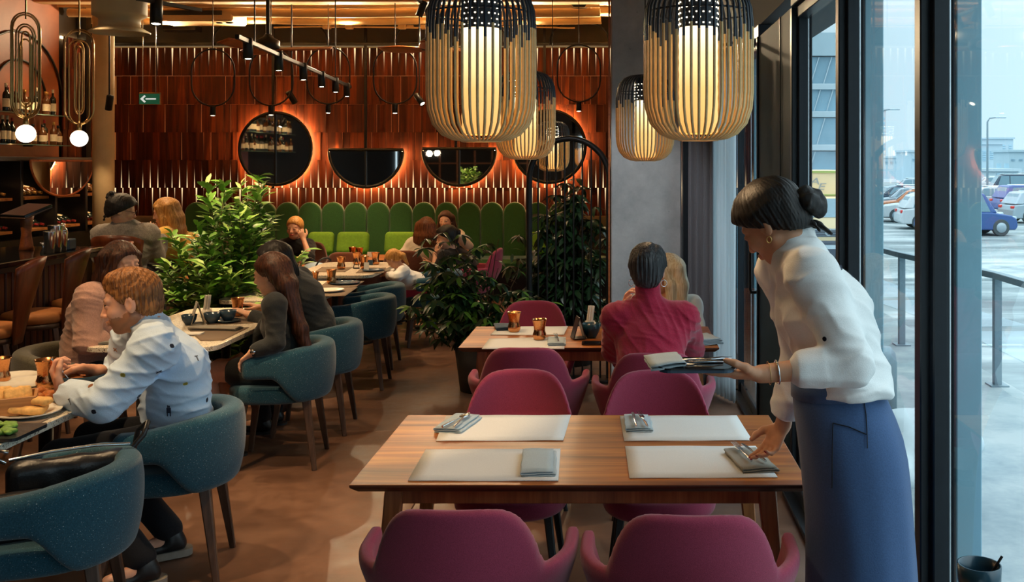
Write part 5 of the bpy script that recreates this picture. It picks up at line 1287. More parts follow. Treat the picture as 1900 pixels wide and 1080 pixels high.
napkin('napkin with knife and fork, back right placemat', 1184, 789, .02, .095, .20, 3, (('knife', -.015, -.02, .05), ('fork', .018, -.02, .12)))
napkin('napkin under the waitress hand, front right placemat', 1393, 858, .16, .115, .23, 3, (('fork', -.02, .03, .02), ('knife', .015, .02, .12)), mat='napkin_olive')
napkin('napkin beside the left copper cup, second table', 935, 609, .2, .10, .18, 3, mat='napkin_inside', group='napkins on the second table')
napkin('napkin with a fork, near edge of second table', 1033, 636, .05, .09, .2, 3, (('fork', 0, .02, .1),), group='napkins on the second table')
napkin('crumpled grey napkin at the right end of the second table', 1308, 634, .3, .13, .2, 5, mat='napkin_cloth', group='napkins on the second table')
napkin('olive rolled napkin on the second stone table', 400, 611, PI / 2 - .15, .09, .30, 3, mat='napkin_olive', group='olive napkins')
napkin('olive folded napkin before the woman in pink knit', 200, 634, .2, .14, .16, 2, mat='napkin_olive', group='olive napkins')
# copper cups
def cup_mesh():
    return MB().lathe([(0, 0), (.027, 0), (.030, .004), (.037, .018), (.038, .034), (.032, .050), (.031, .062), (.034, .085), (.040, .112), (.043, .118), (.041, .117), (.032, .086), (.029, .062), (.030, .05), (.035, .034), (.030, .01), (0, .008)], n=28).mesh('copper_cup', 'copper')
CUP = cup_mesh()
def copper(label, px, py, zt=.752, s=1.0):
    p = T(px, py, zt); return tag(link('copper_cup', CUP, None, p, scale=(s,) * 3), label, 'cup', 'hammered copper cups')
copper('copper cup on the far placemat of the second table', 954, 616)
copper('copper cup on the near placemat of the second table', 1001, 631)
copper('copper cup behind the eating man\'s left fist', 86, 722, .752, 1.12)
copper('copper cup at the left edge of the photo, food table', 2, 712)
copper('copper cup on the second stone table before the green plant', 441, 587)
copper('copper cup at the near left of the third stone table, behind long hair', 582, 532)
copper('copper cup in the middle of the third stone table', 615, 527)
copper('copper cup alone at the left of the fourth stone table', 633, 500)
copper('copper cup behind the menu stand on the fourth stone table', 662, 491)
copper('copper cup beside the white card on the fourth stone table', 676, 499)
copper('copper cup next to the little girl\'s head', 697, 491)
for lab, px, d in (('copper cup left on the far wooden table', 654, 11.0), ('copper cup right on the far wooden table', 667, 10.9), ('copper cup on the small table left of the blue bag', 553, 9.85)):
    p = P(px, 300, d); tag(link('copper_cup', CUP, None, (p.x, p.y, .701)), lab, 'cup', 'hammered copper cups')
# plates, cups
def plate_mesh(r, mat, name): return MB().lathe([(0, .004), (r * .55, .004), (r * .62, .007), (r * .96, .016), (r, .018), (r * .98, .013), (r * .62, .002), (r * .5, 0), (0, 0)][::-1], n=36).mesh(name, mat)
def bowl_mesh(r, h, mat, name): return MB().lathe([(0, 0), (r * .5, 0), (r * .55, .006), (r * .85, h * .45), (r, h), (r * .96, h), (r * .80, h * .45), (r * .5, .012), (0, .010)], n=32).mesh(name, mat)
def put(name, me, label, cat, px, py, z=.752, rz=0, group=None, s=1): return tag(link(name, me, None, T(px, py, z), (0, 0, rz), (s,) * 3), label, cat, group)
PB = plate_mesh(.125, 'ceramic_blue', 'plate_blue'); PWm = plate_mesh(.11, 'ceramic_white', 'plate_white')
put('plate', PB, 'blue plate on the third stone table', 'plate', 640, 527, group='plates'); put('plate', PB, 'dark blue plate on the fourth stone table', 'plate', 692, 503, group='plates', s=.8)
put('plate', PWm, 'pale plate on the third stone table, front', 'plate', 612, 541, .7545, group='plates')
put('plate', PWm, 'pale plate upper left on the food table', 'plate', 45, 716, group='plates', s=1.15); put('plate', PWm, 'pale flat plate behind the copper cup, food table', 'plate', 28, 702, group='plates', s=.9)
MEATP = put('plate', PWm, 'pale plate heaped with roast pieces on the food table', 'plate', 52, 748, group='plates', s=1.2); BREADP = put('plate', PWm, 'pale plate with two slices of bread, nearest the table edge', 'plate', 52, 770, group='plates', s=1.1)
DP = T(12, 805, .7545)
t = MB().prism(rrect(.19, .22, .02, 3), 0, .012).obj('slate_tray', 'leather_black', None, DP); tag(t, 'dark slate tray with green salad at the lower left corner', 'tray')
def lump(name, label, cat, c, r, mat, seed, grp=None, sq=(1, 1, .7)):
    b = Blob(A(-r * 1.7, -r * 1.7, -r * 1.4), A(r * 1.7, r * 1.7, r * 1.4), r * .22); b.ell((0, 0, 0), (r * sq[0], r * sq[1], r * sq[2]), k=0).noise(r * .22, 2.2 / r, seed)
    o = link(name, b.mesh(name, mat), None, c); o.rotation_euler = (0, 0, seed * 1.3); return tag(o, label, cat, grp)
rr = random.Random(5)
for i in range(14):
    a = i * 2.4; q = .085 * math.sqrt((i + .3) / 14); lump('roast_piece', 'browned roast piece heaped on the pale plate', 'food', MEATP.location + Vector((math.cos(a) * q * 1.2, math.sin(a) * q, .030 + .012 * (i < 5))), rr.uniform(.018, .028), 'roast', i + 3, 'roast pieces on the pale plate')
for i in range(7): lump('salad_leaf', 'green salad leaf on the slate tray', 'food', DP + Vector((rr.uniform(-.06, .06), rr.uniform(-.07, .07), .022)), .026, 'salad', i + 30, 'salad leaves on the slate tray', (1.3, .8, .4))
def slice_(label, c, rz, tilt, s=1.0, grp=None):
    b = Blob((-.09, -.06, -.03), (.09, .06, .03), .005); b.rbox((0, 0, 0), (.125 * s, .075 * s, .022), .010, k=0).rbox((.03, .0, 0), (.07 * s, .09 * s, .02), .010, k=.02).noise(.002, 150, 2)
    o = link('bread_slice', b.mesh('bread_slice', 'bread'), None, c); o.rotation_euler = (tilt, .1, rz); return tag(o, label, 'bread', grp)
slice_('lower slice of white bread on the plate nearest the edge', BREADP.location + Vector((0, -.005, .026)), .25, .1); slice_('upper slice of white bread on the plate nearest the edge', BREADP.location + Vector((.015, .02, .052)), .1, -.1, .8)
cr = T(6, 768, .752); t = thing('bread_crate', 'small wooden crate of bread at the left edge of the food table', 'crate', cr, .5)
MB().box((0, 0, .006), (.22, .16, .012)).obj('bottom', 'crate_wood', t)
for sy in (-1, 1): MB().box((0, sy * .08, .04), (.23, .012, .07), ch=.002).obj('side', 'crate_wood', t)
for sx in (-1, 1): MB().box((sx * .112, 0, .04), (.012, .15, .07), ch=.002).obj('side', 'crate_wood', t)
ORD_ = ['first', 'second', 'third', 'fourth']
for i in range(4): slice_('%s bread chunk from the left in the wooden crate' % ORD_[i], cr + Vector((-.06 + i * .035, .005 * i, .066 + .005 * (i % 2))), .9, 1.0, .75, 'bread chunks in the crate')
BW = bowl_mesh(.11, .07, 'ceramic_blue', 'bowl_blue'); b_ = put('bowl', BW, 'dark blue bowl before the eating man, under his fork', 'bowl', 152, 722)
lump('noodle_heap', 'heap of noodles in the dark blue bowl', 'food', b_.location + Vector((0, 0, .052)), .07, 'roast', 77, None, (1, 1, .25))
CM = bowl_mesh(.052, .066, 'ceramic_blue', 'bowl_cup')
put('cup', CM, 'round blue cup left on the second stone table', 'cup', 394, 600); sa = plate_mesh(.075, 'ceramic_blue', 'saucer')
s_ = put('saucer', sa, 'blue saucer on the second stone table', 'saucer', 423, 598); t = link('cup', CM, None, s_.location + Vector((0, 0, .010))); tag(t, 'blue cup standing on the saucer', 'cup')
put('cup', CM, 'blue cup half hidden behind the man\'s shoulder', 'cup', 351, 602, s=.9); put('cup', bowl_mesh(.055, .08, 'ceramic_teal', 'cup_teal'), 'teal cup beside the sugar sticks on the second table', 'cup', 1097, 626)
def sticks(label, px, py):
    p = T(px, py, .752); t = thing('sugar_sticks', label, 'sugar holder', p); MB().lathe([(0, 0), (.028, 0), (.03, .05), (.027, .05), (.025, .006), (0, .006)], n=18).obj('holder', 'ceramic_white', t)
    for i in range(7):
        a = i * .9; MB().box((.013 * math.cos(a), .013 * math.sin(a), .075), (.014, .006, .13), rot=Euler((.12 * math.sin(a), .12 * math.cos(a), a))).obj('stick', 'paper_white', t)
sticks('white sugar sticks in a holder on the second wooden table', 1095, 611); sticks('white sugar sticks in a holder behind the blue cups', 384, 588)
def menu(label, px, py, rz, mat='leather_black', s=1.0):
    p = T(px, py, .752); t = thing('menu_stand', label, 'menu stand', p, rz)
    for q in (-1, 1): MB().box((q * .018 * s, 0, .062 * s), (.004, .09 * s, .125 * s), rot=Euler((0, -q * .28, 0))).obj('card', mat, t)
    MB().box((0, 0, .003), (.06 * s, .09 * s, .006)).obj('foot', mat, t)
menu('dark folded menu stand beside the teal cup', 1073, 628, .25); menu('dark folded menu stand before the blue cups', 366, 601, .5, 'napkin_olive', 1.1); menu('dark folded menu stand on the fourth stone table', 661, 498, .3, s=.8)
def card(label, px, py, w_, h_, z=.752, d=None, mat='paper_white'):
    p = T(px, py, z) if d is None else Vector(((px - VX) / F * d, d, z)); o = MB().box((0, 0, h_ / 2), (w_, .006, h_), rot=Euler((-.12, 0, 0))).obj('table_card', mat, None, p); tag(o, label, 'card', 'table cards')
card('pale reserved card on the far wooden table', 691, 470, .11, .055, .701, 11.1); card('white framed card on the fourth stone table', 680, 502, .045, .075); card('small dark card beside the copper cup near the girl', 687, 492, .05, .05, mat='ceramic_blue')
p = T(1105, 638, .753); tag(MB().prism(rrect(.15, .075, .012, 4), 0, .009).obj('smartphone', 'phone_black', None, p), 'black smartphone lying by the red sweater', 'phone')
p = T(384, 614, .755); tag(MB().prism(rrect(.14, .07, .01, 4), 0, .008).obj('smartphone', 'paper_white', None, p + Vector((-.05, -.11, 0))), 'white smartphone on the second stone table', 'phone')
# coffee cup in the lower right corner, on a table that is out of the picture
wt = T(1813, 1120, .75)
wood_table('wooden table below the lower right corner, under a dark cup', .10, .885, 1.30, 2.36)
CP = link('cup', MB().lathe([(0, 0), (.032, 0), (.040, .01), (.047, .05), (.048, .088), (.044, .088), (.043, .05), (.034, .012), (0, .010)], n=36).mesh('cup_dark', 'ceramic_teal'), None, (.815, 2.285, .7505)); tag(CP, 'dark teal cup in the lower right corner with a spoon', 'cup')
o = MB().tube([(.0, 0, .01), (.03, .0, .07), (.052, 0, .105)], .003, 6).obj('spoon', 'black_metal', None, CP.location); tag(o, 'dark spoon standing in the teal corner cup', 'spoon')

# ------------------------------------------------------------------ bottles, wine cabinet, bar tools
def bottle_meshes(mat, h, r, cap, name):
    b = MB().lathe([(0, 0), (r * .95, 0), (r, .006), (r, h * .58), (r * .85, h * .66), (r * .36, h * .74), (r * .34, h * .96), (0, h * .96)], n=14).mesh(name, mat)
    l = MB().lathe([(r * 1.02, h * .16), (r * 1.02, h * .46)], n=14, capends=False).mesh(name + '_label', 'label_cream'); c = MB().lathe([(r * .39, h * .86), (r * .39, h), (0, h)], n=10).mesh(name + '_cap', cap)
    return b, l, c
BT = [bottle_meshes('bottle_dark', .30, .038, 'cap_red', 'bottle_a'), bottle_meshes('bottle_amber', .28, .040, 'cap_gold', 'bottle_b'), bottle_meshes('bottle_dark', .32, .036, 'label_cream', 'bottle_c'), bottle_meshes('bottle_amber', .24, .045, 'black_metal', 'bottle_d')]
def bottle(label, p, k, group):
    t = thing('bottle', label, 'bottle', p, rng.uniform(0, 6), group); b = BT[k]; link('body', b[0], t); link('label', b[1], t); link('cap', b[2], t); return t
ORD = ['first', 'second', 'third', 'fourth', 'fifth', 'sixth', 'seventh', 'eighth', 'ninth', 'tenth', 'eleventh', 'twelfth']
BDESC = ['dark wine bottle with red cap', 'amber bottle with gold cap', 'slim dark bottle with cream cap', 'squat amber bottle with black cap']
for si, (py, lab) in enumerate(((212, 'upper'), (269, 'lower'))):
    z = HC + (300 - py) / F * 11.8
    t = MB().box((XL + .14, 9.5, z), (.22, 6.0, .012), ch=.002).obj('glass_shelf', 'shelf_glass'); tag(t, '%s lit glass shelf of bottles on the left wall' % lab, 'shelf')
    for q in (-1, 1): MB().box((XL + .06, 9.5 + q * 2.4, z - .012), (.12, .015, .012)).obj('shelf_bracket', 'black_metal', t).matrix_parent_inverse = t.matrix_world.inverted()
    for yy in (7.2, 8.7, 10.2, 11.8): spot_light('shelf_light', (XL + .5, yy, z + .5), (XL, yy, z), 9, 2.2, .8)
    for i in range(50):
        k_ = rng.randrange(4); nth = 49 - i
        lb = '%s, %s from the column on the %s glass shelf' % (BDESC[k_], ORD[nth], lab) if nth < 12 else 'bottle farther along the %s glass shelf, mirrored in the round mirror' % lab
        bottle(lb, (XL + .15 + rng.uniform(-.04, .04), 6.6 + i * .117 + rng.uniform(-.015, .015), z + .0065), k_, 'bottles on the %s glass shelf' % lab)
# wine cabinet: open black frame with three bays, wooden cradles and lying bottles
wc = thing('wine_cabinet', 'black wine cabinet with three bays of lying bottles on the left wall', 'cabinet', (XL + .07, 11.72, 0))
ztop = 1.78
MB().box((.0, 0, ztop / 2), (.03, 2.6, ztop)).obj('back_panel', 'cabinet_black', wc); MB().box((.2, 0, ztop), (.42, 2.6, .05), ch=.004).obj('top', 'cabinet_black', wc); MB().box((.2, 0, .45), (.42, 2.6, .9), ch=.004).obj('lower_case', 'cabinet_black', wc)
bays = [10.35, 11.08, 11.75, 12.42, 13.06]
for y in bays: MB().box((.2, y - 11.72, 1.32), (.42, .05, .9), ch=.003).obj('upright', 'cabinet_black', wc)
for j, z in enumerate((.98, 1.34)):
    for i in range(4):
        yc = (bays[i] + bays[i + 1]) / 2; MB().box((.24, yc - 11.72, z), (.28, .48, .03), ch=.003).obj('cradle', 'crate_wood', wc)
        for q in range(4):
            p = Vector((XL + .04 + .22, yc - .165 + q * .11, z + .055)); t = bottle('%s wine bottle in the %s cradle of the %s cabinet bay from the column' % (ORD[q], ('lower', 'upper')[j], ORD[3 - i]), p, 1 if j else 0, 'bottles lying in the %s cradles' % ('lower', 'upper')[j]); t.rotation_euler = (0, PI / 2 + .22, 0); t.location.x -= .12; t.location.z += .06
        spot_light('cabinet_light', (XL + .40, yc, z + .28), (XL + .1, yc, z), 3.5, 2.2, .8)
hm = thing('half_round_mirror', 'wide half-round mirror hanging over the wine cabinet', 'mirror', (XL + .56, 11.75, 1.76)); rm = .66
arc = [(rm * math.cos(a), rm * .62 * math.sin(a)) for a in np.linspace(PI, 2 * PI, 31)]
Mm = Matrix(((0, 0, 1, 0), (1, 0, 0, 0), (0, 1, 0, 0), (0, 0, 0, 1)))
MB().prism(arc, 0, .012, 0, Mm).obj('mirror_pane', 'mirror_glass', hm); MB().tube([(.006, x, z) for x, z in arc], .014, 6, closed=True).obj('frame', 'fan_wood', hm)
MB().box((-.03, 0, -.02), (.06, .04, .03)).obj('bracket', 'black_metal', hm)
# shakers, jigger and a till on the counter
def on_bar(px, py): p = T(px, py, 1.103); return p
SH = MB().lathe([(0, 0), (.030, 0), (.034, .004), (.046, .15), (.046, .155), (.042, .156), (.030, .01), (0, .008)], n=24).mesh('shaker_tin', 'steel')
for i, (px, py, s, lab) in enumerate(((92, 470, 1.0, 'steel shaker tin, left of three on the bar'), (103, 468, 1.25, 'tall steel shaker tin, middle of three on the bar'), (116, 466, .9, 'steel shaker with a domed lid, right of three on the bar'))):
    p = on_bar(px, py); t = tag(link('shaker', SH, None, p, scale=(s * .9, s * .9, s)), lab, 'shaker', 'shakers on the bar')
    if i == 2: MB().lathe([(.046, .15), (.040, .175), (.022, .195), (.020, .22), (0, .225)], n=20).obj('lid', 'steel', t)
p = on_bar(80, 470); tag(MB().lathe([(.022, 0), (.006, .04), (.022, .075), (.020, .075), (.0, .045)], n=18).obj('jigger', 'steel', None, p), 'small steel jigger beside the shakers', 'jigger')
p = on_bar(125, 464); p.x -= .30; t = thing('till', 'bar till with an angled dark screen and wooden foot', 'till', p, -.5)
MB().lathe([(.05, 0), (.045, .03), (.032, .12), (.04, .2), (.055, .27)], n=18).obj('foot', 'fan_wood', t); MB().box((0, .0, .29), (.30, .22, .02), ch=.004, rot=Euler((.35, 0, 0))).obj('screen', 'black_gloss', t); MB().box((0, .0, .275), (.30, .22, .012), ch=.004, rot=Euler((.35, 0, 0))).obj('screen_back', 'leg_dark_wood', t)
p = on_bar(148, 463); p.x -= .12; tag(MB().box((0, 0, .04), (.14, .10, .08), ch=.008).obj('napkin_box', 'ceramic_blue', None, p), 'small blue box at the end of the bar', 'box')
# ------------------------------------------------------------------ bags
bp = P(595, 300, 10.1); t = thing('handbag', 'pale blue soft handbag with black loop handles beyond the fourth stone table', 'bag', (bp.x, bp.y, .52))
b = Blob((-.30, -.16, -.02), (.30, .16, .30), .014); b.rbox((0, 0, .08), (.42, .22, .14), .06, k=0).ell((-.06, -.02, .14), (.12, .09, .09), k=.05).ell((.08, 0, .13), (.13, .09, .07), k=.05).noise(.008, 30, 4); link('body', b.mesh('handbag', 'bag_blue'), t)
for q, rz in ((-.11, .5), (.06, -.4)): MB().tube([(q + .09 * math.cos(a), -.05 + .07 * math.cos(a), .10 + .17 * math.sin(a)) for a in np.linspace(0, PI, 13)], .009, 6).obj('handle', 'leather_black', t)
MB().box((0, 0, .03), (.44, .22, .04), ch=.01).obj('bottom', 'leather_black', t)
o = thing('ottoman', 'dark brown ottoman under the pale blue handbag', 'stool', (bp.x, bp.y, 0)); b = Blob((-.3, -.3, -.02), (.3, .3, .56), .02); b.rbox((0, 0, .27), (.48, .40, .50), .05, k=0); link('seat', b.mesh('ottoman', 'brown_fabric'), o)
for x in (-.18, .18):
    for y in (-.14, .14): MB().box((x, y, .012), (.04, .04, .024)).obj('foot', 'leg_dark_wood', o)
t = thing('shoulder_bag', 'black leather bag with zip and metal clasp lying in the nearest blue armchair', 'bag', (-1.96, 3.60, .455), .50)
b = Blob((-.26, -.12, -.02), (.26, .12, .32), .010); b.rbox((0, 0, .13), (.40, .10, .24), .045, k=0).noise(.006, 25, 8); link('body', b.mesh('shoulder_bag', 'leather_black'), t)
MB().tube([(-.19, 0, .255), (-.06, 0, .268), (.08, 0, .272), (.19, 0, .262)], .006, 6).obj('zip', 'steel', t)
MB().tube([(-.20, -.01, .25), (-.235, -.02, .27), (-.22, -.03, .30), (-.19, -.03, .29)], .007, 6).obj('clasp', 'steel', t); MB().tube([(.20, 0, .25), (.235, .0, .29), (.25, .02, .33), (.22, .05, .30), (.20, .06, .2)], .010, 6).obj('strap', 'leather_black', t)
t = thing('scarf_bag', 'dark tote with a red and cream stripe inside the bottom left armchair', 'bag', (-2.06, 3.41, .455), .45)
b = Blob((-.2, -.14, -.02), (.2, .14, .24), .012); b.rbox((0, 0, .085), (.24, .11, .17), .045, k=0).noise(.005, 25, 9); link('body', b.mesh('tote', 'leather_black'), t)
MB().box((.0, -.054, .115), (.18, .006, .018), rot=Euler((0, -.2, 0))).obj('red_stripe', 'red_stripe', t); MB().box((.01, -.056, .085), (.18, .006, .014), rot=Euler((0, .25, 0))).obj('cream_stripe', 'yellow_stripe', t)
# ------------------------------------------------------------------ people
def skin(name, c):
    g = NT(name); g.set(Roughness=0.5); g.b.inputs['Subsurface Weight'].default_value = 0.12; g.b.inputs['Subsurface Radius'].default_value = (.012, .005, .003)
    mp = g.coords(); n = g.n('ShaderNodeTexNoise', Scale=28.0, Detail=3.0); g.l(mp, 0, n, 0)
    g.base(g.ramp(n, 'Fac', [(0.3, tuple(x * .9 for x in c[:3])), (0.7, tuple(min(1, x * 1.08) for x in c[:3]))])); return name
skin('skin_fair', srgb(226, 172, 140)); skin('skin_tan', srgb(206, 148, 112)); skin('skin_stubble', srgb(168, 112, 80)); skin('skin_rosy', srgb(228, 168, 138))
plain('lip_rose', srgb(184, 96, 86), .4); plain('eye_white', srgb(232, 226, 220), .2, 0, .02); plain('iris_dark', (.02, .014, .01), .1)
def hair_mat(name, c1, c2, rough=.50):
    g = NT(name); g.set(Roughness=rough); mp = g.coords((70, 70, 5)); n = g.n('ShaderNodeTexNoise', Scale=1.6, Detail=4.0, Distortion=.5); g.l(mp, 0, n, 0)
    g.base(g.ramp(n, 'Fac', [(.35, c1), (.65, c2)])); g.bump(n, 'Fac', .5, .004); g.b.inputs['Specular IOR Level'].default_value = .32
hair_mat('hair_black', (.006, .005, .005), (.020, .015, .012)); hair_mat('hair_brown', srgb(46, 24, 14), srgb(92, 52, 32)); hair_mat('hair_chestnut', srgb(84, 44, 24), srgb(140, 84, 48))
hair_mat('hair_auburn', srgb(104, 62, 30), srgb(168, 112, 62)); hair_mat('hair_blonde', srgb(206, 180, 136), srgb(242, 228, 198)); hair_mat('hair_honey', srgb(168, 110, 52), srgb(226, 168, 92)); hair_mat('hair_grey', srgb(34, 34, 36), srgb(76, 74, 74))
fabric('shirt_white', srgb(238, 238, 236), None, .85, 900, .04, .1); fabric('shirt_pale_blue', srgb(206, 226, 248), None, .85, 900, .05, .1); fabric('sweater_red', srgb(168, 34, 62), None, .95, 500, .2, .4)
fabric('knit_pink', srgb(190, 146, 128), None, .95, 400, .12, .3); fabric('dress_black', srgb(44, 46, 46), None, .8, 500, .2, .2); fabric('tee_black', srgb(26, 25, 26), None, .9, 500, .2, .1); fabric('knit_grey', srgb(136, 128, 120), None, .95, 350, .25, .3)
fabric('knit_yellow', srgb(232, 184, 84), None, .95, 350, .15, .3); fabric('knit_cream', srgb(222, 206, 182), None, .95, 400, .08, .3); fabric('apron_blue', srgb(66, 92, 132), None, .85, 700, .1, .2)
fabric('trousers_dark', srgb(30, 30, 34), None, .9, 500, .15, .1); fabric('trousers_white', srgb(208, 206, 204), None, .9, 500, .05, .1); fabric('skirt_pink', srgb(196, 70, 104), None, .9, 500, .1, .2); plain('shoe_black', (.012, .012, .013), .4); plain('shoe_sole', srgb(150, 140, 128), .7)
plain('print_dark', srgb(44, 48, 66), .8); plain('print_rust', srgb(150, 92, 52), .8); plain('print_yellow', srgb(206, 186, 78), .8); plain('print_grey', srgb(104, 110, 120), .8); plain('nail_red', srgb(150, 40, 52), .25)
def nrm(v): v = Vector(v); return v.normalized()
def hand(B, w, d, n, left, curl, tc=.4, s=1.0, spread=.10, tag=0, tips=None):
    """palm, four unequal bending fingers and a thumb off the side of the palm"""
    d = nrm(d); n = Vector(n); n = nrm(n - d * n.dot(d)); th = n.cross(d) * (1 if left else -1); w = Vector(w)
    B.tube2(w - d * .01 * s, w + d * .075 * s, th, (.026 * s, .019 * s), (.037 * s, .0135 * s), k=.012 * s, tag=tag)
    B.ell(w + d * .035 * s + th * .022 * s + n * .006 * s, (.024 * s, .017 * s, .014 * s), [list(d), list(th), list(n)], k=.012 * s, tag=tag)
    for i, (off, L) in enumerate(((.029, .074), (.0105, .082), (-.0085, .076), (-.026, .059))):
        base = w + d * (.083 - .004 * abs(i - 1.2)) * s + th * off * s; c = curl[i] if hasattr(curl, '__len__') else curl
        a = 0; p = base; fd = nrm(d + th * spread * (1.3 - i) * .6); r = (.0092, .0086, .0078, .0064)
        pts = [w + d * .06 * s + th * off * .95 * s, base]
        for q, (fr, ca) in enumerate(((.46, .75), (.30, 1.05), (.24, .75))):
            a += c * ca; p = p + (fd * math.cos(a) + n * math.sin(a)) * (L * fr * s); pts.append(p)
        rr_ = [.0095 * s, .0095 * s, .0086 * s, .0077 * s, .0062 * s] if i < 3 else [.0085 * s, .0085 * s, .0076 * s, .0068 * s, .0055 * s]
        B.path(pts, rr_, k=.0035 * s, tag=tag)
        if tips is not None: tips.append((p.copy(), fd * math.cos(a) + n * math.sin(a), fd * -math.sin(a) + n * math.cos(a)))
    b0 = w + d * .018 * s + th * .022 * s; b1 = b0 + nrm(d * .62 + th * .72 + n * .28) * .043 * s; b2 = b1 + nrm(d * .9 + th * (.35 - .3 * tc) + n * (.15 + tc * .6)) * .033 * s; b3 = b2 + nrm(d * .9 + th * (.1 - .5 * tc) + n * (.1 + tc * .7)) * .027 * s
    B.path([b0, b1, b2, b3], [.0155 * s, .0125 * s, .0108 * s, .0085 * s], k=.007 * s, tag=tag)
    if tips is not None: tips.append((b3, nrm(b3 - b2), -n))
class Head:
    def __init__(self, c, f, u=(0, 0, 1), s=1.0):
        self.c = Vector(c); self.f = nrm(f); u = Vector(u); self.u = nrm(u - self.f * u.dot(self.f)); self.l = self.u.cross(self.f); self.s = s; self.R = [list(self.f), list(self.l), list(self.u)]
    def p(self, f, l, u): return self.c + (self.f * f + self.l * l + self.u * u) * self.s
    def face(self, B, male=False, closed=False, beard=False):
        s = self.s; E = lambda f, l, u, r, k, **kw: B.ell(self.p(f, l, u), [x * s for x in r], self.R, k=k * s, **kw); C = lambda a, b, ra, rb, k, **kw: B.cone(self.p(*a), self.p(*b), ra * s, rb * s, k=k * s, **kw)
        E(-.012, 0, .030, (.096, .074, .082), .01); E(.022, 0, -.030, (.066, .058, .078), .03); E(.052, 0, -.078, (.026, .030, .026), .03)
        C((.0, .052, -.05), (.050, .020, -.088), .016, .016, .02); C((.0, -.052, -.05), (.050, -.020, -.088), .016, .016, .02)
        if male: C((.058, .014, -.092), (.058, -.014, -.092), .016, .016, .015); C((.076, .034, .022), (.076, -.034, .022), .010, .010, .012)
        for q in (1, -1):
            E(.060, q * .040, -.028, (.024, .022, .022), .02); C((.078, q * .016, .024), (.070, q * .046, .022), .009, .008, .012)
            E(.094, q * .031, .000, (.014, .017, .010), .008, op='sub')
            E(.0765, q * .031, .001, (.0135, .0165, .0105), .003 if not closed else .004)
            C((.0885, q * .020, .0085), (.082, q * .045, .0055), .0032, .003, .003)
            E(-.008, q * .077, -.008, (.020, .008, .032), .006); E(.000, q * .084, -.004, (.010, .006, .018), .004, op='sub')
        C((.086, 0, .012), (.102, 0, -.026), .0085, .0105, .008); E(.104, 0, -.031, (.012, .0115, .010), .006)
        for q in (1, -1): E(.096, q * .011, -.034, (.009, .0075, .007), .005); E(.104, q * .006, -.0405, (.004, .0035, .003), .002, op='sub')
        C((.088, .018, -.0605), (.088, -.018, -.0605), .006, .006, .006); E(.0935, 0, -.0575, (.008, .017, .0055), .004); E(.0925, 0, -.0675, (.008, .015, .0065), .004); C((.0985, .016, -.0622), (.0985, -.016, -.0622), .0014, .0014, .0, op='sub')
        if beard: E(.045, 0, -.085, (.080, .085, .052), 0, tag=4, op='paint'); E(.094, 0, -.052, (.022, .030, .014), 0, tag=4, op='paint'); E(.0, .0, -.06, (.04, .09, .035), 0, tag=4, op='paint')
        E(.094, 0, -.062, (.012, .021, .0105), 0, tag=1, op='paint')
        for q in (1, -1) if B.h < .0042 else ():
            C((.092, q * .014, .026), (.086, q * .046, .025), .0055, .0045, 0, tag=3, op='paint')
            if closed: C((.091, q * .022, -.004), (.086, q * .042, -.003), .0035, .003, 0, tag=2, op='paint')
            else: C((.092, q * .019, .0075), (.085, q * .046, .0045), .0036, .0036, 0, tag=2, op='paint')
    def eyes(self, parent, org, look=(1, 0, -.05)):
        s = self.s
        for q in (1, -1):
            c = self.p(.0785, q * .031, .0005) - org; b = MB().sphere(c, .0102 * s, 12, 0); d = nrm(self.f * look[0] + self.l * look[1] + self.u * look[2]); b.sphere(c + d * .0058 * s, .0056 * s, 8, 1); b.obj('eye', ['eye_white', 'iris_dark'], parent)
def bent(a, c, l1, l2, pole):
    """elbow or knee between a and c"""
    a, c, pole = Vector(a), Vector(c), Vector(pole); d = c - a; L = min(d.length, (l1 + l2) * .999); t = d.normalized(); x = (l1 * l1 - l2 * l2 + L * L) / (2 * L); hgt = math.sqrt(max(l1 * l1 - x * x, 0)); pv = pole - t * pole.dot(t); return a + t * x + pv.normalized() * hgt
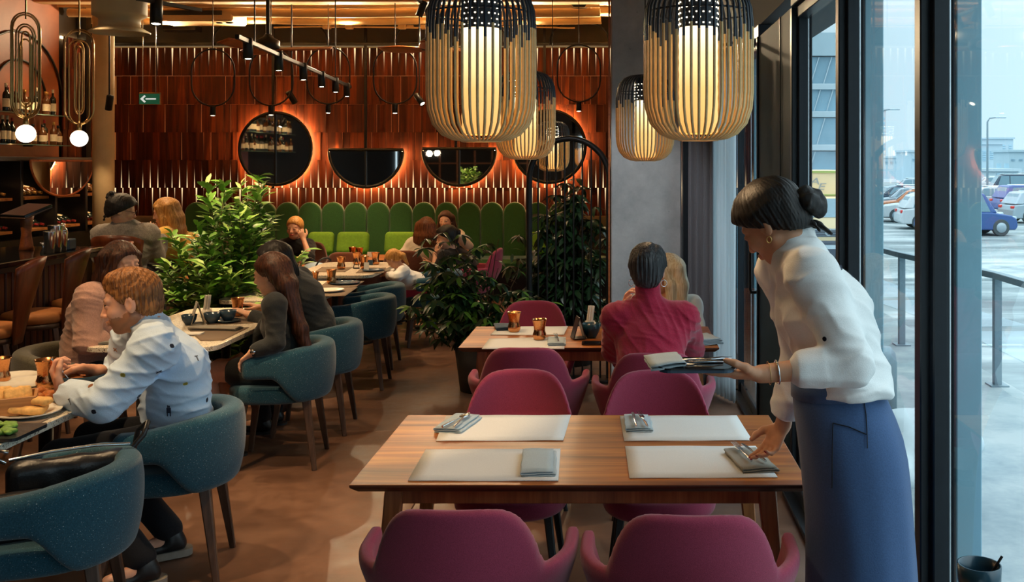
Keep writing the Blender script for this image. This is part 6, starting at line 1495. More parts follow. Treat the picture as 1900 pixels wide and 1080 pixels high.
def person(label, J, head, hair, hair_m, outfit, h=.006, sk='skin_fair', male=False, s=1.0, hands=None, closed=False, seed=1, look=(1, 0, -.05), brow=None, group=None, beard=False, hip=1.0):
    """J: joints in world space - pelvis, waist, chest, neck, ls, rs, le, re, lw, rw, lk, rk, la, ra (left/right shoulder, elbow, wrist, knee, ankle)"""
    J = {k: Vector(v) for k, v in J.items()}; org = Vector((J['pelvis'].x, J['pelvis'].y, 0)); t = thing('person', label, 'person', org)
    H = Head(head[0], head[1], head[2] if len(head) > 2 else (0, 0, 1), s * (1.06 if male else 1.0))
    for k in J: J[k] = J[k] - org
    H.c = H.c - org; zero = Vector((0, 0, 0)); side = nrm(J['ls'] - J['rs']); fwd = side.cross(Vector((0, 0, 1))); hipL, hipR = J['pelvis'] + side * .085 * s, J['pelvis'] - side * .085 * s
    allp = list(J.values()) + [H.c]
    def box(ps, m): return [min(p[i] for p in ps) - m for i in range(3)], [max(p[i] for p in ps) + m for i in range(3)]
    lo, hi = box(allp, .20); B = Blob(lo, hi, h)
    tk = 1.08 if male else 1.0
    B.tube2(J['pelvis'], J['waist'], side, (.148 * s * hip, .10 * s * hip), (.122 * s * tk * hip, .088 * s), k=.03).tube2(J['waist'], J['chest'], side, (.122 * s * tk, .088 * s), (.142 * s * tk, .098 * s), k=.03).tube2(J['chest'], J['neck'], side, (.142 * s * tk, .098 * s), (.07 * s, .055 * s), k=.03)
    for q in 'lr': B.cone(J['neck'] - Vector((0, 0, .02)), J[q + 's'], .045 * s, .046 * s * tk, k=.03)
    B.cone(J['neck'] - Vector((0, 0, .03)), H.p(-.018, 0, -.055), .052 * s * tk, .050 * s * tk, k=.025)
    tips = []
    for q in 'lr':
        B.cone(J[q + 's'], J[q + 'e'], .045 * s * tk, .036 * s * tk, k=.012).cone(J[q + 'e'], J[q + 'w'], .037 * s * tk, .0245 * s * tk, k=.012)
        hd = (hands or {}).get(q) or dict(d=J[q + 'w'] - J[q + 'e'], n=(0, 0, -1), c=.35)
        hand(B, J[q + 'w'], hd['d'], hd['n'], q == 'l', hd.get('c', .35), hd.get('tc', .4), s * (1.08 if male else .95), hd.get('sp', .1), tips=tips)
        hp = hipL if q == 'l' else hipR
        B.cone(hp, J[q + 'k'], .082 * s * hip ** 2, .054 * s, k=.03).cone(J[q + 'k'], J[q + 'a'], .052 * s, .034 * s, k=.02)
        B.cone(J[q + 'a'] + Vector((0, 0, -.02)), J[q + 'a'] + fwd * .13 * s + Vector((0, 0, -.045)), .036 * s, .026 * s, k=.02)
    H.face(B, male, closed, beard)
    body = link('body', B.mesh('person_body', [sk, 'lip_rose' if not male else sk, 'iris_dark', brow or hair_m, 'skin_stubble'], 1), t)
    if not closed: H.eyes(t, zero, look)
    # clothes
    def bb(ps, m=.12): a, b = box(ps, m * s + .04); return a, b
    for g in outfit:
        kind = g['k']; m = g.get('m'); inf = g.get('inf', .012)
        if kind == 'top':
            sl = g.get('sleeve', 1.0); ps = [J[x] for x in ('pelvis', 'waist', 'chest', 'neck', 'ls', 'rs', 'le', 're', 'lw', 'rw')]; a, b = bb(ps, .17); C = Blob(a, b, g.get('h', h * 1.15))
            low = J['pelvis'].lerp(J['waist'], g.get('hem', .0))
            C.tube2(low, J['waist'], side, (.150 * s * tk + inf, .104 * s + inf), (.126 * s * tk + inf * 1.5, .092 * s + inf * 1.5), k=.03).tube2(J['waist'], J['chest'], side, (.126 * s * tk + inf * 1.5, .092 * s + inf * 1.5), (.146 * s * tk + inf, .103 * s + inf), k=.03).tube2(J['chest'], J['neck'] - (J['neck'] - J['chest']).normalized() * g.get('nk', .035), side, (.146 * s * tk + inf, .103 * s + inf), (.074 * s + inf * .4, .056 * s + inf * .4), k=.03)
            for bu in g.get('bust', ()): C.ell(J['chest'] + side * bu * .062 * s + fwd * .075 * s - Vector((0, 0, .01)), (.062 * s,) * 3, k=.03)
            if 'cutz' in g: C.cut((0, 0, g['cutz']), (0, 0, -1), .004)
            for q in 'lr':
                C.cone(J['neck'] - Vector((0, 0, .04)), J[q + 's'], .044 * s + inf * .6, .050 * s * tk + inf, k=.06)
                if sl <= .5: e = J[q + 's'].lerp(J[q + 'e'], sl * 2); C.tube2(J[q + 's'], e, side, (.050 * s * tk + inf,) * 2, (.046 * s * tk + inf,) * 2, k=.015, flat=True)
                else:
                    C.cone(J[q + 's'], J[q + 'e'], .049 * s * tk + inf, .040 * s * tk + inf, k=.045); e = J[q + 'e'].lerp(J[q + 'w'], (g.get('sleeve_' + q, sl) - .5) * 2)
                    C.cone(J[q + 'e'], J[q + 'e'].lerp(e, .85), .040 * s * tk + inf, .033 * s * tk + inf * .9, k=.015); C.tube2(J[q + 'e'].lerp(e, .55), e, Vector((0, .3, 1)), (.034 * s * tk + inf,) * 2, (.030 * s * tk + inf * .8,) * 2, k=.008, flat=True)
            if g.get('collar'): C.cone(J['neck'] - Vector((0, 0, .015)), J['neck'].lerp(H.p(-.02, 0, -.06), g.get('cl', .34)), .062 * s * tk + inf * .3, .058 * s * tk + inf * .2, k=.010)
            if g.get('roll'): C.cone(J['neck'] - Vector((0, 0, .02)), J['neck'].lerp(H.p(-.02, 0, -.06), .72), .066 * s, .060 * s, k=.02)
            if g.get('wr', 0): C.noise(g['wr'] * .7, g.get('wf', 26), seed).folds(g['wr'] * g.get('fd', 2.0), g.get('ff', 70), seed + 1, g.get('ax', (.3, .2, 1)))
            if 'cutneck' in g: C.ell(J['neck'] + fwd * .05 * s + Vector((0, 0, .02)), (.075 * s * g['cutneck'], .075 * s * g['cutneck'], .06), k=.01, op='sub')
            link(g.get('n', 'shirt'), C.mesh('garment_top', m), t)
        elif kind == 'trousers':
            ps = [J[x] for x in ('pelvis', 'waist', 'lk', 'rk', 'la', 'ra')]; a, b = bb(ps, .16); C = Blob(a, b, h * 1.4)
            z_ = s * g.get('r', 1.0); C.tube2(J['pelvis'], J['pelvis'].lerp(J['waist'], .6), side, (.155 * z_, .112 * z_), (.138 * z_, .102 * z_), k=.03)
            for q, hp in (('l', hipL), ('r', hipR)): e = J[q + 'k'].lerp(J[q + 'a'], g.get('to', .95)); C.cone(hp, J[q + 'k'], .092 * z_, .066 * z_, k=.03).cone(J[q + 'k'], e, .064 * z_, .056 * z_, k=.02)
            C.noise(.003, 22, seed + 5); link('trousers', C.mesh('garment_trousers', m), t)
        elif kind == 'skirt':
            ps = [J[x] for x in ('pelvis', 'waist', 'lk', 'rk')]; a, b = bb(ps, .18); C = Blob(a, b, h * 1.3); C.tube2(J['pelvis'], J['pelvis'].lerp(J['waist'], .7), side, (.160 * s, .115 * s), (.135 * s, .10 * s), k=.03)
            for q, hp in (('l', hipL), ('r', hipR)): C.cone(hp, hp.lerp(J[q + 'k'], g.get('to', .55)), .096 * s, .082 * s, k=.06)
            C.noise(.003, 20, seed); link('skirt', C.mesh('garment_skirt', m), t)
        elif kind == 'shoes':
            for q in 'lr':
                an = J[q + 'a']; a, b = bb([an, an + fwd * .16, an - Vector((0, 0, .06))], .08); C = Blob(a, b, .008); hz = an.z - g.get('up', -.03)
                top_ = an.lerp(J[q + 'k'], g.get('boot', .06)); C.cone(an - Vector((0, 0, .01)), top_, .044 * s, .048 * s if g.get('boot', 0) > .2 else .042 * s, k=.01).tube2(an + fwd * -.03 + Vector((0, 0, -.045)), an + fwd * .13 * s + Vector((0, 0, -.055)), side, (.038 * s, .030), (.040 * s, .026), k=.03)
                C.cut((0, 0, an.z - .080), (0, 0, -1)); so = link('shoe', C.mesh('shoe', m), t)
                MB().prism([(x * 1.0, y) for x, y in rrect(.26 * s, .085 * s, .04, 5)], 0, g.get('st', .016), 0, Matrix.Translation(an + fwd * .05 * s + Vector((0, 0, -.094))) @ Matrix.Rotation(math.atan2(fwd.y, fwd.x), 4, 'Z')).obj('sole', g.get('sole', 'rubber'), so)
        elif kind == 'apron': g['fn'](t, org, J)
    hair(t, H, hair_m, h, J, fwd, side, seed)
    return t, H, J, tips, org
# hair styles: each adds one or two meshes
def cap(C, H, th=.012, fr=(.052, .055), nape=-.05, k=0.0):
    """the scalp hair: a shell over the skull, cut along the hairline"""
    s = H.s; C.ell(H.p(-.014, 0, .032), [(.096 + th) * s, (.074 + th) * s, (.084 + th) * s], H.R, k=k)
    C.ell(H.p(-.045, 0, -.02), [(.058 + th) * s, (.062 + th * .7) * s, .075 * s], H.R, k=.02 * s)
def trim_face(C, H, up=.062, back=.030, k=.008, low=None):
    s = H.s                                             # keep what lies above/behind the hairline
    a, b = H.p(.075, 0, up), H.p(back - .02, 0, -.02); d = (b - a).normalized(); n = H.l.cross(d); n = n if n.dot(H.f) > 0 else -n
    C.cut(a, n, k * s)
    if low is not None: C.cut(H.p(0, 0, low), -H.u, k * s)
def strands(C, H, amp, fr, seed=0):
    r = np.random.RandomState(seed); c = H.c; l, f, u = (np.array(list(v), np.float32) for v in (H.l, H.f, H.u))
    def fn(X, Y, Z):
        x, y, z = X - c[0], Y - c[1], Z - c[2]; a = x * l[0] + y * l[1] + z * l[2]; b = x * f[0] + y * f[1] + z * f[2]; q = x * u[0] + y * u[1] + z * u[2]
        th = np.arctan2(a, b + .02); wv = 1.2 * np.sin(q * 17 + seed) + .8 * np.sin(th * 5 + q * 9)
        return amp * .55 * (np.sin(th * fr + wv + 5 * q) * (.5 + .5 * np.sin(th * 3.1 + q * 21 + seed)) + .7 * np.sin(th * fr * 1.73 + 1.6 * wv + 2) + .35 * np.sin(th * fr * 3.1 - wv))
    C.field(fn)
def hb(H, J, ext, h, dn=.14):
    lo = [H.c[i] - .17 for i in range(3)]; hi = [H.c[i] + .19 for i in range(3)]; lo[2] -= ext; lo[0] -= ext * .35; lo[1] -= ext * .35; hi[0] += ext * .35; hi[1] += ext * .35; return Blob(lo, hi, h)
def hair_short(vol=.016, top=.01, grey=False, nape=-.075):
    def fn(t, H, m, h, J, fwd, side, seed):
        C = hb(H, J, .06, h * .8); cap(C, H, vol); C.ell(H.p(.005, 0, .085 + top), [.075 * H.s, .07 * H.s, .035 * H.s], H.R, k=.03); trim_face(C, H, .058, .016, k=.014, low=nape)
        for q in (1, -1): C.ell(H.p(.0, q * .086, -.012), [.026 * H.s, .02 * H.s, .036 * H.s], H.R, k=.006, op='sub')
        strands(C, H, .0045, 34, seed); C.noise(.004, 60, seed); link('hair', C.mesh('hair', m), t)
    return fn
def hair_long(length=.42, spread=.09, front=True, lean=(0, 0), fr=30, th=.013, sweep=0.0, width=1.0):
    def fn(t, H, m, h, J, fwd, side, seed):
        C = hb(H, J, length, h); cap(C, H, th); trim_face(C, H, .062, .03, k=.01); s = H.s; dn = Vector((lean[0], lean[1], -1)).normalized()
        for a, w_ in ((-1.0, .040), (-.55, .046), (0, .05), (.55, .046), (1.0, .040)):
            p0 = H.p(-.045 - .035 * (1 - abs(a)), a * .074 * width, .03); p1 = H.p(-.055 - .03 * (1 - abs(a)), a * .082 * width, -.08); p2 = p1 + dn * (length - .10) + (H.l * a * spread * .25)
            if sweep and a > 0: p1 = p1 - H.f * sweep * .5 * a - H.l * .02 * a; p2 = p2 - H.f * sweep * a - H.l * .05 * a
            C.path([p0, p1, p1.lerp(p2, .55), p2], [w_ * s, w_ * s, w_ * .85 * s, w_ * .45 * s], k=.03)
        if front:
            for a in ((-1,) if sweep else (1, -1)):
                p0 = H.p(.040, a * .070 * width, .05); p1 = H.p(.015, a * .090 * width, -.06); p2 = p1 + dn * (length * .8) + H.f * .02; C.path([p0, p1, p1.lerp(p2, .5), p2], [.020 * s, .028 * s, .028 * s, .012 * s], k=.02)
        strands(C, H, .0034, fr, seed); C.noise(.004, 16, seed); link('hair', C.mesh('hair', m), t)
    return fn
def hair_bun(at=(-.115, 0, .035), r=.048, th=.016, messy=.004):
    def fn(t, H, m, h, J, fwd, side, seed):
        C = hb(H, J, .05, h * .8); cap(C, H, th); C.ell(H.p(.012, 0, .045), [.092 * H.s, .088 * H.s, .075 * H.s], H.R, k=.02); trim_face(C, H, .050, .010, low=-.082); strands(C, H, .0022, 34, seed); C.noise(.002, 60, seed); link('hair', C.mesh('hair', m), t)
        D = hb(H, J, .05, h * .8); c = H.p(*at)
        for i in range(26):
            a = i * .62; q = .35 + .65 * i / 25; p = lambda a, q: c + (H.l * math.cos(a) + H.u * math.sin(a)) * r * .72 * q * H.s - H.f * (.012 + .030 * (1 - q)) * H.s
            D.cone(p(a, q), p(a + .62, q + .65 / 25), .016 * H.s, .016 * H.s, k=.006)
        D.path([H.p(-.075, at[1] - .01, -.055), H.p(-.098, at[1] - .015, -.085), H.p(-.115, at[1] - .01, -.125)], [.012, .008, .003], k=.006).path([H.p(-.085, at[1] + .03, -.05), H.p(-.105, at[1] + .03, -.08), H.p(-.112, at[1] + .04, -.105)], [.010, .006, .003], k=.006); D.noise(messy, 70, seed + 3); link('hair_bun', D.mesh('hair_bun', m), t)
    return fn
def hair_tail(length=.2):
    def fn(t, H, m, h, J, fwd, side, seed):
        C = hb(H, J, length, h); cap(C, H, .012); trim_face(C, H, .055, .02, low=-.08); a = H.p(-.10, 0, .02); C.path([H.p(-.08, 0, .03), a, H.p(-.14, .01, -.05), H.p(-.13, .02, -.05 - length)], [.03, .022, .026, .008], k=.015); strands(C, H, .003, 22, seed); link('hair', C.mesh('hair', m), t)
    return fn
def arm(s_, w_, pole, l1=.285, l2=.25): return bent(s_, w_, l1, l2, pole)
# ------------------------------------------------------------------ the guests and the waitress
from mathutils.bvhtree import BVHTree
def on_surface(o, px, py):
    """where the sight line of a photo pixel meets object o (world space): point, normal"""
    mw = o.matrix_world.copy() if o.parent is None else Matrix.Translation(o.parent.location)
    bv = BVHTree.FromPolygons([mw @ v.co for v in o.data.vertices], [tuple(p.vertices) for p in o.data.polygons]); a = Vector((0, 0, HC)); d = (P(px, py, 1.0) - a).normalized(); q = bv.ray_cast(a, d); return q[0], q[1]
def child(o, n): return [c for c in o.children if c.name.split('.')[0] == n][0]
def patch(parent, o, px, py, shape, mat, name, rot=0.0):
    q, n = on_surface(o, px, py)
    if q is None: return
    b = MB()
    for bx in shape: b.box((bx[0], bx[1], 0), (bx[2], bx[3], .0016), rot=Euler((0, 0, bx[4] if len(bx) > 4 else 0)))
    e = b.obj(name, mat, parent); R = n.to_track_quat('Z', 'Y').to_matrix() @ Matrix.Rotation(rot, 3, 'Z'); e.matrix_local = Matrix.Translation(q + n * .0006 - parent.location) @ R.to_4x4()

# waitress bending over the nearest table
def apron_fn(t, org, J):
    lv = [(1.125, 1550, 76, .125), (1.06, 1556, 88, .145), (.95, 1579, 97, .176), (.83, 1588, 98, .178), (.70, 1594, 98, .172), (.58, 1596, 100, .172), (.475, 1597, 102, .172)]
    n = 48; b = MB(); V = []; m = .001578
    for z, cx, hw, dp in lv:
        c = P(cx, 300, 2.95) - org
        for j in range(n + 1):
            a = -3.0 + 6.0 * j / n - PI * .72; rr_ = 1 + .014 * math.sin(a * 5 + z * 7) + .010 * math.sin(a * 11 + 2 + z * 3) * (1.2 - z) * 1.6 + .010 * math.sin(z * 16 + a * 2)
            V.append((c.x + hw * m * math.cos(a) * rr_, c.y + dp * math.sin(a) * rr_, z))
    L = len(lv); b.add(V, [(i * (n + 1) + j + 1, i * (n + 1) + j, (i + 1) * (n + 1) + j, (i + 1) * (n + 1) + j + 1) for i in range(L - 1) for j in range(n)], 0, True)
    o = b.obj('apron', 'apron_blue', t); m_ = o.modifiers.new('soften', 'SUBSURF'); m_.levels = m_.render_levels = 1; m2 = o.modifiers.new('thickness', 'SOLIDIFY'); m2.thickness = .004
    w_ = [(P(1551, 300, 2.95).x - org.x + 0.124 * math.cos(a), P(0, 0, 2.95).y - org.y + .135 * math.sin(a), 1.10 + .012 * math.cos(a)) for a in np.linspace(0, 2 * PI, 41)[:-1]]
    wb = MB(); V = []
    for p in w_: V += [(p[0], p[1], p[2] - .025), (p[0] * 1.0, p[1], p[2] + .025)]
    wb.add(V, [(2 * i, (2 * i + 2) % 80, (2 * i + 3) % 80, 2 * i + 1) for i in range(40)], 0, True); e = wb.obj('waistband', 'apron_blue', o); m3 = e.modifiers.new('thickness', 'SOLIDIFY'); m3.thickness = .006; m3.offset = 1
    pk = MB()                                            # pocket edge seam running down the side
    pk.tube([P(1590, 725, 2.80) - org, P(1600, 760, 2.795) - org, P(1606, 830, 2.79) - org], .002, 5); 
Wd = dict(pelvis=P(1588, 800, 2.95), waist=P(1566, 705, 2.95), chest=P(1532, 580, 2.95), neck=P(1476, 458, 2.96), ls=P(1506, 512, 2.80), rs=P(1452, 505, 3.11), le=P(1578, 676, 2.73), lw=P(1412, 694, 2.72),
          rw=P(1452, 790, 3.26), lk=(.69, 2.885, .52), rk=(.70, 3.015, .52), la=(.72, 2.885, .09), ra=(.73, 3.03, .09)); Wd['re'] = arm(Wd['rs'], Wd['rw'], (.3, .2, .1), .30, .26)
w_t, w_H, w_J, w_tips, w_o = person('waitress in a white shirt and blue apron bending to lay the nearest table', Wd, (P(1433, 412, 2.97), (-.66, .50, -.60), (-.30, .10, 1)),
    hair_bun((-.112, -.03, -.022), .056, .015, .006), 'hair_black', [dict(k='top', m='shirt_white', inf=.018, sleeve=.80, sleeve_r=.93, wr=.0055, wf=22, hem=.95, cutz=1.085, fd=2.2, ff=60, ax=(.8, .3, .6), collar=1, n='shirt', h=.005, bust=(.9, -.9)), dict(k='trousers', m='trousers_dark', to=1.0, r=.68), dict(k='shoes', m='shoe_black'), dict(k='apron', fn=apron_fn)],
    h=.0036, sk='skin_tan', s=1.0, hands=dict(l=dict(d=(-1, .06, -.02), n=(.02, .30, .95), c=(.04, .05, .06, .10), tc=.30, sp=.05), r=dict(d=(-.52, -.18, -.85), n=(-.55, -.45, .35), c=(.30, .42, .55, .7), tc=.8, sp=.08)), closed=True, seed=3, hip=.80)
for p, d, n in w_tips[5:9]: e = MB().sphere((0, 0, 0), (.0065, .0048, .0022), 10).obj('nail', 'nail_red', w_t); e.matrix_local = Matrix.Translation(p - n * .0045 + d * .001) @ Matrix((d, n.cross(d), n)).transposed().to_4x4()
for k, (off, r, mt) in enumerate(((.022, .0012, 'gold_metal'), (.045, .003, 'steel'))):
    c = w_J['lw'].lerp(w_J['le'], off / .25); ax = (w_J['le'] - w_J['lw']).normalized(); x = ax.orthogonal().normalized(); y = ax.cross(x); MB().tube([c + (x * math.cos(a) + y * math.sin(a)) * .031 for a in np.linspace(0, 2 * PI, 21)[:-1]], r, 6, closed=True).obj('bracelet', mt, w_t)
e = w_H.p(.0, .086, -.048); MB().tube([e + Vector((.007 * math.cos(a), 0, .009 * math.sin(a))) for a in np.linspace(0, 2 * PI, 13)[:-1]], .002, 5, closed=True).obj('earring', 'gold_metal', w_t)
sh = child(w_t, 'shirt'); ap = child(w_t, 'apron')
for nm, pts in (('side_seam', ((1598, 722), (1602, 745), (1606, 770), (1608, 800), (1609, 832))), ('pocket_seam', ((1546, 785), (1545, 820), (1545, 860), (1545, 905))), ('pocket_mouth', ((1546, 785), (1575, 792), (1607, 806)))):
    q = [on_surface(ap, *p) for p in pts]; q = [a + b * .003 - w_o for a, b in q if a is not None]
    if len(q) > 1: MB().tube(q, .0016, 5).obj(nm, 'trousers_dark', ap)
for i, (px, py, s_) in enumerate(((1560, 497, 'TM'), (1572, 505, 'I'), (1580, 512, 'b'))):
    q, n = on_surface(sh, px, py)
    if q is not None:
        me = text_mesh(s_, .020, 'print_dark', 'back_lettering', .0006); e = link('back_lettering', me, w_t); y = (Vector((0, 0, 1)) - n * n.z).normalized(); e.matrix_local = Matrix.Translation(q + n * .0015 - w_o) @ Matrix((y.cross(n), y, n)).transposed().to_4x4()
patch(w_t, sh, 1530, 629, [(0, 0, .0115, .0065, r_) for r_ in (0, .52, 1.05, 1.57, 2.09, 2.62)], 'print_dark', 'sleeve_button')
# what she carries on her left hand: folded napkins and two slim dark trays of cutlery
cw = P(1290, 682, 2.73) + Vector((0, 0, .006)); t = thing('serving_tray', 'slim dark tray of cutlery held out on the waitress hand', 'tray', cw)
MB().prism(rrect(.20, .15, .03, 5), -.006, .003).obj('tray_plate', 'ceramic_blue', t); MB().prism(rrect(.21, .16, .035, 5), .003, .007).obj('rim', 'black_gloss', t)
for i, (x, y) in enumerate(((-.03, .02), (.0, -.01), (.03, .03))): cutlery(t, ('knife', 'fork', 'knife')[i], (x, y, .007), PI / 2 + .1 * i, L=.15)
o = link('napkin', fold_mesh(.09, .15, 2, 'napkin_carried'), None, cw + Vector((-.085, .0, .0075)), (0, -.10, .1)); m = o.modifiers.new('thickness', 'SOLIDIFY'); m.thickness = .003; tag(o, 'grey napkin hanging over the outer end of the carried tray', 'napkin')

# person in the red turtleneck, back to us
R_ = dict(pelvis=(.165, 5.02, .53), waist=(.162, 5.06, .70), chest=P(1207, 625, 5.16), neck=P(1203, 562, 5.2), ls=P(1145, 590, 5.2), rs=P(1268, 588, 5.2), le=P(1139, 651, 5.44), re=P(1284, 650, 5.40), lw=P(1158, 568, 5.56), rw=P(1240, 634, 5.62),
          lk=(.04, 5.46, .50), rk=(.29, 5.46, .50), la=(.03, 5.50, .09), ra=(.30, 5.50, .09))
r_t, r_H, r_J, _, r_o = person('person in a red turtleneck with short dark hair, seated with back to us', R_, (P(1202, 502, 5.22), (.10, 1, -.06)), hair_short(.020, .012, nape=-.085), 'hair_grey',
    [dict(k='top', m='sweater_red', inf=.022, sleeve=.97, wr=.005, wf=22, roll=1, n='turtleneck', hem=-.4), dict(k='trousers', m='trousers_white'), dict(k='shoes', m='shoe_black')], h=.0052, sk='skin_rosy', s=1.04, hands=dict(l=dict(d=(.25, -.25, .9), n=(.9, -.3, -.1), c=.7), r=dict(d=(-1, .2, 0), n=(0, 0, -1), c=.3)), seed=11)
for q in (1, -1): c = r_H.p(-.005, q * .081, -.062); MB().tube([c + Vector((.015 * math.cos(a), .006 * math.cos(a), .017 * math.sin(a))) for a in np.linspace(0, 2 * PI, 17)[:-1]], .0016, 5, closed=True).obj('hoop_earring', 'steel', r_t)
# blonde woman facing us by the pillar
B_ = dict(pelvis=(.235, 6.60, .53), waist=(.24, 6.56, .70), chest=(.255, 6.45, .84), neck=P(1237, 553, 6.38), ls=P(1284, 568, 6.42), rs=P(1190, 568, 6.42), lw=(.34, 6.06, .785), rw=(.10, 6.05, .785), lk=(.34, 6.2, .5), rk=(.14, 6.2, .5), la=(.34, 6.25, .09), ra=(.14, 6.25, .09))
B_['le'] = arm(B_['ls'], B_['lw'], (.4, .1, -.6)); B_['re'] = arm(B_['rs'], B_['rw'], (-.4, .1, -.6))
person('woman with straight pale blonde hair and white top, facing us by the pillar', B_, (P(1236, 508, 6.36), (-.95, -.35, -.10)), hair_long(.34, .05, True, lean=(.05, 0), width=1.0), 'hair_blonde', [dict(k='top', m='shirt_white', inf=.014, sleeve=.60, wr=.004, n='shirt'), dict(k='trousers', m='trousers_dark'), dict(k='shoes', m='shoe_black')], h=.0062, sk='skin_fair', seed=12)

# man eating
M_ = dict(pelvis=(-1.90, 4.36, .56), waist=(-1.915, 4.35, .72), chest=P(322, 680, 4.36), neck=P(280, 602, 4.33), ls=P(283, 648, 4.12), rs=P(248, 628, 4.52), le=P(192, 752, 4.02), lw=P(115, 726, 4.15), re=P(205, 742, 4.62), rw=P(184, 688, 4.42),
          lk=(-2.34, 4.20, .52), rk=(-2.36, 4.50, .52), la=(-1.93, 4.10, .115), ra=(-1.98, 4.46, .10))
m_t, m_H, m_J, m_tips, m_o = person('bearded man in a pale blue patterned shirt eating at the food table', M_, (P(243, 560, 4.30), (-.93, -.30, -.20), (-.15, 0, 1)), hair_short(.011, .012, nape=-.07), 'hair_auburn',
    [dict(k='top', m='shirt_pale_blue', inf=.026, sleeve=.92, wr=.008, wf=19, fd=2.0, ff=60, ax=(.2, .3, 1), collar=1, n='shirt', hem=-.35, h=.0056), dict(k='trousers', m='trousers_dark'), dict(k='shoes', m='shoe_black', sole='shoe_sole', st=.03)], h=.0040, sk='skin_rosy', male=True, s=1.04,
    hands=dict(l=dict(d=(-.45, .12, .88), n=(.72, .35, .35), c=(.9, .95, 1.0, 1.05), tc=.6), r=dict(d=(-.96, -.12, .10), n=(-.15, -.60, -.78), c=(.42, .62, .78, .9), tc=.55)), closed=False, seed=21, look=(.9, 0, -.25), beard=True)
msh = child(m_t, 'shirt'); X_ = [(0, 0, .026, .0035, .6), (0, 0, .026, .0035, -.6)]; DOT = [(0, 0, .018, .012), (0, 0, .012, .018)]; FIG = [(0, .010, .012, .012), (0, -.008, .018, .022), (-.006, -.026, .004, .014), (.006, -.026, .004, .014)]; BAR = [(0, 0, .005, .026), (0, .012, .014, .004)]
for px, py, shp, mt, ro in ((214, 649, X_, 'print_rust', 0), (295, 690, X_, 'print_dark', .3), (366, 627, X_, 'print_grey', .8), (319, 642, DOT, 'print_dark', 0), (384, 742, DOT, 'print_dark', .4), (228, 696, DOT, 'print_yellow', 0), (344, 712, DOT, 'print_yellow', .3), (325, 600, BAR, 'print_grey', .2), (366, 665, BAR, 'print_grey', 0), (313, 758, FIG, 'print_dark', 0), (394, 692, BAR, 'print_grey', .1), (168, 716, DOT, 'print_rust', .5), (130, 746, BAR, 'print_grey', .4), (174, 764, DOT, 'print_dark', .2), (258, 735, DOT, 'print_grey', .2)):
    patch(m_t, msh, px, py, shp, mt, 'print_mark', ro)
fk = m_o + (m_tips[5][0] + m_tips[9][0]) / 2; fo = thing('fork', 'steel fork in the eating man\'s hand over the blue bowl', 'fork', fk)
fe = cutlery(fo, 'fork_body' if False else 'fork', (0, 0, 0), 0); fe.matrix_local = Matrix.Translation((.02, 0, -.015)) @ Vector((.55, .15, -.80)).normalized().to_track_quat('Y', 'Z').to_matrix().to_4x4()

# woman in pink knit behind the man
K_ = dict(pelvis=(-3.05, 5.74, .55), waist=(-3.02, 5.73, .72), chest=(-2.96, 5.70, .90), neck=P(203, 525, 5.70), rs=P(168, 552, 5.54), ls=P(222, 552, 5.86), re=P(160, 636, 5.50), rw=P(192, 632, 5.58), lw=P(200, 628, 5.70), lk=(-2.62, 5.86, .52), rk=(-2.62, 5.60, .52), la=(-2.62, 5.86, .09), ra=(-2.62, 5.60, .09))
K_['le'] = arm(K_['ls'], K_['lw'], (0, .4, -.6))
person('woman with long dark hair in a pale pink knit behind the eating man', K_, (P(226, 489, 5.66), (.90, -.45, -.12)), hair_long(.30, .07, True, lean=(-.25, 0)), 'hair_brown', [dict(k='top', m='knit_pink', inf=.024, sleeve=.96, wr=.004, wf=30, n='knit_jumper', hem=-.3), dict(k='trousers', m='trousers_dark'), dict(k='shoes', m='shoe_black')], h=.0046, seed=31, look=(1, -.1, -.05),
    hands=dict(r=dict(d=(.9, .3, .0), n=(0, .3, -1), c=.5), l=dict(d=(.5, -.8, 0), n=(0, 0, -1), c=.4)))
# woman with long brown hair in a black dress
D_ = dict(pelvis=(-1.93, 5.90, .53), waist=(-1.945, 5.89, .70), chest=P(523, 602, 5.88), neck=P(515, 546, 5.86), ls=P(509, 566, 5.70), rs=P(522, 562, 6.03), le=P(512, 636, 5.64), lw=P(470, 652, 5.60), re=P(480, 630, 6.05), rw=P(455, 655, 5.98), lk=(-2.38, 5.80, .54), rk=(-2.38, 6.0, .52), la=(-2.28, 5.80, .09), ra=(-2.30, 6.0, .09))
d_t, d_H, d_J, _, d_o = person('woman in a black dress with very long straight brown hair', D_, (P(503, 508, 5.84), (-.96, .16, -.22)), hair_long(.58, .06, True, lean=(.24, -.02), fr=34, width=1.0, sweep=.10), 'hair_brown', [dict(k='top', m='dress_black', inf=.010, sleeve=.98, wr=.003, wf=30, n='dress', hem=-.2), dict(k='skirt', m='dress_black', to=.62), dict(k='shoes', m='shoe_black', boot=.8)], h=.005, seed=41,
    hands=dict(l=dict(d=(-.7, .1, -.6), n=(-.3, 0, -.9), c=.5), r=dict(d=(-.8, 0, -.4), n=(0, 0, -1), c=.4)))
c = d_J['lw'].lerp(d_J['le'], .08); ax = (d_J['le'] - d_J['lw']).normalized(); x = ax.orthogonal().normalized(); y = ax.cross(x); MB().tube([c + (x * math.cos(a) + y * math.sin(a)) * .031 for a in np.linspace(0, 2 * PI, 17)[:-1]], .005, 6, closed=True).obj('watch_strap', 'ceramic_white', d_t); MB().lathe([(.015, 0), (.015, .006), (0, .007)], c + Vector((0, -.033, .0)), 14, axis=(0, -1, .2)).obj('watch', 'steel', d_t)
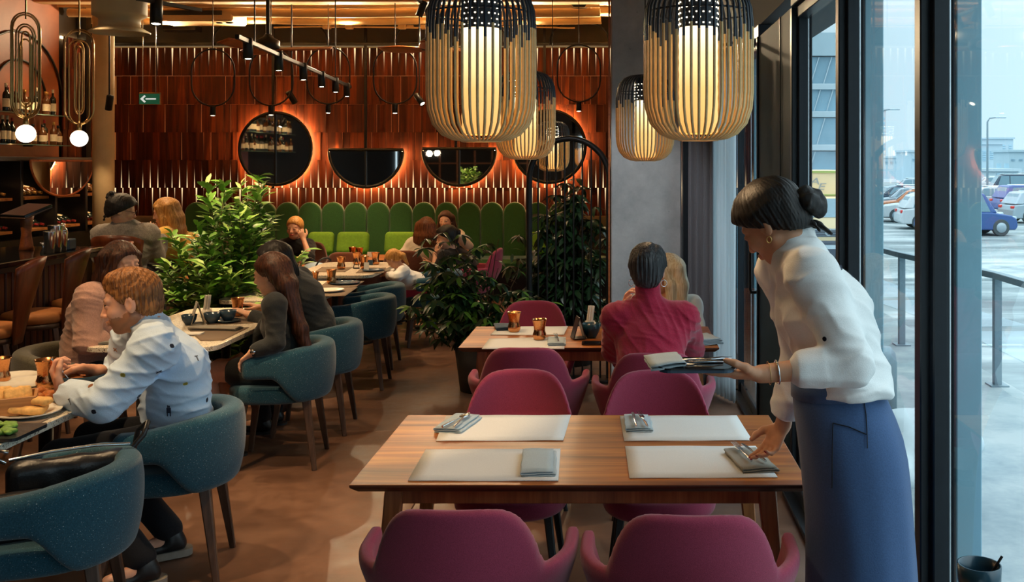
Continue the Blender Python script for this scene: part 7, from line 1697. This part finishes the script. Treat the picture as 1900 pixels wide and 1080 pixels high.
# dark-haired woman beyond her
E_ = dict(pelvis=(-1.97, 6.62, .53), waist=(-1.99, 6.60, .70), chest=(-2.06, 6.56, .88), neck=(-2.15, 6.50, 1.035), ls=(-2.10, 6.33, .98), rs=(-2.12, 6.68, .98), lw=(-2.33, 6.32, .79), rw=(-2.36, 6.62, .79), lk=(-2.38, 6.5, .52), rk=(-2.38, 6.72, .52), la=(-2.3, 6.5, .09), ra=(-2.3, 6.72, .09)); E_['le'] = arm(E_['ls'], E_['lw'], (.3, -.2, -.6)); E_['re'] = arm(E_['rs'], E_['rw'], (.3, .2, -.6))
person('dark-haired woman seated just beyond the one in the black dress', E_, (P(507, 484, 6.45), (-.95, -.15, -.22)), hair_long(.50, .05, True, lean=(.22, -.02)), 'hair_black', [dict(k='top', m='dress_black', inf=.014, sleeve=.95, wr=.004, n='jumper', hem=-.3), dict(k='trousers', m='trousers_dark'), dict(k='shoes', m='shoe_black')], h=.0065, seed=51)
# woman in grey at the bar
G_ = dict(pelvis=(-4.03, 8.22, .84), waist=(-4.035, 8.21, 1.0), chest=P(236, 460, 8.15), neck=P(230, 413, 8.12), ls=P(190, 436, 8.14), rs=P(276, 434, 8.16), le=P(188, 476, 8.30), re=P(290, 474, 8.34), lw=(-4.15, 7.92 + .55, 1.15), rw=(-3.86, 8.50, 1.12), lk=(-4.13, 8.62, .82), rk=(-3.92, 8.62, .82), la=(-4.1, 8.6, .40), ra=(-3.94, 8.6, .40))
g_t, g_H, g_J, _, g_o = person('woman in grey knit with messy black bun and glasses at the bar', G_, (P(226, 390, 8.1), (.85, .35, -.22)), hair_bun((-.085, .02, .078), .058, .022, .014), 'hair_black', [dict(k='top', m='knit_grey', inf=.026, sleeve=.95, wr=.005, n='jumper', hem=-.3), dict(k='trousers', m='trousers_dark'), dict(k='shoes', m='shoe_black')], h=.0065, seed=61)
for q in (1, -1): c = g_H.p(.104, q * .030, .002); MB().tube([c + g_H.l * (.019 * math.cos(a)) + g_H.u * (.017 * math.sin(a)) for a in np.linspace(0, 2 * PI, 15)[:-1]], .0015, 5, closed=True).tube([g_H.p(.100, q * .05, .004), g_H.p(.0, q * .085, .005)], .0014, 5).obj('glasses', 'black_metal', g_t)
# blonde in yellow knit beside her
Y_ = dict(pelvis=(-3.74, 8.80, .84), waist=(-3.76, 8.79, 1.0), chest=P(318, 455, 8.76), neck=P(322, 420, 8.74), ls=P(306, 440, 8.56), rs=P(330, 440, 8.92), lw=(-4.02, 8.62, 1.10), rw=(-4.05, 8.86, 1.08), lk=(-4.13, 8.76, .82), rk=(-4.13, 8.92, .82), la=(-4.08, 8.76, .40), ra=(-4.08, 8.92, .40)); Y_['le'] = arm(Y_['ls'], Y_['lw'], (.2, -.2, -.8)); Y_['re'] = arm(Y_['rs'], Y_['rw'], (.2, .2, -.8))
person('long-haired blonde in yellow knit turned to the woman in grey', Y_, (P(307, 393, 8.72), (-.95, -.2, -.28)), hair_long(.30, .05, True, lean=(.25, -.05)), 'hair_honey', [dict(k='top', m='knit_yellow', inf=.024, sleeve=.96, wr=.005, n='jumper', hem=-.3), dict(k='trousers', m='trousers_dark'), dict(k='shoes', m='shoe_black')], h=.0065, seed=71)
# smiling blonde resting her chin on her hand
bucket_chair('bucket_chair', 'brown bucket chair under the smiling blonde woman', 'brown_fabric', (-3.50, 11.05, 0), -PI / 2, 'brown bucket chairs near the bench')
S_ = dict(pelvis=(-3.50, 11.02, .53), waist=(-3.50, 10.98, .68), chest=P(552, 462, 10.85), neck=P(549, 444, 10.82), ls=P(572, 456, 10.84), rs=P(528, 456, 10.84), le=P(574, 478, 10.52), lw=P(563, 444, 10.62), rw=(-3.55, 10.36, .72), lk=(-3.38, 10.6, .50), rk=(-3.60, 10.6, .50), la=(-3.38, 10.62, .09), ra=(-3.6, 10.62, .09)); S_['re'] = arm(S_['rs'], S_['rw'], (-.5, 0, -.5))
person('smiling woman with tied blonde hair in black, chin on her hand', S_, (P(547, 423, 10.78), (-.10, -1, -.08)), hair_tail(.02), 'hair_honey', [dict(k='top', m='tee_black', inf=.016, sleeve=.55, wr=.004, n='top', hem=-.3), dict(k='trousers', m='trousers_dark'), dict(k='shoes', m='shoe_black')], h=.0068, seed=81, hands=dict(l=dict(d=(-.4, .1, .9), n=(-.2, .9, .1), c=.8)))
# woman in cream seen from behind
C_ = dict(pelvis=(-2.22, 10.58, .53), waist=(-2.21, 10.60, .70), chest=P(789, 465, 10.62), neck=P(790, 443, 10.62), ls=P(766, 455, 10.62), rs=P(812, 455, 10.62), lw=(-2.2, 11.0, .72), rw=(-1.98, 11.0, .72), lk=(-2.3, 11.0, .5), rk=(-2.1, 11.0, .5), la=(-2.3, 11.05, .09), ra=(-2.1, 11.05, .09)); C_['le'] = arm(C_['ls'], C_['lw'], (-.5, 0, -.5)); C_['re'] = arm(C_['rs'], C_['rw'], (.5, 0, -.5))
person('woman in a cream jumper with chestnut hair, seen from behind', C_, (P(792, 424, 10.62), (.1, 1, -.08)), hair_long(.22, .05, False), 'hair_chestnut', [dict(k='top', m='knit_cream', inf=.020, sleeve=.95, wr=.004, n='jumper', hem=-.3), dict(k='trousers', m='trousers_dark'), dict(k='shoes', m='shoe_black')], h=.0068, seed=91)
# woman facing us on the bench
F_ = dict(pelvis=(-2.18, 12.98, .62), waist=(-2.17, 12.92, .76), chest=P(828, 446, 12.76), neck=P(828, 427, 12.72), ls=P(851, 437, 12.74), rs=P(805, 437, 12.74), lw=(-2.02, 12.4, .86), rw=(-2.2, 12.4, .86), lk=(-2.06, 12.60, .52), rk=(-2.28, 12.60, .52), la=(-2.06, 12.6, .09), ra=(-2.28, 12.6, .09)); F_['le'] = arm(F_['ls'], F_['lw'], (.5, 0, -.5)); F_['re'] = arm(F_['rs'], F_['rw'], (-.5, 0, -.5))
person('brown-haired woman facing us from the green bench', F_, (P(827, 409, 12.66), (-.1, -1, -.05)), hair_long(.14, .03, False), 'hair_brown', [dict(k='top', m='knit_cream', inf=.018, sleeve=.95, wr=.004, n='jumper', hem=-.3), dict(k='trousers', m='trousers_dark'), dict(k='shoes', m='shoe_black')], h=.0072, seed=101)
# woman in the black t-shirt, hand to her mouth
T_ = dict(pelvis=(-1.60, 10.50, .52), waist=(-1.62, 10.46, .68), chest=P(842, 488, 10.38), neck=P(839, 464, 10.36), ls=P(826, 477, 10.20), rs=P(856, 475, 10.52), le=P(806, 510, 10.12), lw=P(808, 470, 10.22), rw=(-1.98, 10.44, .70), lk=(-2.02, 10.42, .50), rk=(-2.02, 10.6, .5), la=(-1.98, 10.42, .09), ra=(-1.98, 10.6, .09)); T_['re'] = arm(T_['rs'], T_['rw'], (.1, .3, -.7))
t_t, t_H, t_J, _, t_o = person('woman in a black t-shirt with swept-up dark hair, hand at her mouth', T_, (P(829, 441, 10.32), (-.93, -.30, -.16)), hair_bun((-.10, 0, .03), .035, .018, .008), 'hair_black', [dict(k='top', m='tee_black', inf=.018, sleeve=.42, wr=.005, n='t_shirt', hem=-.3), dict(k='trousers', m='trousers_dark'), dict(k='shoes', m='shoe_black')], h=.0068, seed=111, hands=dict(l=dict(d=(.2, .0, 1), n=(.6, .3, .2), c=.7)))
tsh = child(t_t, 't_shirt'); patch(t_t, tsh, 838, 492, [(0, 0, .07, .05), (.03, .02, .03, .03), (-.03, -.02, .03, .02)], 'label_cream', 'chest_print', .5)
# little girl leaning on the table
L_ = dict(pelvis=(-1.93, 9.64, .50), waist=(-1.95, 9.62, .60), chest=P(752, 518, 9.52), neck=P(744, 497, 9.46), ls=P(748, 505, 9.36), rs=P(745, 502, 9.58), le=P(738, 514, 9.28), lw=P(718, 511, 9.40), re=P(728, 508, 9.68), rw=P(716, 506, 9.62), lk=(-2.20, 9.55, .53), rk=(-2.20, 9.72, .53), la=(-2.12, 9.55, .30), ra=(-2.12, 9.72, .30))
person('little girl in white top and pink skirt leaning on the far stone table', L_, (P(730, 480, 9.42), (-.75, .25, -.60), (-.3, 0, 1)), hair_tail(.14), 'hair_honey', [dict(k='top', m='shirt_white', inf=.014, sleeve=.95, wr=.004, n='top', hem=-.1), dict(k='skirt', m='skirt_pink', to=.75), dict(k='shoes', m='shoe_black')], h=.0058, s=.72, seed=121, closed=True)
